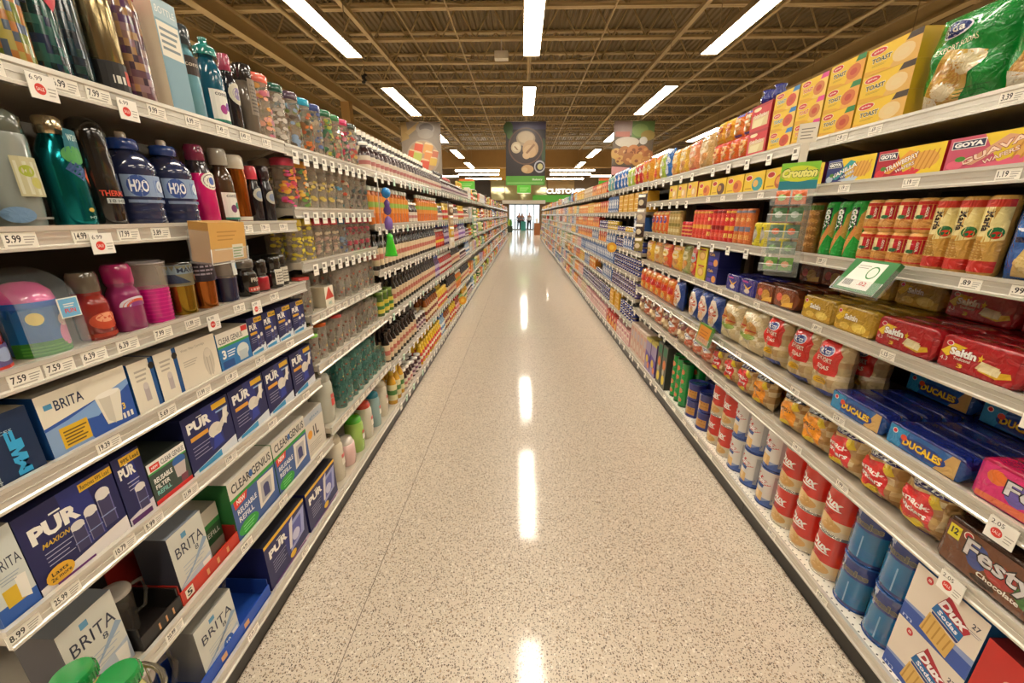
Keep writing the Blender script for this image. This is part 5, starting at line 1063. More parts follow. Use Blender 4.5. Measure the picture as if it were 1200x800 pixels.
KB['maria_s'] = roll_k('biscuit_roll', 'short upright tube of round tan biscuits with a red and cream label', .058, .103, 'D8A050', maria)
def mariat(a):
    a.r(0, 0, 1, 1, 'C89A4A'); a.r(0, .9, 1, 1, 'C83A2A'); a.r(0, 0, 1, .16, 'C02A20'); a.quad([(.0, .5), (.7, .5), (.6, .9), (0, .9)], 'E8D898'); a.quad([(.5, .42), (1, .46), (1, .9), (.72, .9)], 'E4D490')
    a.e(.78, .55, .18, .08, '1E6A3A'); a.e(.8, .52, .12, .05, 'C8281E'); a.t('María', .2, .66, .82, .76, '2A1A10', .04, rot=-PI/2); a.quad([(.1, .18), (.7, .18), (.5, .44), (.1, .46)], 'A87A34')
    for q in range(6): a.quad([(.1, .2+.04*q), (.66, .18+.04*q), (.66, .19+.04*q), (.1, .21+.04*q)], 'D8B468')
KB['maria_t'] = roll_k('biscuit_roll', 'tall tube of brown biscuits with a cream label and red foot', .062, .205, 'C89A4A', mariat)
def goyag(a): a.r(0, 0, 1, 1, '1EA03A'); a.r(.34, .48, .72, .94, '15161E'); a.t('GOYA', .1, .65, .96, .77, 'F2F2EC', .06, rot=-PI/2); a.quad([(.1, 0), (.35, 0), (.8, .5), (.7, .6), (.3, .4)][:4], 'D88A4A'); a.quad([(.7, .4), (.95, .3), (.95, .9), (.8, .8)], 'C89A4A')
KB['goyag'] = roll_k('biscuit_roll', 'bright green tall biscuit tube with a black vertical label', .062, .205, '1EA03A', goyag)
def brn(a): a.r(0, 0, 1, 1, '8A5A22'); [a.e(.5, .15+.17*q, .4, .07, 'B8803A', 10) for q in range(5)]; a.r(0, .9, 1, 1, '4A6A1E')
KB['brnr'] = roll_k('biscuit_roll', 'brown tall biscuit tube behind the clear hanging rack', .066, .205, '8A5A22', brn)
def dbag(a): a.r(.04, .02, .96, .97, '1C5AA8'); a.e(.5, .86, .12, .06, 'C8303A'); a.e(.5, .86, .08, .04, 'F0E8E0'); a.t('Ducales', .2, .56, .98, .76, 'F4F4F0', .05, .3, out='12306A'); a.e(.55, .6, .42, .05, 'D8E4F4', a0=PI, a1=2*PI); a.r(.15, .44, .9, .5, '16264E'); a.t('Original', .3, .45, .8, .49, 'E8E8E8', .01); a.quad([(.15, .04), (.9, .04), (.9, .3), (.3, .38)], 'C8A860'); a.e(.5, .2, .3, .12, 'D8BC7A')
KB['dbag'] = bag_k('cracker_bag', 'blue cracker bag with cream lettering at the right edge', .19, .21, .08, '1C5AA8', dbag, .1, .4)
Rr('dbag', 2, .985)
for i, y in enumerate((1.122, 1.188, 1.254)): Rr('maria_t', 2, y, 0, 'tall brown biscuit tube, %s' % ['beside the blue bag', 'in the middle of three', 'beside the short tubes'][i])
for i in range(4):
    for s in range(2): Rr('maria_s', 2, 1.318+.062*i, 0, 'short tan biscuit tube, %s row, %s from the tall tubes' % (['lower', 'upper'][s], ORD[i].replace('nearest', 'first')), dz=s*.1035)
for i in range(3): Rr('goyag', 2, 1.57+.066*i, 0, 'green biscuit tube, %s of the three' % ['nearest', 'middle', 'farthest'][i])
Rr('brnr', 2, 1.80, 0, dz=.0, lab='brown biscuit tube beside the green tubes'); Rr('brnr', 2, 1.872, 0, 'brown biscuit tube behind the clear hanging rack')
def cols(c1, c2, c3): return lambda a: (a.r(0, 0, 1, 1, c1), a.r(.15, .35, .85, .5, c2), a.e(.5, .72, .3, .07, c3, 10), a.r(.2, .1, .8, .25, c3), a.r(0, .93, 1, 1, c2))
def ycan(a): a.r(0, 0, 1, 1, 'D8C82E'); a.r(.4, .1, .6, .9, '5A5A4A'); a.e(.5, .5, .22, .28, 'B8B0A0', 10)
KB['ycan'] = roll_k('yellow_roll', 'short yellow packet with a grey vertical print', .062, .12, 'D8C82E', ycan)
KB['brnt'] = roll_k('biscuit_roll', 'dark amber biscuit tube in the shade behind the yellow packets', .06, .2, '8A4A12', cols('8A4A12', '6A3A10', 'A8622A'))
for i in range(4):
    Rr('ycan', 2, 2.0+.066*i, 0, 'short yellow packet, %s of the four' % ORD[i].replace('nearest', 'nearest')); Rr('brnt', 2, 2.0+.066*i, .07, 'dark amber tube in the shade behind the yellow packets', group='amber tubes')
OR = [roll_k('stick_pack', 'tall %s stick pack' % n, .056, .19, c, cols(c, d, e)) for n, c, d, e in (('orange and grey', 'D8743A', '7A7A8A', 'E8B05A'), ('red and yellow', 'D0302A', 'E8A83A', 'E8C85A'), ('red and dark', 'D83A30', '8A1E1E', 'E86A4A'), ('coral', 'E05038', 'E8A040', 'D83028'))]
for i in range(13):
    q = [0, 0, 0, 1, 1, 2, 2, 2, 1, 3, 3, 3, 3][i]; Rr(OR[q], 2, 2.29+.0585*i, 0, OR[q].desc+' on the third right shelf', group=OR[q].name+' packs %d' % q)
KB['rstack'] = roll_k('biscuit_roll', 'short red biscuit tube with gold rings', .058, .11, 'C8303A', lambda a: [a.r(0, .1+.3*q, 1, .22+.3*q, 'E8A05A') for q in range(3)])
for i in range(3): Rr('rstack', 2, 3.07+.06*i, 0, 'short red biscuit tube with gold rings in the gap', group='short red tubes')
TN = roll_k('stick_pack', 'tan tall stick pack', .06, .19, 'B89A5A', cols('B89A5A', '8A7A3A', 'D8C48A')); ON = bag_k('stick_bag', 'orange packet with purple and yellow print', .1, .19, .05, 'E0642A', pouch('E0642A', 'D8A03A', '6A4A8A'), .1, .3, nx=10, ny=10)
for i in range(4): Rr(TN, 2, 3.3+.063*i, 0, 'tan stick pack near the far end of the third right shelf', group='tan stick packs')
for i in range(4): Rr(ON, 2, 3.6+.105*i, 0, 'orange packet near the far end of the third right shelf', group='orange packets')
# saltin row
def saltin(bg, word2, gold=False):
    def f(a):
        a.r(0, 0, 1, 1, bg); a.quad([(0, .5), (.15, .85), (.35, .8), (.1, .35)], 'E0B82A'); a.e(.1, .82, .05, .09, 'F0E0D8'); a.e(.1, .82, .04, .07, 'C8283A')
        if gold: a.quad([(0, .0), (1, 0), (1, .3), (0, .2)], 'C89A2A'); a.e(.7, .25, .2, .2, 'E8C85A'); a.e(.3, .2, .15, .15, 'E0B84A'); a.t('Saltín', .25, .5, .62, .74, 'F4EED8', .04, out='7A5A1A')
        else:
            a.t('Saltín', .13, .45, .5, .72, 'F6F2EA', .05, out='8A1218'); a.t('Tradicional', .2, .32, .44, .42, 'F0E4D8', .01); a.poly([(.56+.045*math.cos(PI/2+PI*q/5*1.0)*(1 if q % 2 == 0 else .42), .58+.15*math.sin(PI/2+PI*q/5)*(1 if q % 2 == 0 else .42)) for q in range(10)], 'E8B82A')
            a.quad([(.55, .2), (.8, .1), (.98, .25), (.95, .4)], 'D8A82A'); a.quad([(.52, .25), (.78, .2), (.82, .46), (.58, .52)], 'DCC898'); a.quad([(.56, .22), (.82, .17), (.84, .4), (.6, .46)], 'E4D4A8'); a.t(word2, .28, .08, .36, .22, 'F0C040', .03); a.t('4.3', .02, .2, .13, .34, 'E8D8D0')
    return f
def pack_k(name, desc, w, h, d, c, art, top, cat='packet', ends=True):
    """flow-wrapped loaf pack: soft box with crimped ends"""
    b = MB(); n = 8; prof = []
    for q in range(4*n):
        t = 2*PI*(q+.5)/(4*n); cx = math.copysign(abs(math.cos(t))**.2, math.cos(t)); cy = math.copysign(abs(math.sin(t))**.2, math.sin(t)); prof.append((d/2+d/2*cx, h/2+h/2*cy))
    xs = [(-w/2, .25), (-w/2+.008, .9), (-w/2+.02, 1), (0, .985), (w/2-.02, 1), (w/2-.008, .9), (w/2, .25)]
    vs = []; fs = []; cs = []; m = len(prof)
    for x, s in xs: vs += [(x, d/2+(y-d/2)*s, h/2+(z-h/2)*s) for y, z in prof]
    for i in range(len(xs)-1):
        for q in range(m): fs.append((i*m+q, (i+1)*m+q, (i+1)*m+(q+1) % m, i*m+(q+1) % m)); cs.append(top if prof[q][1] > h*.93 else c)
    fs += [tuple(range(m)), tuple(range(len(vs)-1, len(vs)-m-1, -1))]; cs += [c, c]
    b.add(vs, fs, cs, FOIL, True)
    a = Art(b, w*.88, h*.84, lambda x, y, o: (x, -.0008-o, y+h*.08), FOIL); art(a)
    return Kind(name, cat, desc, [(name, b)], w, h, d)
KB['salt_r'] = pack_k('cracker_pack', 'red cracker pack with cream lettering and a gold star', .21, .098, .06, 'A8161E', saltin('A8161E', '3'), '9A1A22')
KB['salt_g'] = pack_k('cracker_pack', 'gold cracker pack with cream lettering', .185, .098, .06, 'B8922A', saltin('B08A26', '3', True), '9A7A22')
KB['salt_b'] = pack_k('cracker_pack', 'brown and amber cracker pack', .155, .095, .06, '7A3A1A', lambda a: (a.r(0, 0, 1, 1, '7A3A1A'), a.e(.6, .4, .25, .35, 'C8923A', 12), a.e(.25, .5, .15, .25, 'D8604A', 10), a.quad([(.4, 0), (1, .1), (1, .4), (.5, .2)], 'E0A83A')), '5A2A14')
KB['salt_n'] = pack_k('cracker_pack', 'royal blue cracker pack with a gold chevron', .155, .095, .06, '2A2A86', lambda a: (a.r(0, 0, 1, 1, '2A2A86'), a.quad([(.2, .7), (.5, .2), (.8, .7), (.5, .45)], 'E0A83A'), a.e(.5, .25, .2, .15, 'D8C8C0', 10), a.r(.1, .8, .5, .9, 'B84A9A')), '1E1E6A')
KB['ducal'] = pack_k('cracker_pack', 'blue cracker pack with yellow arched lettering', .24, .075, .06, '14488E', lambda a: (a.r(0, 0, 1, 1, '1A5CA8'), a.quad([(0, 0), (.2, 0), (.3, 1), (0, 1)], '2A8AC0'), a.quad([(.72, 0), (1, 0), (1, 1), (.9, 1)], 'C8A060'), a.e(.09, .74, .04, .14, 'E8E0D8'), a.e(.09, .74, .03, .1, 'C82A3A'), a.e(.52, .42, .34, .36, '123A86', 18), a.t('DUCALES', .24, .26, .8, .62, 'F0CC3A', .04, out='7A3A14'), a.e(.24, .6, .05, .16, 'D8482A', 8)), '16246E')
KB['festy_p'] = pack_k('cookie_pack', 'bright pink cookie pack with chunky grey lettering', .31, .115, .07, 'C81E6A', lambda a: (a.r(0, 0, 1, 1, 'D82A72'), a.quad([(0, 0), (1, 0), (1, .3), (0, .15)], 'E06A4A'), a.e(.12, .7, .08, .2, 'E8702A', 10), a.e(.3, .5, .1, .3, '6A5AA8', 10), a.e(.7, .4, .2, .3, 'E85A8A', 12), a.t('Festy', .2, .3, .74, .78, 'D8D4D8', .025, 0, out='2A2030'), a.t('con vainilla', .4, .16, .74, .26, 'F4D8E0', .01)), 'B01A4A')
KB['festy_b'] = pack_k('cookie_pack', 'dark brown chocolate cookie pack with chunky grey lettering', .33, .14, .07, '5A3420', lambda a: (a.r(0, 0, 1, 1, '6A3E24'), a.r(.0, .6, .1, .92, 'D8C82A'), a.t('12', .02, .7, .08, .86, '2A2214', .04), a.e(.16, .86, .04, .1, 'E8D8C8'), a.e(.16, .86, .032, .08, 'B8242E'), a.e(.27, .55, .09, .3, '3A4A86', 12), a.e(.45, .5, .12, .25, 'A8342E', 12), a.e(.7, .42, .14, .25, '4A7A3A', 12), a.t('Festy', .16, .34, .68, .84, 'CFCACA', .025, 0, out='221A1A'), a.t('Chocolate', .3, .16, .62, .28, 'F0E8D8', .03), a.e(.8, .16, .14, .14, '2A1A12', 14), a.e(.8, .17, .11, .1, 'B8A08A', 12), a.e(.8, .17, .07, .06, '3A2418', 10), a.quad([(.82, .5), (1, .44), (1, .6), (.84, .66)], 'C8B82A'), a.e(.36, .1, .1, .08, '3A2418', 10)), '3A2216')
KB['nutbag'] = bag_k('cracker_bag', 'blue, white and yellow bag at the right edge', .18, .15, .07, '3A8AC0', lambda a: (a.r(.1, .6, .9, .95, 'D8C83A'), a.e(.5, .5, .3, .2, 'E8E8E8'), a.r(.1, .02, .9, .2, '5A6A86')), .1, .5)
Rr('nutbag', 3, .83); Rr('salt_r', 3, 1.035, 0, 'red cracker pack nearest the camera'); Rr('salt_r', 3, 1.25, 0, 'red cracker pack beside the gold packs'); 
Rr('salt_g', 3, 1.453, 0, 'gold cracker pack beside the red packs'); Rr('salt_g', 3, 1.642, 0, 'gold cracker pack beside the brown packs')
Rr('salt_b', 3, 1.815, 0, 'brown cracker pack beside the gold packs', dz=.005); Rr('salt_b', 3, 1.975, 0, 'brown cracker pack beside the royal blue packs', dz=.0); Rr('salt_n', 3, 2.135, 0, 'royal blue chevron pack beside the brown packs'); Rr('salt_n', 3, 2.295, 0, 'royal blue chevron pack beside the stacked blue boxes')
LAB[-4][0].location.y = 1.86; LAB[-3][0].location.y = 2.017; LAB[-2][0].location.y = 2.174; LAB[-1][0].location.y = 2.331
for r_ in range(1, 4):   # deeper rows in the shade
    for k, y in (('salt_r', 1.035), ('salt_r', 1.25), ('salt_g', 1.453), ('salt_g', 1.642), ('salt_b', 1.86), ('salt_b', 2.017), ('salt_n', 2.174), ('salt_n', 2.331)):
        if r_ == 3 and k == 'salt_n': continue
        Rr(k, 3, y, .068*r_, '%s cracker pack in the %s row back on the fourth right shelf' % (dict(salt_r='red', salt_g='gold', salt_b='brown', salt_n='royal blue')[k], ['', 'second', 'third', 'last'][r_]), group='%s packs row %d' % (k, r_), dz=.005 if 1.75 < y < 1.87 else 0)
        if r_ == 3:
            Rr(k, 3, y, .068*r_, '%s cracker pack stacked upright at the back of the fourth right shelf' % dict(salt_r='red', salt_g='gold', salt_b='brown')[k], group='%s packs at the back' % k, dz=.103 if 1.75 < y < 1.87 else .099)
def bb(a): a.r(0, 0, 1, 1, '232A78'); a.r(.1, .4, .9, .62, '2A3AA0'); a.t('Cafe', .1, .7, .6, .88, 'E0B03A', .03); a.e(.74, .3, .2, .22, 'D8924A', 12); a.r(.1, .1, .5, .3, '6A4AA8')
KB['bbx'] = box_k('cookie_box', 'royal blue cookie box with an orange picture', .145, .1, .14, '232A78', '1A1E5E', '1E2468', bb)
for s in range(2): Rr('bbx', 3, 2.62-.01, 0, 'royal blue cookie box, %s of two' % ['lower', 'upper'][s], dz=s*.101)
for i in range(7): Rr(box_k('upright_pack', 'dark blue pack standing upright in the shade', .06, .2, .05, '1A1C5A', '12143E', '1A1C5A', None) if i == 0 else 'upr', 3, 2.02+.07*i, .3, 'dark blue pack standing upright at the back of the fourth right shelf', group='upright dark blue packs') if False else None
def yb(a): a.r(0, 0, 1, 1, 'D8C42A'); a.e(.5, .5, .34, .3, 'C8924A', 14); a.e(.5, .5, .24, .2, 'E0B87A', 12); a.r(.2, .82, .8, .92, 'A8342A')
KB['ybx'] = box_k('cookie_box', 'bright yellow cookie box', .15, .105, .12, 'D8C42A', 'B8A01E', 'C8B022', yb)
for s in range(2): Rr('ybx', 3, 2.775, 0, 'bright yellow cookie box beside the royal blue ones, %s of two' % ['lower', 'upper'][s], dz=s*.106)
Rr(bag_k('cookie_pouch', 'red pouch with a grey round badge', .115, .21, .06, 'D0302A', pouch('D0302A', 'C84A3A', 'B8B8B8'), .1, .3, nx=10, ny=10), 3, 2.955-.02, dz=.0)
LAB[-1][0].location.y = 2.92
Rr(bag_k('cookie_pouch', 'khaki pouch beside the red one', .14, .21, .06, 'A8A060', pouch('A8A060', '8A9A4A', 'D8CC9A'), .1, .3, nx=10, ny=10), 3, 3.07)
for i in range(4):
    q = [5, 2, 3, 1][i]; Rr(bag_k('cookie_pouch', '%s pouch on the fourth right shelf' % ['golden', 'orange-red', 'tan', 'yellow and orange'][i], .2, .19, .06, ['E0B03A', 'D8502A', 'C8A060', 'E8B83A'][i], pouch('E0B03A', 'E08A2A', 'F0D89A'), .1, .3+i, nx=10, ny=10), 3, 3.27+.23*i)
# ducales / festy / bread bags
Rr('festy_p', 4, .772, 0); Rr('ducal', 4, 1.065, 0, 'blue cracker pack with yellow lettering, nearer one'); Rr('ducal', 4, 1.312, 0, 'blue cracker pack with yellow lettering, farther one')
for r_ in range(1, 5):
    for i, y in enumerate((1.062, 1.312)): Rr('ducal', 4, y, .065*r_, 'blue cracker pack in the %s row back on the fifth right shelf' % ['', 'second', 'third', 'fourth', 'last'][r_], group='blue packs row %d' % r_)
    if r_ < 4: Rr('festy_p', 4, .772, .075*r_, 'bright pink cookie pack in the %s row back' % ['', 'second', 'third', 'last'][r_])
Rr('ducal', 4, 1.06, .26, 'blue cracker pack stacked on the last row, nearer one', dz=.078); Rr('ducal', 4, 1.31, .26, 'blue cracker pack stacked on the last row, farther one', dz=.078)
TAN = ['C8A468', 'B89058', 'D8BC86', 'A87C48', 'C09A62', 'DCC698']
def mott(seed, pal=TAN):
    rr = random.Random(seed); t = {}
    def f(u, v):
        k = (int(u*7), int(v*9)); 
        if k not in t: t[k] = rr.choice(pal)
        return t[k]
    return f
def diamond(c, words, wc, top, tw='GOYA', foot='4A2A7A'):
    def f(a):
        a.r(.1, .84, .95, .97, top); a.t(tw, .18, .855, .9, .955, 'F0F0EC', .07)
        a.quad([(.5, .24), (.95, .44), (.62, .84), (.12, .5)], c) if False else a.quad([(.1, .22), (.86, .2), (.72, .82), (.12, .72)], c)
        a.quad([(.66, .82), (.78, .6), (.9, .66), (.8, .84)], 'D8B82A'); a.quad([(.1, .2), (.6, .12), (.78, .24), (.16, .26)], 'E0C22E')
        for i, w in enumerate(words): a.t(w, .17, .5-.15*i, .76, .61-.15*i, wc, .03)
        a.r(.08, .05, .8, .1, foot)
    return f
SN = [bag_k('cracker_bag', 'clear bag of round crackers with a red tilted label', .146, .17, .1, 'C8A468', diamond('D02A2A', ['snack', 'crackers'], 'F8F0E8', '2A2258'), .14, .3*q, mott(q), nx=20, ny=20) for q in range(3)]
OG = [bag_k('cracker_bag', 'clear bag of crackers with an orange tilted label', .146, .17, .1, 'C8A468', diamond('E8921E', ['Crackers'], '3A2414', '1E2438', foot='2A4A7A'), .14, .4+.3*q, mott(q+9), nx=20, ny=20) for q in range(2)]
PK = bag_k('cracker_bag', 'clear bag of pinkish rings with white oval badge', .146, .17, .1, 'D89A7A', lambda a: (a.e(.5, .55, .36, .12, 'ECE8E4'), a.e(.5, .55, .3, .08, 'E8E4E0'), a.t('Goya', .28, .5, .72, .6, '2A3A86', .04), a.r(.1, .86, .9, .95, 'B8604A')), .16, .5, mott(33, ['D88A6A', 'E0A888', 'C87050', 'E8C0A0', 'B85A3A']), nx=20, ny=20)
NT = bag_k('cracker_bag', 'clear bag of mixed tan and purple snacks', .146, .17, .1, 'B89A78', lambda a: (a.e(.5, .5, .2, .1, 'D8C49A'), a.r(.1, .86, .9, .95, '6A3A4A')), .16, .8, mott(34, ['A88A68', '8A5A5A', 'C8AA80', '7A5A4A', 'D8C4A0']), nx=20, ny=20)
Rr('festy_b', 5, .775, 0)
for r_ in range(1, 3): Rr('festy_b', 5, .775, .076*r_, 'dark brown cookie pack in the %s row back' % ['', 'second', 'third'][r_])
ys = [1.02, 1.172, 1.324, 1.476, 1.628, 1.845, 2.006, 2.158, 2.31, 2.46, 2.608, 2.756, 2.904]
ks = [SN[0], SN[1], SN[2], OG[0], OG[1], OG[0], SN[0], SN[1], SN[2], PK, PK, PK, NT]
for i, (k, y) in enumerate(zip(ks, ys)):
    if i < 9: lb = k.desc + ', %s from the camera' % ORD[i]
    else: lb = k.desc + ', sixth right shelf, %s' % ['nearest', 'middle one', 'farthest'][min(i-9, 2)]
    if i == 12: lb = NT.desc
    if k is SN[0] and 0: pass
    Rr(k, 5, y if i != 5 else 1.855, .0, lb, dz=.007 if i < 4 else (.001), yaw=R.uniform(-.03, .03))
    if i != 4: Rr(k, 5, y if i != 5 else 1.855, .13, 'clear snack bag in the back row of the sixth right shelf', dz=.003, group='snack bags back row')
for i in range(6): Rr(NT if i % 2 else PK, 5, 3.09+.165*i, 0, 'clear snack bag in the third unit from the camera on the right, sixth shelf', group='snack bags third unit')
def soda_l(a): a.quad([(.2, .42), (.84, .42), (.9, .78), (.14, .78)], 'D02A22'); a.quad([(.14, .78), (.9, .78), (.74, .96), (.3, .96)], 'D02A22'); a.e(.52, .8, .22, .085, 'E0E4F0'); a.e(.52, .8, .2, .07, '22357E'); a.t('Rica', .4, .76, .64, .84, 'F0F0F0', .04); a.t('EXPORT', .3, .62, .76, .7, 'F0D8C8', .03, out='A81E1A'); a.t('SODAS', .36, .5, .7, .57, 'F0D8C8', .03); a.e(.56, .3, .2, .07, 'E0B020'); a.lines(.44, .27, .68, .33, 2, '8A4A14', .3); a.r(.1, .05, .9, .14, '2A3A8A')
SO = bag_k('cracker_bag', 'clear bag of pale crackers with a big red label', .158, .24, .11, 'D0B888', soda_l, .14, .2, mott(50, ['D0B888', 'C0A878', 'DCC8A0', 'B89868']), nx=22, ny=22)
for i, y in enumerate((1.515, 1.675, 1.866)): Rr(SO, 4, y+.0, .005+.0*i, SO.desc+', %s' % ['nearest of three', 'middle of three', 'farthest of three'][i], dz=.006 if i == 2 else .001, yaw=R.uniform(-.06, .06)); Rr(SO, 4, y, .14, 'red-labelled cracker bag in the back row, %s' % ['nearest', 'middle', 'farthest'][i], dz=.006 if i == 2 else .001)
def br(a): a.e(.3, .68, .2, .16, 'C8904A', 14); a.e(.68, .6, .2, .16, 'C8904A', 14); a.r(.12, .6, .5, .64, 'B8402A'); a.r(.5, .52, .88, .56, 'B8402A'); a.e(.5, .4, .34, .08, '8AA04A', 12); a.e(.6, .18, .2, .1, 'E4D4AC', 12)
BR = bag_k('bread_bag', 'clear bag of bread rolls pictured with sandwiches and lettuce', .2, .225, .11, 'D8C8A0', br, .14, .7, mott(60, ['D8C8A0', 'E4D8B8', 'C8B488', 'D8C49A']), nx=20, ny=20)
Rr(BR, 4, 2.07, 0, BR.desc+', nearer one', dz=.001); Rr(BR, 4, 2.28, 0, BR.desc+', farther one', dz=.001)
def blb(a): a.e(.5, .5, .4, .38, 'E0CFC0', 18); a.e(.5, .52, .32, .2, 'C8604A', 14); a.e(.5, .3, .26, .1, 'D8A878', 12); a.e(.5, .58, .18, .06, 'F0E8E0', 10)
BL = bag_k('cookie_bag', 'navy cookie bag with a large oval picture', .15, .22, .08, '22408A', blb, .08, .2, nx=14, ny=14); OB = bag_k('cookie_bag', 'orange and red cookie bag', .15, .21, .08, 'E0702A', lambda a: (a.r(.1, .45, .9, .7, 'D8342A'), a.e(.5, .3, .3, .15, 'E8B04A', 12), a.r(.1, .8, .9, .93, 'C8862A')), .1, .6, nx=14, ny=14)
for i in range(4): Rr(BL, 4, 2.47+.155*i if i < 3 else 3.075, 0, BL.desc + ', %s of four' % ['nearest', 'second', 'third', 'farthest'][i], dz=.001)
for i in range(6): Rr(OB, 4, 3.235+.15*i, 0, 'orange and red cookie bag on the fifth right shelf', group='orange cookie bags')
# bottom deck
def cant(desc, r, h, bands, art, rim='C8C4BC', name='cracker_tin', sealed=True):
    b = MB(); z = [0, .004]; b.lathe([(r*1.02, 0), (r*1.03, .002), (r*1.02, .005), (r, .006)] , rim, METAL, 30, 0, r)
    pr = [(r, .006)]; cs = []
    for f, c in bands: pr.append((r, .006+(h-.012)*f)); cs.append(c)
    b.lathe(pr, cs, GLOSS, 30, 0, r, False, False); art(cyl_art(b, r, .006, h-.012, GLOSS, .5))
    l = MB(); l.lathe([(r*1.0, h-.007), (r*1.04, h-.006), (r*1.04, h-.001), (r*.98, h), (r*.96, h-.003), (r*.2, h-.003)], rim, METAL if rim == 'C8C4BC' else GLOSS, 30, 0, r)
    return Kind(name, 'tin', desc, [('body', b), ('lid', l)], 2*r, h, 2*r)
def dux_r(a): a.t('Dux', .28, .6, .72, .8, 'F4F0E8', .04, .3, rot=-.1); a.e(.52, .56, .2, .02, 'F4F0E8'); a.lines(.34, .4, .62, .52, 3, '8A1A14', .4); a.e(.42, .24, .24, .14, 'D8B070', 14); a.e(.56, .17, .22, .12, 'C89A58', 14); a.quad([(.06, .0), (.95, .0), (.95, .14), (.06, .3)], 'D8CCB0') if False else None; a.lines(.3, .04, .7, .1, 2, 'B8A078', .4)
def dux_w(a): a.quad([(.3, .62), (.42, .88), (.78, .62), (.62, .56)], 'B8242E'); a.t('Dux', .32, .62, .66, .76, 'F4F0F0', .05, .2, rot=-.15, out='8A1420'); a.quad([(.34, .5), (.6, .46), (.62, .56), (.36, .6)], '2A4A8A'); a.quad([(.36, .12), (.62, .08), (.62, .34), (.4, .38)], 'D8B070'); a.quad([(.5, .0), (1, 0), (1, .34), (.64, .1)], '3A5AA0'); a.r(.82, .1, .96, .9, 'B0AEB0')
DR = cant('red round cracker tin with white script lettering', .062, .196, [(.12, 'D0C4A8'), (.32, 'D8C8A0'), (1, 'CC2E22')], dux_r)
DW = cant('white round cracker tin with a small red emblem and blue foot', .062, .2, [(.1, '34509A'), (.2, '8A9AC0'), (1, 'D8D4CE')], dux_w, '2F4688')
def dux_b(a): a.t('Ducales', .26, .72, .82, .84, '5A5A5A', .04, out='8A8468'); a.r(.0, .9, 1, 1, '1E3A7E'); a.lines(.34, .14, .8, .3, 5, '2A6AA8', .3); a.e(.08, .3, .16, .3, 'D8A868', 14); a.r(.58, .08, .6, .55, '8AB8D8')
DB = cant('blue round biscuit tin with a turquoise band', .063, .2, [(.06, '16306E'), (.66, '0E6A9E'), (1, '1A3278')], dux_b, '1C4E96')
def tub(a): a.r(.36, .14, .86, .62, 'B8803A'); a.r(.4, .5, .82, .56, '8A5A22'); a.r(.36, .3, .86, .34, '9A6A2A'); a.t('Crax', .0, .3, .36, .44, 'E4E0F0', .04, rot=PI/2)
TB = cant('squat navy tub picturing golden crackers', .06, .125, [(.08, '23286A'), (1, '2A2F78')], tub, '2A3A8A', 'cracker_tub')
def gt(a): [a.e(.55, .15+.22*q, .16, .06, 'C87A4A', 10) for q in range(4)]; a.lines(.3, .1, .8, .9, 9, '3AB05A', .12); a.t('Crackers', -.1, .46, .8, .54, '8AD89A', .02, rot=PI/2)
GT = cant('tall bright green cracker tin', .041, .34, [(.03, '0E6A2E'), (1, '14933A')], gt, '0E6A2E')
def duxbox(a):
    a.r(0, 0, 1, 1, 'E4D8C8'); a.quad([(0, 0), (1, 0), (1, .3), (0, .28)], '3A58A8'); a.quad([(0, .28), (.35, .34), (1, .2), (1, .38)], '7A90C4') if False else a.quad([(0, .26), (1, .26), (1, .36), (0, .3)], '8A9CC8')
    a.e(.22, .88, .05, .06, 'C83A3A'); a.t('m', .2, .86, .24, .9, 'F4E8E0', .03)
    a.quad([(.42, .62), (.5, .92), (.86, .66), (.78, .52)], 'B02634'); a.quad([(.3, .84), (.5, .84), (.9, .56), (.96, .5)], '8A1A2A') if False else None
    a.t('Dux', .42, .62, .82, .78, 'F6F0F0', .05, .2, rot=-.2, out='8A1420'); a.quad([(.36, .52), (.78, .42), (.8, .56), (.4, .66)], '1E6AA8'); a.t('Sodas', .44, .5, .74, .58, 'F0F0F4', .03, rot=-.24); a.quad([(.38, .46), (.76, .37), (.78, .41), (.38, .5)], '2E3A7A')
    a.quad([(.3, .1), (.72, -.0+.02), (.76, .34), (.36, .46)], 'D8B060')
    for q in range(5): a.quad([(.33+.08*q, .1), (.35+.08*q, .1), (.39+.08*q, .42-.02*q), (.37+.08*q, .42-.02*q)], 'B88A3A')
    a.t('27', .84, .76, .94, .84, '3A3A4A', .02); a.lines(.84, .68, .98, .74, 2, '8A8A94', .3); a.t('m', .05, .03, .2, .08, 'C8D4F0')
KB['duxbox'] = box_k('cracker_carton', 'white carton with a red and blue ribbon emblem and cracker picture', .19, .195, .12, 'E4D8C8', '14568E', '12487E', duxbox)
KB['redbox'] = box_k('cracker_carton', 'plain red carton with a small round badge', .23, .36, .12, 'C2302A', '8A1A1E', '6A1418', lambda a: (a.e(.3, .78, .07, .05, 'E8C8B8'), a.e(.3, .78, .055, .04, 'C83A34'), a.e(.7, .4, .2, .12, 'E8D8C8', a0=PI*.3, a1=PI*1.5), a.t('D', .6, .3, .8, .46, '5A2A6A', .05, .2, out='F0E4DC')))
for s in range(2): Rr('duxbox', 6, .856, .012, 'white carton with the ribbon emblem, %s of two stacked' % ['lower', 'upper'][s], dz=s*.196)
Rr('redbox', 6, .64, 0.012)
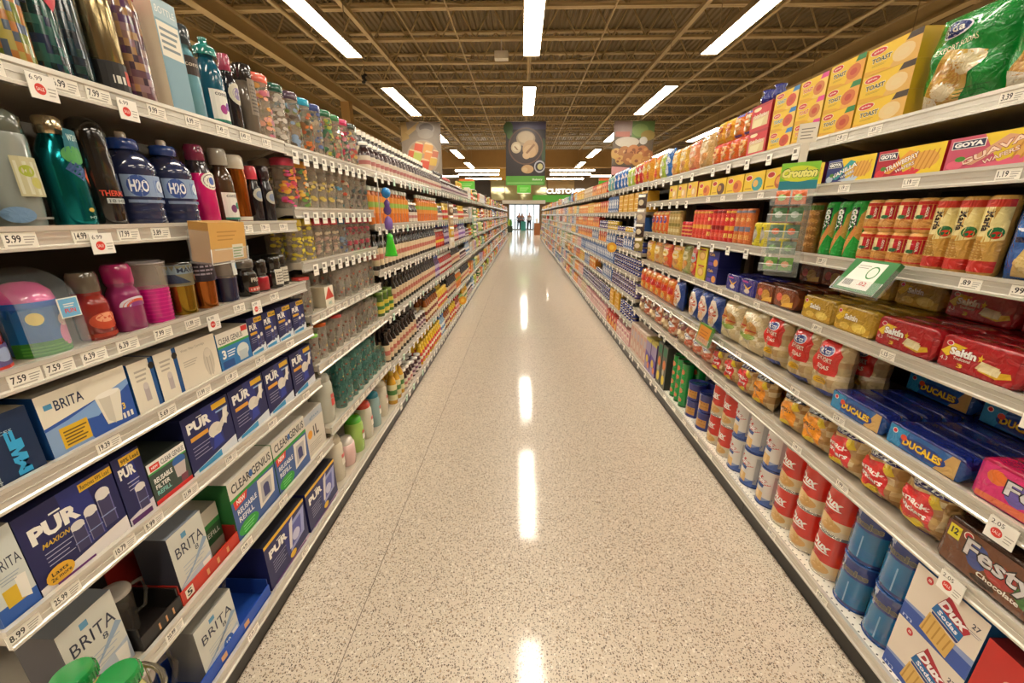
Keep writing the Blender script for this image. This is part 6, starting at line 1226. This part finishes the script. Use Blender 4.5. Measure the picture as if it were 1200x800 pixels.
def cluster(k, ys, what, stack=2, backs=1):
    for i, y in enumerate(ys):
        for s in range(stack):
            pos = ['lower', 'upper'][s] if stack == 2 else ''
            n_ = ['nearest', 'second', 'third', 'fourth'][i] if i < len(ys)-1 or len(ys) == 1 else 'farthest'
            Rr(k, 6, y, .02, '%s, %s stack of %s, %s one' % (what, n_, ['', 'one', 'two', 'three', 'four'][len(ys)], pos) if stack == 2 else '%s, %s' % (what, n_), dz=s*(k.h+.001))
        for b_ in range(backs):
            for s in range(stack): Rr(k, 6, y, .02+(k.d+.006)*(b_+1), '%s, in the row behind' % what, group=what+' behind', dz=s*(k.h+.001))
cluster(DB, (1.022, 1.155), 'blue and turquoise round tin')
cluster(DR, (1.289, 1.423, 1.557), 'red round tin nearer the camera')
cluster(DW, (1.692, 1.844, 1.98), 'white round tin with a blue foot')
for j in (0,):
    pass
cluster(DR, (2.116, 2.25), 'red round tin beside the navy tubs'); cluster(TB, (2.42, 2.6), 'squat navy tub')
cluster(GT, (2.745, 2.835, 2.925), 'tall green tin', 1)
for o in LAB:
    if o[0].name.startswith('cracker_tin') and o[4] == 1 and 1.69 < o[5] < 1.84: o[0].location.y += 0.0
def dkc(a): a.r(0, 0, 1, 1, '5A5A4E'); a.r(.1, .75, .9, .95, '1E6A4A'); a.e(.5, .55, .3, .12, 'D8742A', 10); a.e(.5, .2, .3, .12, 'E8D03A', 12); a.e(.4, .38, .2, .08, 'B8B8A8', 10)
KB['dkc'] = box_k('snack_tower', 'dark mottled tall carton with yellow and orange spots', .1, .36, .1, '5A5A4E', '3A3A34', '3A3A34', dkc)
for i in range(2): Rr('dkc', 6, 3.06+.115*i, 0, 'dark spotted tall carton, %s' % ['nearer', 'farther'][i])
KB['purb'] = box_k('cookie_carton', 'purple, yellow and orange carton', .14, .3, .1, '6A4AA0', '4A2A6A', '8A7A3A', lambda a: (a.r(0, 0, 1, 1, '9A8AB0'), a.quad([(0, .3), (1, .1), (1, .5), (0, .6)], '5A3A9A'), a.e(.4, .35, .25, .12, 'D8B83A', 12), a.e(.7, .18, .2, .1, 'E0803A', 12), a.r(0, .9, 1, 1, 'C8B84A')))
for i in range(2): Rr('purb', 6, 3.33+.15*i, 0, KB['purb'].desc+', %s' % ['nearer', 'farther'][i])
k = gx('pastel_carton', 'pale pinkish carton', .1, .3, .1, 'D8C4B4', 'C89A88', 'B8A8B0', style=2)
for i in range(5): Rr(k, 6, 3.59+.11*i, 0, 'pale pinkish tall carton on the bottom deck of the third right unit', group='pale cartons third unit')
# third unit, top: slanted colourful pouches
POU = [gp('chip_bag', 'blue and white snack bag', .14, .23, .08, '2A6AB8', 'D8E4F0', 'E8ECF0', 'bag'), gp('chip_bag', 'orange-yellow snack bag', .14, .22, .08, 'E09A2A', 'D8502A', 'F0D88A', 'bag'), gp('chip_bag', 'red snack bag', .13, .22, .08, 'C8302A', 'E8A83A', 'F0E0D0', 'bag'), gp('chip_bag', 'pale teal snack bag', .13, .21, .08, '6AA8A8', 'D8E0C0', 'E8E8D8', 'bag'), gp('chip_bag', 'lime and white snack bag', .13, .21, .08, 'A8C04A', 'E8E8D0', 'D8D8B0', 'bag')]
for i, q in enumerate((0, 4, 1)): put(POU[q], 1, 3.69+.15*i, 1.216, 1.7978, POU[q].desc+' at the end of the third unit')
NB = ['fourth', 'fifth', 'sixth', 'seventh']
CAN1 = gc('blue_can', 'navy can with a pale oval', .042, .056, '26307E', '3A4A9A', 'B8B4B0'); CAN2 = gc('purple_can', 'purple-blue can with a pale oval', .042, .056, '4A3A7A', '6A5AA0', 'B8B4B0'); CANY = gc('yellow_can', 'yellow can with a white oval', .042, .056, 'D8B02A', 'E8C83A', 'C8C4B8')
BB1 = gx('blue_box', 'blue and white narrow box', .09, .2, .1, '2F5A9A', 'C8D0DC', 'E8E8E8', style=3); GB1 = gx('gold_tray', 'flat golden box', .2, .048, .12, 'DCA42A', 'E8C050', 'C8801E'); RB1 = gx('red_box', 'red and orange box', .12, .16, .1, 'C83A2A', 'E89A3A', 'F0E0C0', style=1); OB1 = gx('orange_box', 'orange box with a cream band', .12, .16, .1, 'E08A2A', 'F0D8A0', 'C84A1E'); PB1 = gx('pink_box', 'pink and cream box', .11, .16, .1, 'D8A0A0', 'E8DCCC', 'B86A7A', style=2); TB1 = gx('teal_box', 'teal and cream box', .11, .16, .1, '5A9A9A', 'E0DCC8', '3A6A7A', style=2); YB1 = gx('yellow_box', 'yellow box with an orange disc', .12, .17, .1, 'E0B83A', 'E08A2A', 'F0E4B8'); CB1 = gx('cream_box', 'cream box with a brown panel', .12, .17, .1, 'DCCFB4', 'B88A5A', 'F0E8D8', style=2)
SQ = {}
def squat(k, h):
    key = (k.desc, round(h, 3))
    if key not in SQ:
        q = object.__new__(Kind); q.__dict__ = dict(k.__dict__); q.h = h; q.parts = []
        for p_, me, par in k.parts:
            m2 = me.copy()
            for v in m2.vertices: v.co.z *= h/k.h
            q.parts.append((p_, m2, par))
        SQ[key] = q
    return SQ[key]
WB1 = gx('white_box', 'white box with a blue panel', .12, .16, .1, 'E8E2D4', '7A9AC0', 'D8B05A', style=2); LB1 = gx('lilac_box', 'lilac box', .11, .17, .1, 'B0A0C0', 'E0D8D8', '8A6AA0', style=1); NB1 = gx('green_box', 'green and cream box', .11, .16, .1, '7A9A5A', 'E8E0C0', 'C8503A'); GP1 = gp('nut_bag', 'tan and brown snack bag', .12, .17, .07, 'C0A070', '8A5A34', 'E8DCC0', 'bag')
RS = [ # units 4.. : per level 8
 [([POU[1], POU[2], POU[4], POU[0]], 1), ([GB1], 3), ([BB1, CANY, CAN2], 1), ([CAN1, BB1, CAN1], 1), ([CAN1], 2), ([CAN2], 2), ([CAN1, GB1], 2), ([PB1, RB1], 1)],
 [([POU[0], POU[3], RB1], 1), ([BB1, RB1], 1), ([CANY, CAN2], 1), ([BB1, RB1], 1), ([BB1], 1), ([BB1, CAN1], 1), ([CAN1, CAN2], 2), ([PB1], 1)],
 [([OB1, RB1, CB1], 1), ([OB1, YB1], 1), ([RB1, OB1], 1), ([BB1, RB1], 1), ([BB1], 1), ([OB1, BB1], 1), ([CAN2, CAN1], 2), ([PB1, CB1], 1)],
 [([CB1, YB1], 1), ([OB1], 1), ([RB1, OB1], 1), ([RB1], 1), ([BB1, PB1], 1), ([YB1, RB1], 1), ([PB1, OB1], 1), ([PB1, OB1], 1)]]
for bi in range(len(YR)-1):
    a, b = YR[bi], YR[bi+1]
    for li, (z, d) in enumerate(UR3):
        w = ', %s right unit, %s shelf' % (names[bi+1], ['top', 'second', 'third', 'fourth', 'fifth', 'sixth', 'seventh', 'bottom'][li])
        room = (UR3[li-1][0]-z-.045) if li else .3
        if bi < 4: ks_, st = RS[bi][li]
        else: ks_ = [R.choice([OB1, YB1, CB1, PB1, TB1, RB1, CB1, WB1, WB1, LB1, NB1, GP1, BB1, CAN2] + ([POU[1]] if li == 0 else [])) for _ in range(3)]; st = 1
        ks_ = [k if k.h <= room else squat(k, room*.96) for k in ks_]
        n = len(ks_); 
        fill(1, a, b, z, d, [(k, 1) for k in ks_], (.0 if bi < 3 else .125) if bi < 10 else .19, 1, where=w, stack=4 if st > 1 or ks_[0].h < .07 else 1, hmax=room*.98)
# ------------------------------------------------------------------ hanging banners
def banner(X, label, art):
    t = thing('hanging_banner', label, 'banner', (X, 14.9, 2.49), group='food picture banners')
    w, h = 1.34, 1.98
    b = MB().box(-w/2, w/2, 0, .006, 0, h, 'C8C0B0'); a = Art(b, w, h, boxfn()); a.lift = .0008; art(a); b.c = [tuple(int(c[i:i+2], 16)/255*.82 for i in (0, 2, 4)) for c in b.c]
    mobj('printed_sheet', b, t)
    mobj('top_rail', MB().tube([(-w/2-.05, 0, h+.01), (w/2+.05, 0, h+.01)], .018, 'B8B0A0', METAL, 8), t)
    for sx in (-1, 1): mobj('cord', MB().tube([(sx*.55, 0, h+.02), (sx*.55, 0, 5.65-2.49)], .004, '6A5A44', PAPER, 5), t)
def bread(a):
    a.r(0, 0, 1, 1, '2A2224'); a.r(0, .88, 1, 1, '4A4468'); a.e(.06, .9, .12, .1, '3A5A2A'); a.e(.1, .8, .08, .07, '4A6A34'); a.e(.95, .55, .05, .2, '3A5030')
    a.e(.5, .62, .44, .29, '6A4A3A', 28); a.e(.5, .62, .41, .27, '3A2A26', 28); a.e(.5, .74, .24, .12, 'A08A6A', 20); a.e(.5, .76, .2, .09, 'BCA684', 18); a.e(.26, .6, .13, .09, 'C8B494', 18); a.e(.26, .6, .1, .06, 'D8C8A8', 16)
    a.quad([(.2, .62), (.24, .62), (.32, .56), (.28, .56)], '7A5A3E'); a.e(.62, .58, .2, .14, 'B8946A', 20); a.e(.6, .54, .16, .1, 'C8A478', 18); a.e(.52, .48, .1, .06, 'D0AE84', 14)
    a.quad([(.5, .52), (.54, .5), (.74, .64), (.7, .66)], '8A6440'); a.e(.55, .26, .16, .07, 'C8A070', 14); a.e(.48, .25, .08, .04, 'D8B888', 12); a.e(.86, .3, .14, .1, 'B8B8C4', 18); a.e(.86, .3, .11, .075, '2A2430', 18); a.e(.87, .3, .07, .05, 'C8C084', 14)
    a.r(0, 0, 1, .15, '5CA83A'); a.r(.03, .02, .97, .05, '8AC86A'); a.t('Bakery', .68, .07, .94, .11, 'EAF4E0', .02)
def candy(a):
    a.r(0, 0, 1, 1, '9A8C7C'); a.quad([(0, .7), (.2, .75), (.14, 1), (0, 1)], 'B8985E'); a.quad([(.2, .8), (.5, .95), (.45, 1), (.1, .84)], 'C8A870'); a.e(.62, .9, .24, .1, 'B0A498', 20); a.e(.64, .91, .18, .07, '7C7068', 18); a.e(.62, .82, .2, .08, 'A89C8E', 16)
    a.e(.52, .45, .42, .28, 'B4A494', 26); a.e(.52, .46, .38, .25, 'C4A080', 26)
    for x, y, s, c in ((.42, .6, .13, 'E8603E'), (.66, .58, .14, 'F0B060'), (.24, .5, .11, 'E8704A'), (.38, .46, .13, 'C8D468'), (.66, .46, .13, 'F09A58'), (.55, .33, .14, 'E86048'), (.78, .38, .11, 'E8C058'), (.28, .36, .1, 'F0C868'), (.84, .5, .09, 'D87A5A')):
        a.quad([(x-s, y-s*.45), (x+s*.6, y-s*.6), (x+s, y+s*.4), (x-s*.6, y+s*.6)], c); a.quad([(x-s*.6, y+s*.6), (x+s, y+s*.4), (x+s*.7, y+s*.62), (x-s*.3, y+s*.8)], 'F4D8A8')
    a.r(0, 0, 1, .15, '5CA83A'); a.t('Candy', .68, .07, .94, .11, 'EAF4E0', .02)
def nuts(a):
    a.r(0, 0, 1, 1, '6A5A48'); a.r(0, .78, .45, 1, 'A88A80'); a.r(.45, .74, 1, 1, '6A8A4A'); a.e(.65, .86, .2, .1, '8AA45A', 16); a.e(.85, .78, .18, .08, 'A8904A', 16); a.r(.05, .76, .4, .84, 'C8705A'); a.e(.35, .68, .3, .08, 'D8CCB8', 20); a.e(.75, .7, .1, .06, 'D8D4CC', 14)
    rr = random.Random(5)
    for x, y, s, c in ((.1, .5, .14, 'E0B060'), (.3, .52, .16, 'B87A40'), (.52, .54, .16, 'C8824A'), (.74, .52, .17, 'C07848'), (.9, .48, .12, 'B06A3C'), (.2, .4, .12, 'D8A858'), (.42, .42, .16, 'A86A38'), (.64, .4, .16, 'D09A50'), (.84, .38, .12, 'C88A48')):
        a.e(x, y, s, s*.62, c, 14)
        for q in range(4): a.e(x+rr.uniform(-.5, .5)*s, y+rr.uniform(-.3, .3)*s, s*.3, s*.16, rr.choice(['E0B070', '8A5028', 'D89A58', 'A86A3A']), 8)
    a.quad([(0, .22), (1, .18), (1, .26), (0, .32)], '3A2420'); a.quad([(0, .16), (.9, .2), (.9, .26), (0, .3)], 'E0A0A0'); a.quad([(.1, .16), (1, .12), (1, .2), (.3, .22)], 'D87A80'); a.r(0, 0, 1, .13, '5CA83A'); a.t('Snacks', .68, .05, .94, .1, 'EAF4E0', .02)
banner(-3.44, 'hanging banner picturing a bowl of orange and green candy cubes', candy)
banner(.1, 'hanging banner picturing bread rolls in a dark bowl above a green band', bread)
banner(3.7, 'hanging banner picturing a heap of golden brown nuts and pastries', nuts)
# aisle end signs and the service sign
def sign(X, Y, z, w, h, label, art, name='hanging_sign', top=5.5):
    t = thing(name, label, 'sign', (X, Y, z)); b = MB().box(-w/2, w/2, 0, .04, 0, h, 'DDD8C8'); a = Art(b, w, h, boxfn()); a.lift = .002; art(a); mobj('sign_board', b, t)
    for sx in (-1, 1): mobj('cord', MB().tube([(sx*w*.4, .02, h), (sx*w*.4, .02, top-z)], .008, '6A5A44', PAPER, 5), t)
gs = lambda top: (lambda a: (a.r(0, 0, 1, .78, '54B82E'), a.r(0, .78, 1, 1, top), a.lines(.2, .2, .85, .65, 3, 'A8DC8A', .35), a.r(0, 0, 1, .06, 'F0F0E4')))
sign(.1, 30, 2.95, .95, .7, 'small green hanging sign over the far end of the aisle', gs('B88A5A'), top=6.4)
sign(5.8, 30, 3.2, 1.0, .75, 'orange and green hanging sign above the right shelves near the entrance', gs('E0703A'), top=6.4); sign(-3.9, 30, 3.2, 1.1, .72, 'orange and green hanging sign above the left shelves near the entrance', gs('E0803A'), top=6.4)
t = thing('service_sign', 'wide white and green customer service sign on the front wall at right', 'sign', (1.07, 44.3, 0))
mobj('green_band', MB().box(0, 9.0, 0, .1, 2.8, 3.5, 'f'*6), t, [S_GREEN])
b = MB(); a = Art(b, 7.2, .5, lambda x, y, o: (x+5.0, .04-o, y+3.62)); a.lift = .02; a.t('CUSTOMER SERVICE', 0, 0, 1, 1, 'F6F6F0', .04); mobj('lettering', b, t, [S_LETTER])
# things by the doors
def crate(name, label, cat, X, Y, w, d, h, c, art=None):
    b = MB().box(-w/2, w/2, 0, d, 0, h, c); b.box(-w/2-.01, w/2+.01, -.01, d+.01, h, h+.03, c); 
    if art: art(Art(b, w, h, boxfn()))
    tag(mobj(name, b, None, None, (X, Y, 0)), label, cat)
crate('counter', 'small brown wooden counter at the far right end of the aisle', 'counter', 1.17, 32.5, .46, .5, .88, '8A5020')
tag(mobj('notice_card', MB().box(-.1, .1, 0, .02, 0, .35, 'F0F0EC').box(-.1, .1, -.05, .08, 0, .01, 'F0F0EC'), None, None, (1.15, 32.7, .912)), 'white notice card standing on the brown counter', 'sign')
g = MB()
for q in range(14):
    a_ = R.uniform(0, 6.28); r_ = R.uniform(.02, .2); g.lathe([(.01, .5+R.uniform(-.1, .1)), (.07, .7+R.uniform(-.1, .2)), (.02, 1.0+R.uniform(-.1, .25))], R.choice(['3A6A2A', '4A8A34', 'A8B83A']), PAPER, 6, r_*math.cos(a_), r_*math.sin(a_))
g.lathe([(.2, 0), (.26, .02), (.28, .55)], '2A3A28', PAPER, 12); tag(mobj('potted_plant', g, None, None, (-1.15, 38, 0)), 'green and yellow potted plant left of the entrance doors', 'plant')
crate('display_crate', 'dark crate standing at the far left end of the shelves', 'crate', -1.3, 31.0, .35, .4, .5, '2E2420')
crate('floor_machine', 'turquoise cart standing between the people at the doors', 'cart', .12, 43.0, .5, .5, .85, '3AA8A0')
# people at the entrance, tiny and backlit
def skin_obj(name, pts, edges, rad, mat, parent, loc=(0, 0, 0)):
    me = bpy.data.meshes.new(name); me.from_pydata(pts, edges, []); me.materials.append(mat)
    o = link(bpy.data.objects.new(name, me)); o.parent = parent; o.modifiers.new('skin', 'SKIN').use_smooth_shade = True
    for i, r in enumerate(rad): me.skin_vertices[0].data[i].radius = (r, r)
    me.skin_vertices[0].data[0].use_root = True
    s = o.modifiers.new('sub', 'SUBSURF'); s.levels = s.render_levels = 1; return o
S_SKIN = simple('skin', 'A87658', .6)
def person(X, Y, rz, shirt, trs, label, arm=.0, H=1.75):
    t = thing('person', label, 'person', (X, Y, 0), rz); k = H/1.75
    p = [(0, 0, .95), (0, .01, 1.15), (0, .01, 1.38), (0, 0, 1.5), (0, -.02, 1.6), (0, -.02, 1.7),
         (.19, .01, 1.4), (.23, .0, 1.14), (.24, -.1-arm, .95+arm*.5), (-.19, .01, 1.4), (-.23, 0, 1.14), (-.22, -.06, .9),
         (.1, 0, .9), (.11, -.03, .5), (.12, .02, .09), (.13, -.14, .05), (-.1, 0, .9), (-.12, .03, .5), (-.14, .08, .09), (-.15, -.08, .05)]
    p = [tuple(c*k for c in q) for q in p]
    e = [(0, 1), (1, 2), (2, 3), (3, 4), (4, 5), (2, 6), (6, 7), (7, 8), (2, 9), (9, 10), (10, 11), (0, 12), (12, 13), (13, 14), (14, 15), (0, 16), (16, 17), (17, 18), (18, 19)]
    r = [.13, .12, .13, .055, .09, .075, .06, .042, .035, .06, .042, .035, .085, .06, .042, .035, .085, .06, .042, .035]
    skin_obj('body', p, e, r, S_SKIN, t)
    ti = [1, 0, 2, 6, 7, 9, 10]; P_ = [p[i] for i in ti]
    skin_obj('shirt', P_, [(0, 1), (0, 2), (2, 3), (3, 4), (2, 5), (5, 6)], [.14, .145, .15, .075, .055, .075, .055], simple('cloth', shirt, .8), t)
    ti = [0, 12, 13, 14, 16, 17, 18]; P_ = [p[i] for i in ti]
    skin_obj('trousers', P_, [(0, 1), (1, 2), (2, 3), (0, 4), (4, 5), (5, 6)], [.15, .1, .075, .055, .1, .075, .055], simple('cloth', trs, .8), t)
    skin_obj('hair', [tuple(c*k for c in q) for q in ((0, .03, 1.68), (0, .0, 1.74))], [(0, 1)], [.09, .07], simple('hair', '221A16', .7), t)
person(-.32, 42.5, .3, '6A6A74', '1E1C24', 'person in a grey top and dark trousers, left one at the doors', .1)
person(.02, 44.0, -.4, '8A8E98', '3A4A54', 'person in a pale top standing farther back at the doors', .0, 1.68)
person(.72, 42.5, -.2, 'B8B4B0', '15151A', 'person in a light top and black trousers, right one at the doors', .1)

# ------------------------------------------------------------------ holders, clip strips and racks on the shelf edges
def gcard(a): a.r(0, 0, 1, 1, '2E7A3A'); a.quad([(.08, .08), (.8, .08), (.8, .92), (.2, .92)], 'F0EDE2'); a.e(.62, .62, .12, .2, '3A8A4A', 16); a.e(.62, .62, .095, .16, 'F0EDE2', 16); [a.r(.16+.035*q, .16, .18+.035*q, .34, '3A3A3A') for q in range(6)]; a.lines(.22, .72, .5, .86, 2, 'A8A498', .3); a.t('.02', .5, .2, .7, .32, 'C83A3A', .02)
holder(1, 1.085, 1.335, 1.262, .17, .115, .02, ('2E7A3A', '2A6A34', '2A6A34'), gcard, 'clear holder with a green and white card below the third right shelf', tilt=-.55)
holder(1, 1.105, 2.38, .742, .17, .12, .02, ('C87A1E', '4A8A2A', '4A8A2A'), lambda a: (a.r(0, 0, 1, 1, '5A8A2A'), a.r(.06, .08, .94, .92, 'D0862A'), a.lines(.2, .2, .8, .8, 4, 'A85A1A', .35)), 'clear holder with an orange card edged in green on the right', tilt=-.2)
b = MB(); b.lathe([(.062, 0), (.062, .002)], 'E0A02A', PAPER, 14); b.lathe([(.03, .0022), (.03, .003)], 'F0C84A', PAPER, 12)
o = mobj('shelf_wobbler', b, None, None, (1.11, 5.1, 1.12)); o.rotation_euler = (PI/2, 0, -.5); tag(o, 'orange-yellow round shelf sign on the right, halfway to the banners', 'sign')
o = mobj('shelf_wobbler', b, None, None, (-.885, 5.9, .28)); o.rotation_euler = (PI/2, 0, .5); tag(o, 'orange-yellow round shelf sign low down on the left shelves', 'sign')
def strip(side, dep, Y, z0, z1, label): 
    g = MB(); g.box(-.012, .012, 0, .0015, 0, z1-z0, 'D8D4C8', SHELL); g.tube([(0, .0008, 0), (0, .0008, z1-z0)], .0016, 'D8D4C8', GLOSS, 5)
    o = mobj('clip_strip', g, None, None, (side*dep, Y, z0), PI/2 if side < 0 else -PI/2); tag(o, label, 'strip', 'clip strips')
strip(-1, .905, 2.66, 1.2, 1.775, 'clear clip strip with blue, purple and green toys on the left')
def toy(label, body, col, z, Y=2.66, dep=.858):
    b = MB(); b.lathe(body, col, GLOSS, 14, 0, 0); o = mobj('squeeze_toy', b, None, None, (-dep, Y, z)); tag(o, label, 'toy', 'toys on the clip strip')
toy('round blue squeeze toy, topmost on the left clip strip', [(.004, 0), (.024, .012), (.03, .035), (.022, .058), (.004, .066)], '2A86D0', 1.6)
toy('purple squeeze toy below the blue one', [(.004, 0), (.02, .008), (.026, .03), (.016, .055), (.02, .075), (.004, .095)], '5A3A86', 1.5)
toy('lilac squeeze toy in the middle of the left clip strip', [(.004, 0), (.024, .012), (.027, .05), (.02, .075), (.004, .09)], '7A5AB0', 1.405)
toy('bright green cone toy, lowest on the left clip strip', [(.004, 0), (.042, .004), (.04, .02), (.018, .12), (.02, .135), (.004, .15)], '3AC82A', 1.24)
def packs(side, dep, Y, zs, cols_, what, w=.1, h=.13):
    for i, (z, c) in enumerate(zip(zs, cols_)):
        b = MB(); a = bag(b, w, h, .03, c, FOIL, .1, i, nx=8, ny=8); a.cell = .02; a.r(.1, .75, .9, .92, 'E8E0D0'); a.e(.5, .4, .3, .2, 'D8C8A8', 10)
        o = mobj('hanging_packet', b, None, None, (side*dep, Y, z), PI/2+.5 if side < 0 else -PI/2+.5); 
        if side < 0: o.rotation_euler.z = PI/2-.5
        tag(o, '%s, %s from the top' % (what, ['first', 'second', 'third', 'fourth'][i]), 'packet', what)
strip(-1, .905, 5.1, 1.12, 1.66, 'clip strip of brown and white packets on the left')
packs(-1, .86, 5.1, (1.5, 1.37, 1.24, 1.11), ('8A6A4A', 'B89A78', 'D8A83A', 'E0D8C8'), 'brown or yellow packet hanging on the farther left clip strip')
strip(-1, .905, 7.6, 1.12, 1.66, 'clip strip of green and white packets on the left')
packs(-1, .86, 7.6, (1.5, 1.37, 1.24, 1.11), ('6A8A5A', 'A8C0B0', '5A8A4A', '8AAA7A'), 'green or pale packet hanging on the farthest left clip strip', .13)
strip(1, 1.15, 3.95, 1.15, 1.8, 'clip strip of dark packets between the second and third right shelves')
packs(1, 1.1, 3.95, (1.56, 1.43, 1.30, 1.17), ('4A3A34', 'A8988A', '3A2A26', '8A7A3A'), 'dark or grey packet hanging on the right clip strip', .11)
# tiered clear rack with a green header
t = thing('hanging_rack', 'clear tiered hanging rack with a green header on the right shelves', 'rack', (1.07, 1.72, 1.27), -PI/2+.75)
b = MB(); b.box(-.062, .062, .05, .052, -.02, .34, 'D8E0DC', SHELL); b.box(-.062, -.06, -.02, .05, -.0, .3, 'D8E0DC', SHELL); b.box(.06, .062, -.02, .05, -.0, .3, 'D8E0DC', SHELL); mobj('clear_back', b, t)
for q in range(5):
    b = MB(); z = .01+.065*q; y0 = -.04; b.box(-.06, .06, y0, .05, z-.002, z, 'DCE8E2', SHELL); b.box(-.06, .06, y0-.002, y0, z-.002, z+.028, 'E4ECE8', SHELL); b.tube([(-.06, y0-.001, z+.028), (.06, y0-.001, z+.028)], .0015, 'F4F6F2', GLOSS, 5); mobj('tray', b, t)
b = MB(); b.box(-.066, .066, .048, .0495, .33, .43, '8AD03A'); a = Art(b, .132, .1, lambda x, y, o: (x, .048-o, y+.33)); a.r(0, 0, 1, .32, '2A8A9A'); a.e(.5, .58, .5, .3, 'D8E03A', 16); a.t('Crouton', .04, .44, .96, .78, 'F4F08A', .06, .2, out='1E5A2A'); mobj('header_card', b, t)
b = MB(); b.box(-.032, .032, .051, .0525, .5, .57, 'EEE6D4'); b.box(-.014, .014, .051, .0525, .43, .5, 'E4DCCA'); a = Art(b, .064, .07, lambda x, y, o: (x, .051-o, y+.5)); a.lines(.15, .2, .85, .85, 4, '8A8478', .3); mobj('hang_card', b, t)
rm_ = t.rotation_euler.z; ca, sa = math.cos(rm_), math.sin(rm_)
for q in range(5):
    for s in range(2):
        b = MB(); c = ['D86A3A', '3A6A3A', '5A7A5A', '7A8A7A', '6AA04A'][4-q]; a = bag(b, .05, .052, .018, c, FOIL, .1, q+s, nx=6, ny=6); a.cell = .01; a.e(.5, .5, .3, .25, ['E8B08A', '8AB07A', 'D86A3A', 'B8C8B8', 'A8D080'][q], 8)
        lx = -.028+.056*s; ly = -.012; o = mobj('snack_sachet', b, None, None, (1.07+lx*ca-ly*sa, 1.72+lx*sa+ly*ca, 1.27+.011+.065*q), rm_)
        tag(o, 'small sachet in the %s tray of the clear hanging rack, %s side' % (['lowest', 'second lowest', 'middle', 'second highest', 'top'][q], ['near', 'far'][s]), 'sachet', 'sachets in the hanging rack')
# ------------------------------------------------------------------ labels of the stocked goods
_ordr = ['top', 'second', 'third', 'fourth', 'fifth', 'sixth', 'seventh', 'bottom']
def lvl_of(side, Y, z):
    L_ = (UL if Y < 1.74 else UL2 if Y < 2.68 else UL3) if side < 0 else (UR if Y < 4.12 else UR3)
    best = 0
    for i, (zz, d) in enumerate(L_):
        if z >= zz-.01: best = i; break
    return _ordr[best] if best < len(L_)-1 else 'bottom'
from collections import Counter, defaultdict
def fam_(n): return n.replace('_', ' ')
cnt = Counter(e[1] for e in LAB if not e[2])
for e in LAB:
    o, lab, explicit, k, side, Y, dep, z, group = e
    Y = o.location.y
    if not explicit and cnt[lab] > 1: lab = lab + ', %s %s shelf' % (lvl_of(side, Y, z), 'left' if side < 0 else 'right')
    e[1] = ' '.join(lab.split()).replace(' ,', ',').rstrip(', ')
cnt = Counter(e[1] for e in LAB)
for e in LAB:
    o, lab, explicit, k, side, Y, dep, z, group = e
    o['label'] = lab
    if cnt[lab] > 1: o['group'] = lab if len(lab) < 110 else lab[:110]
    else: o['group'] = 'goods like the %s on the %s %s shelf' % (fam_(k.name), lvl_of(side, Y, z), 'left' if side < 0 else 'right')
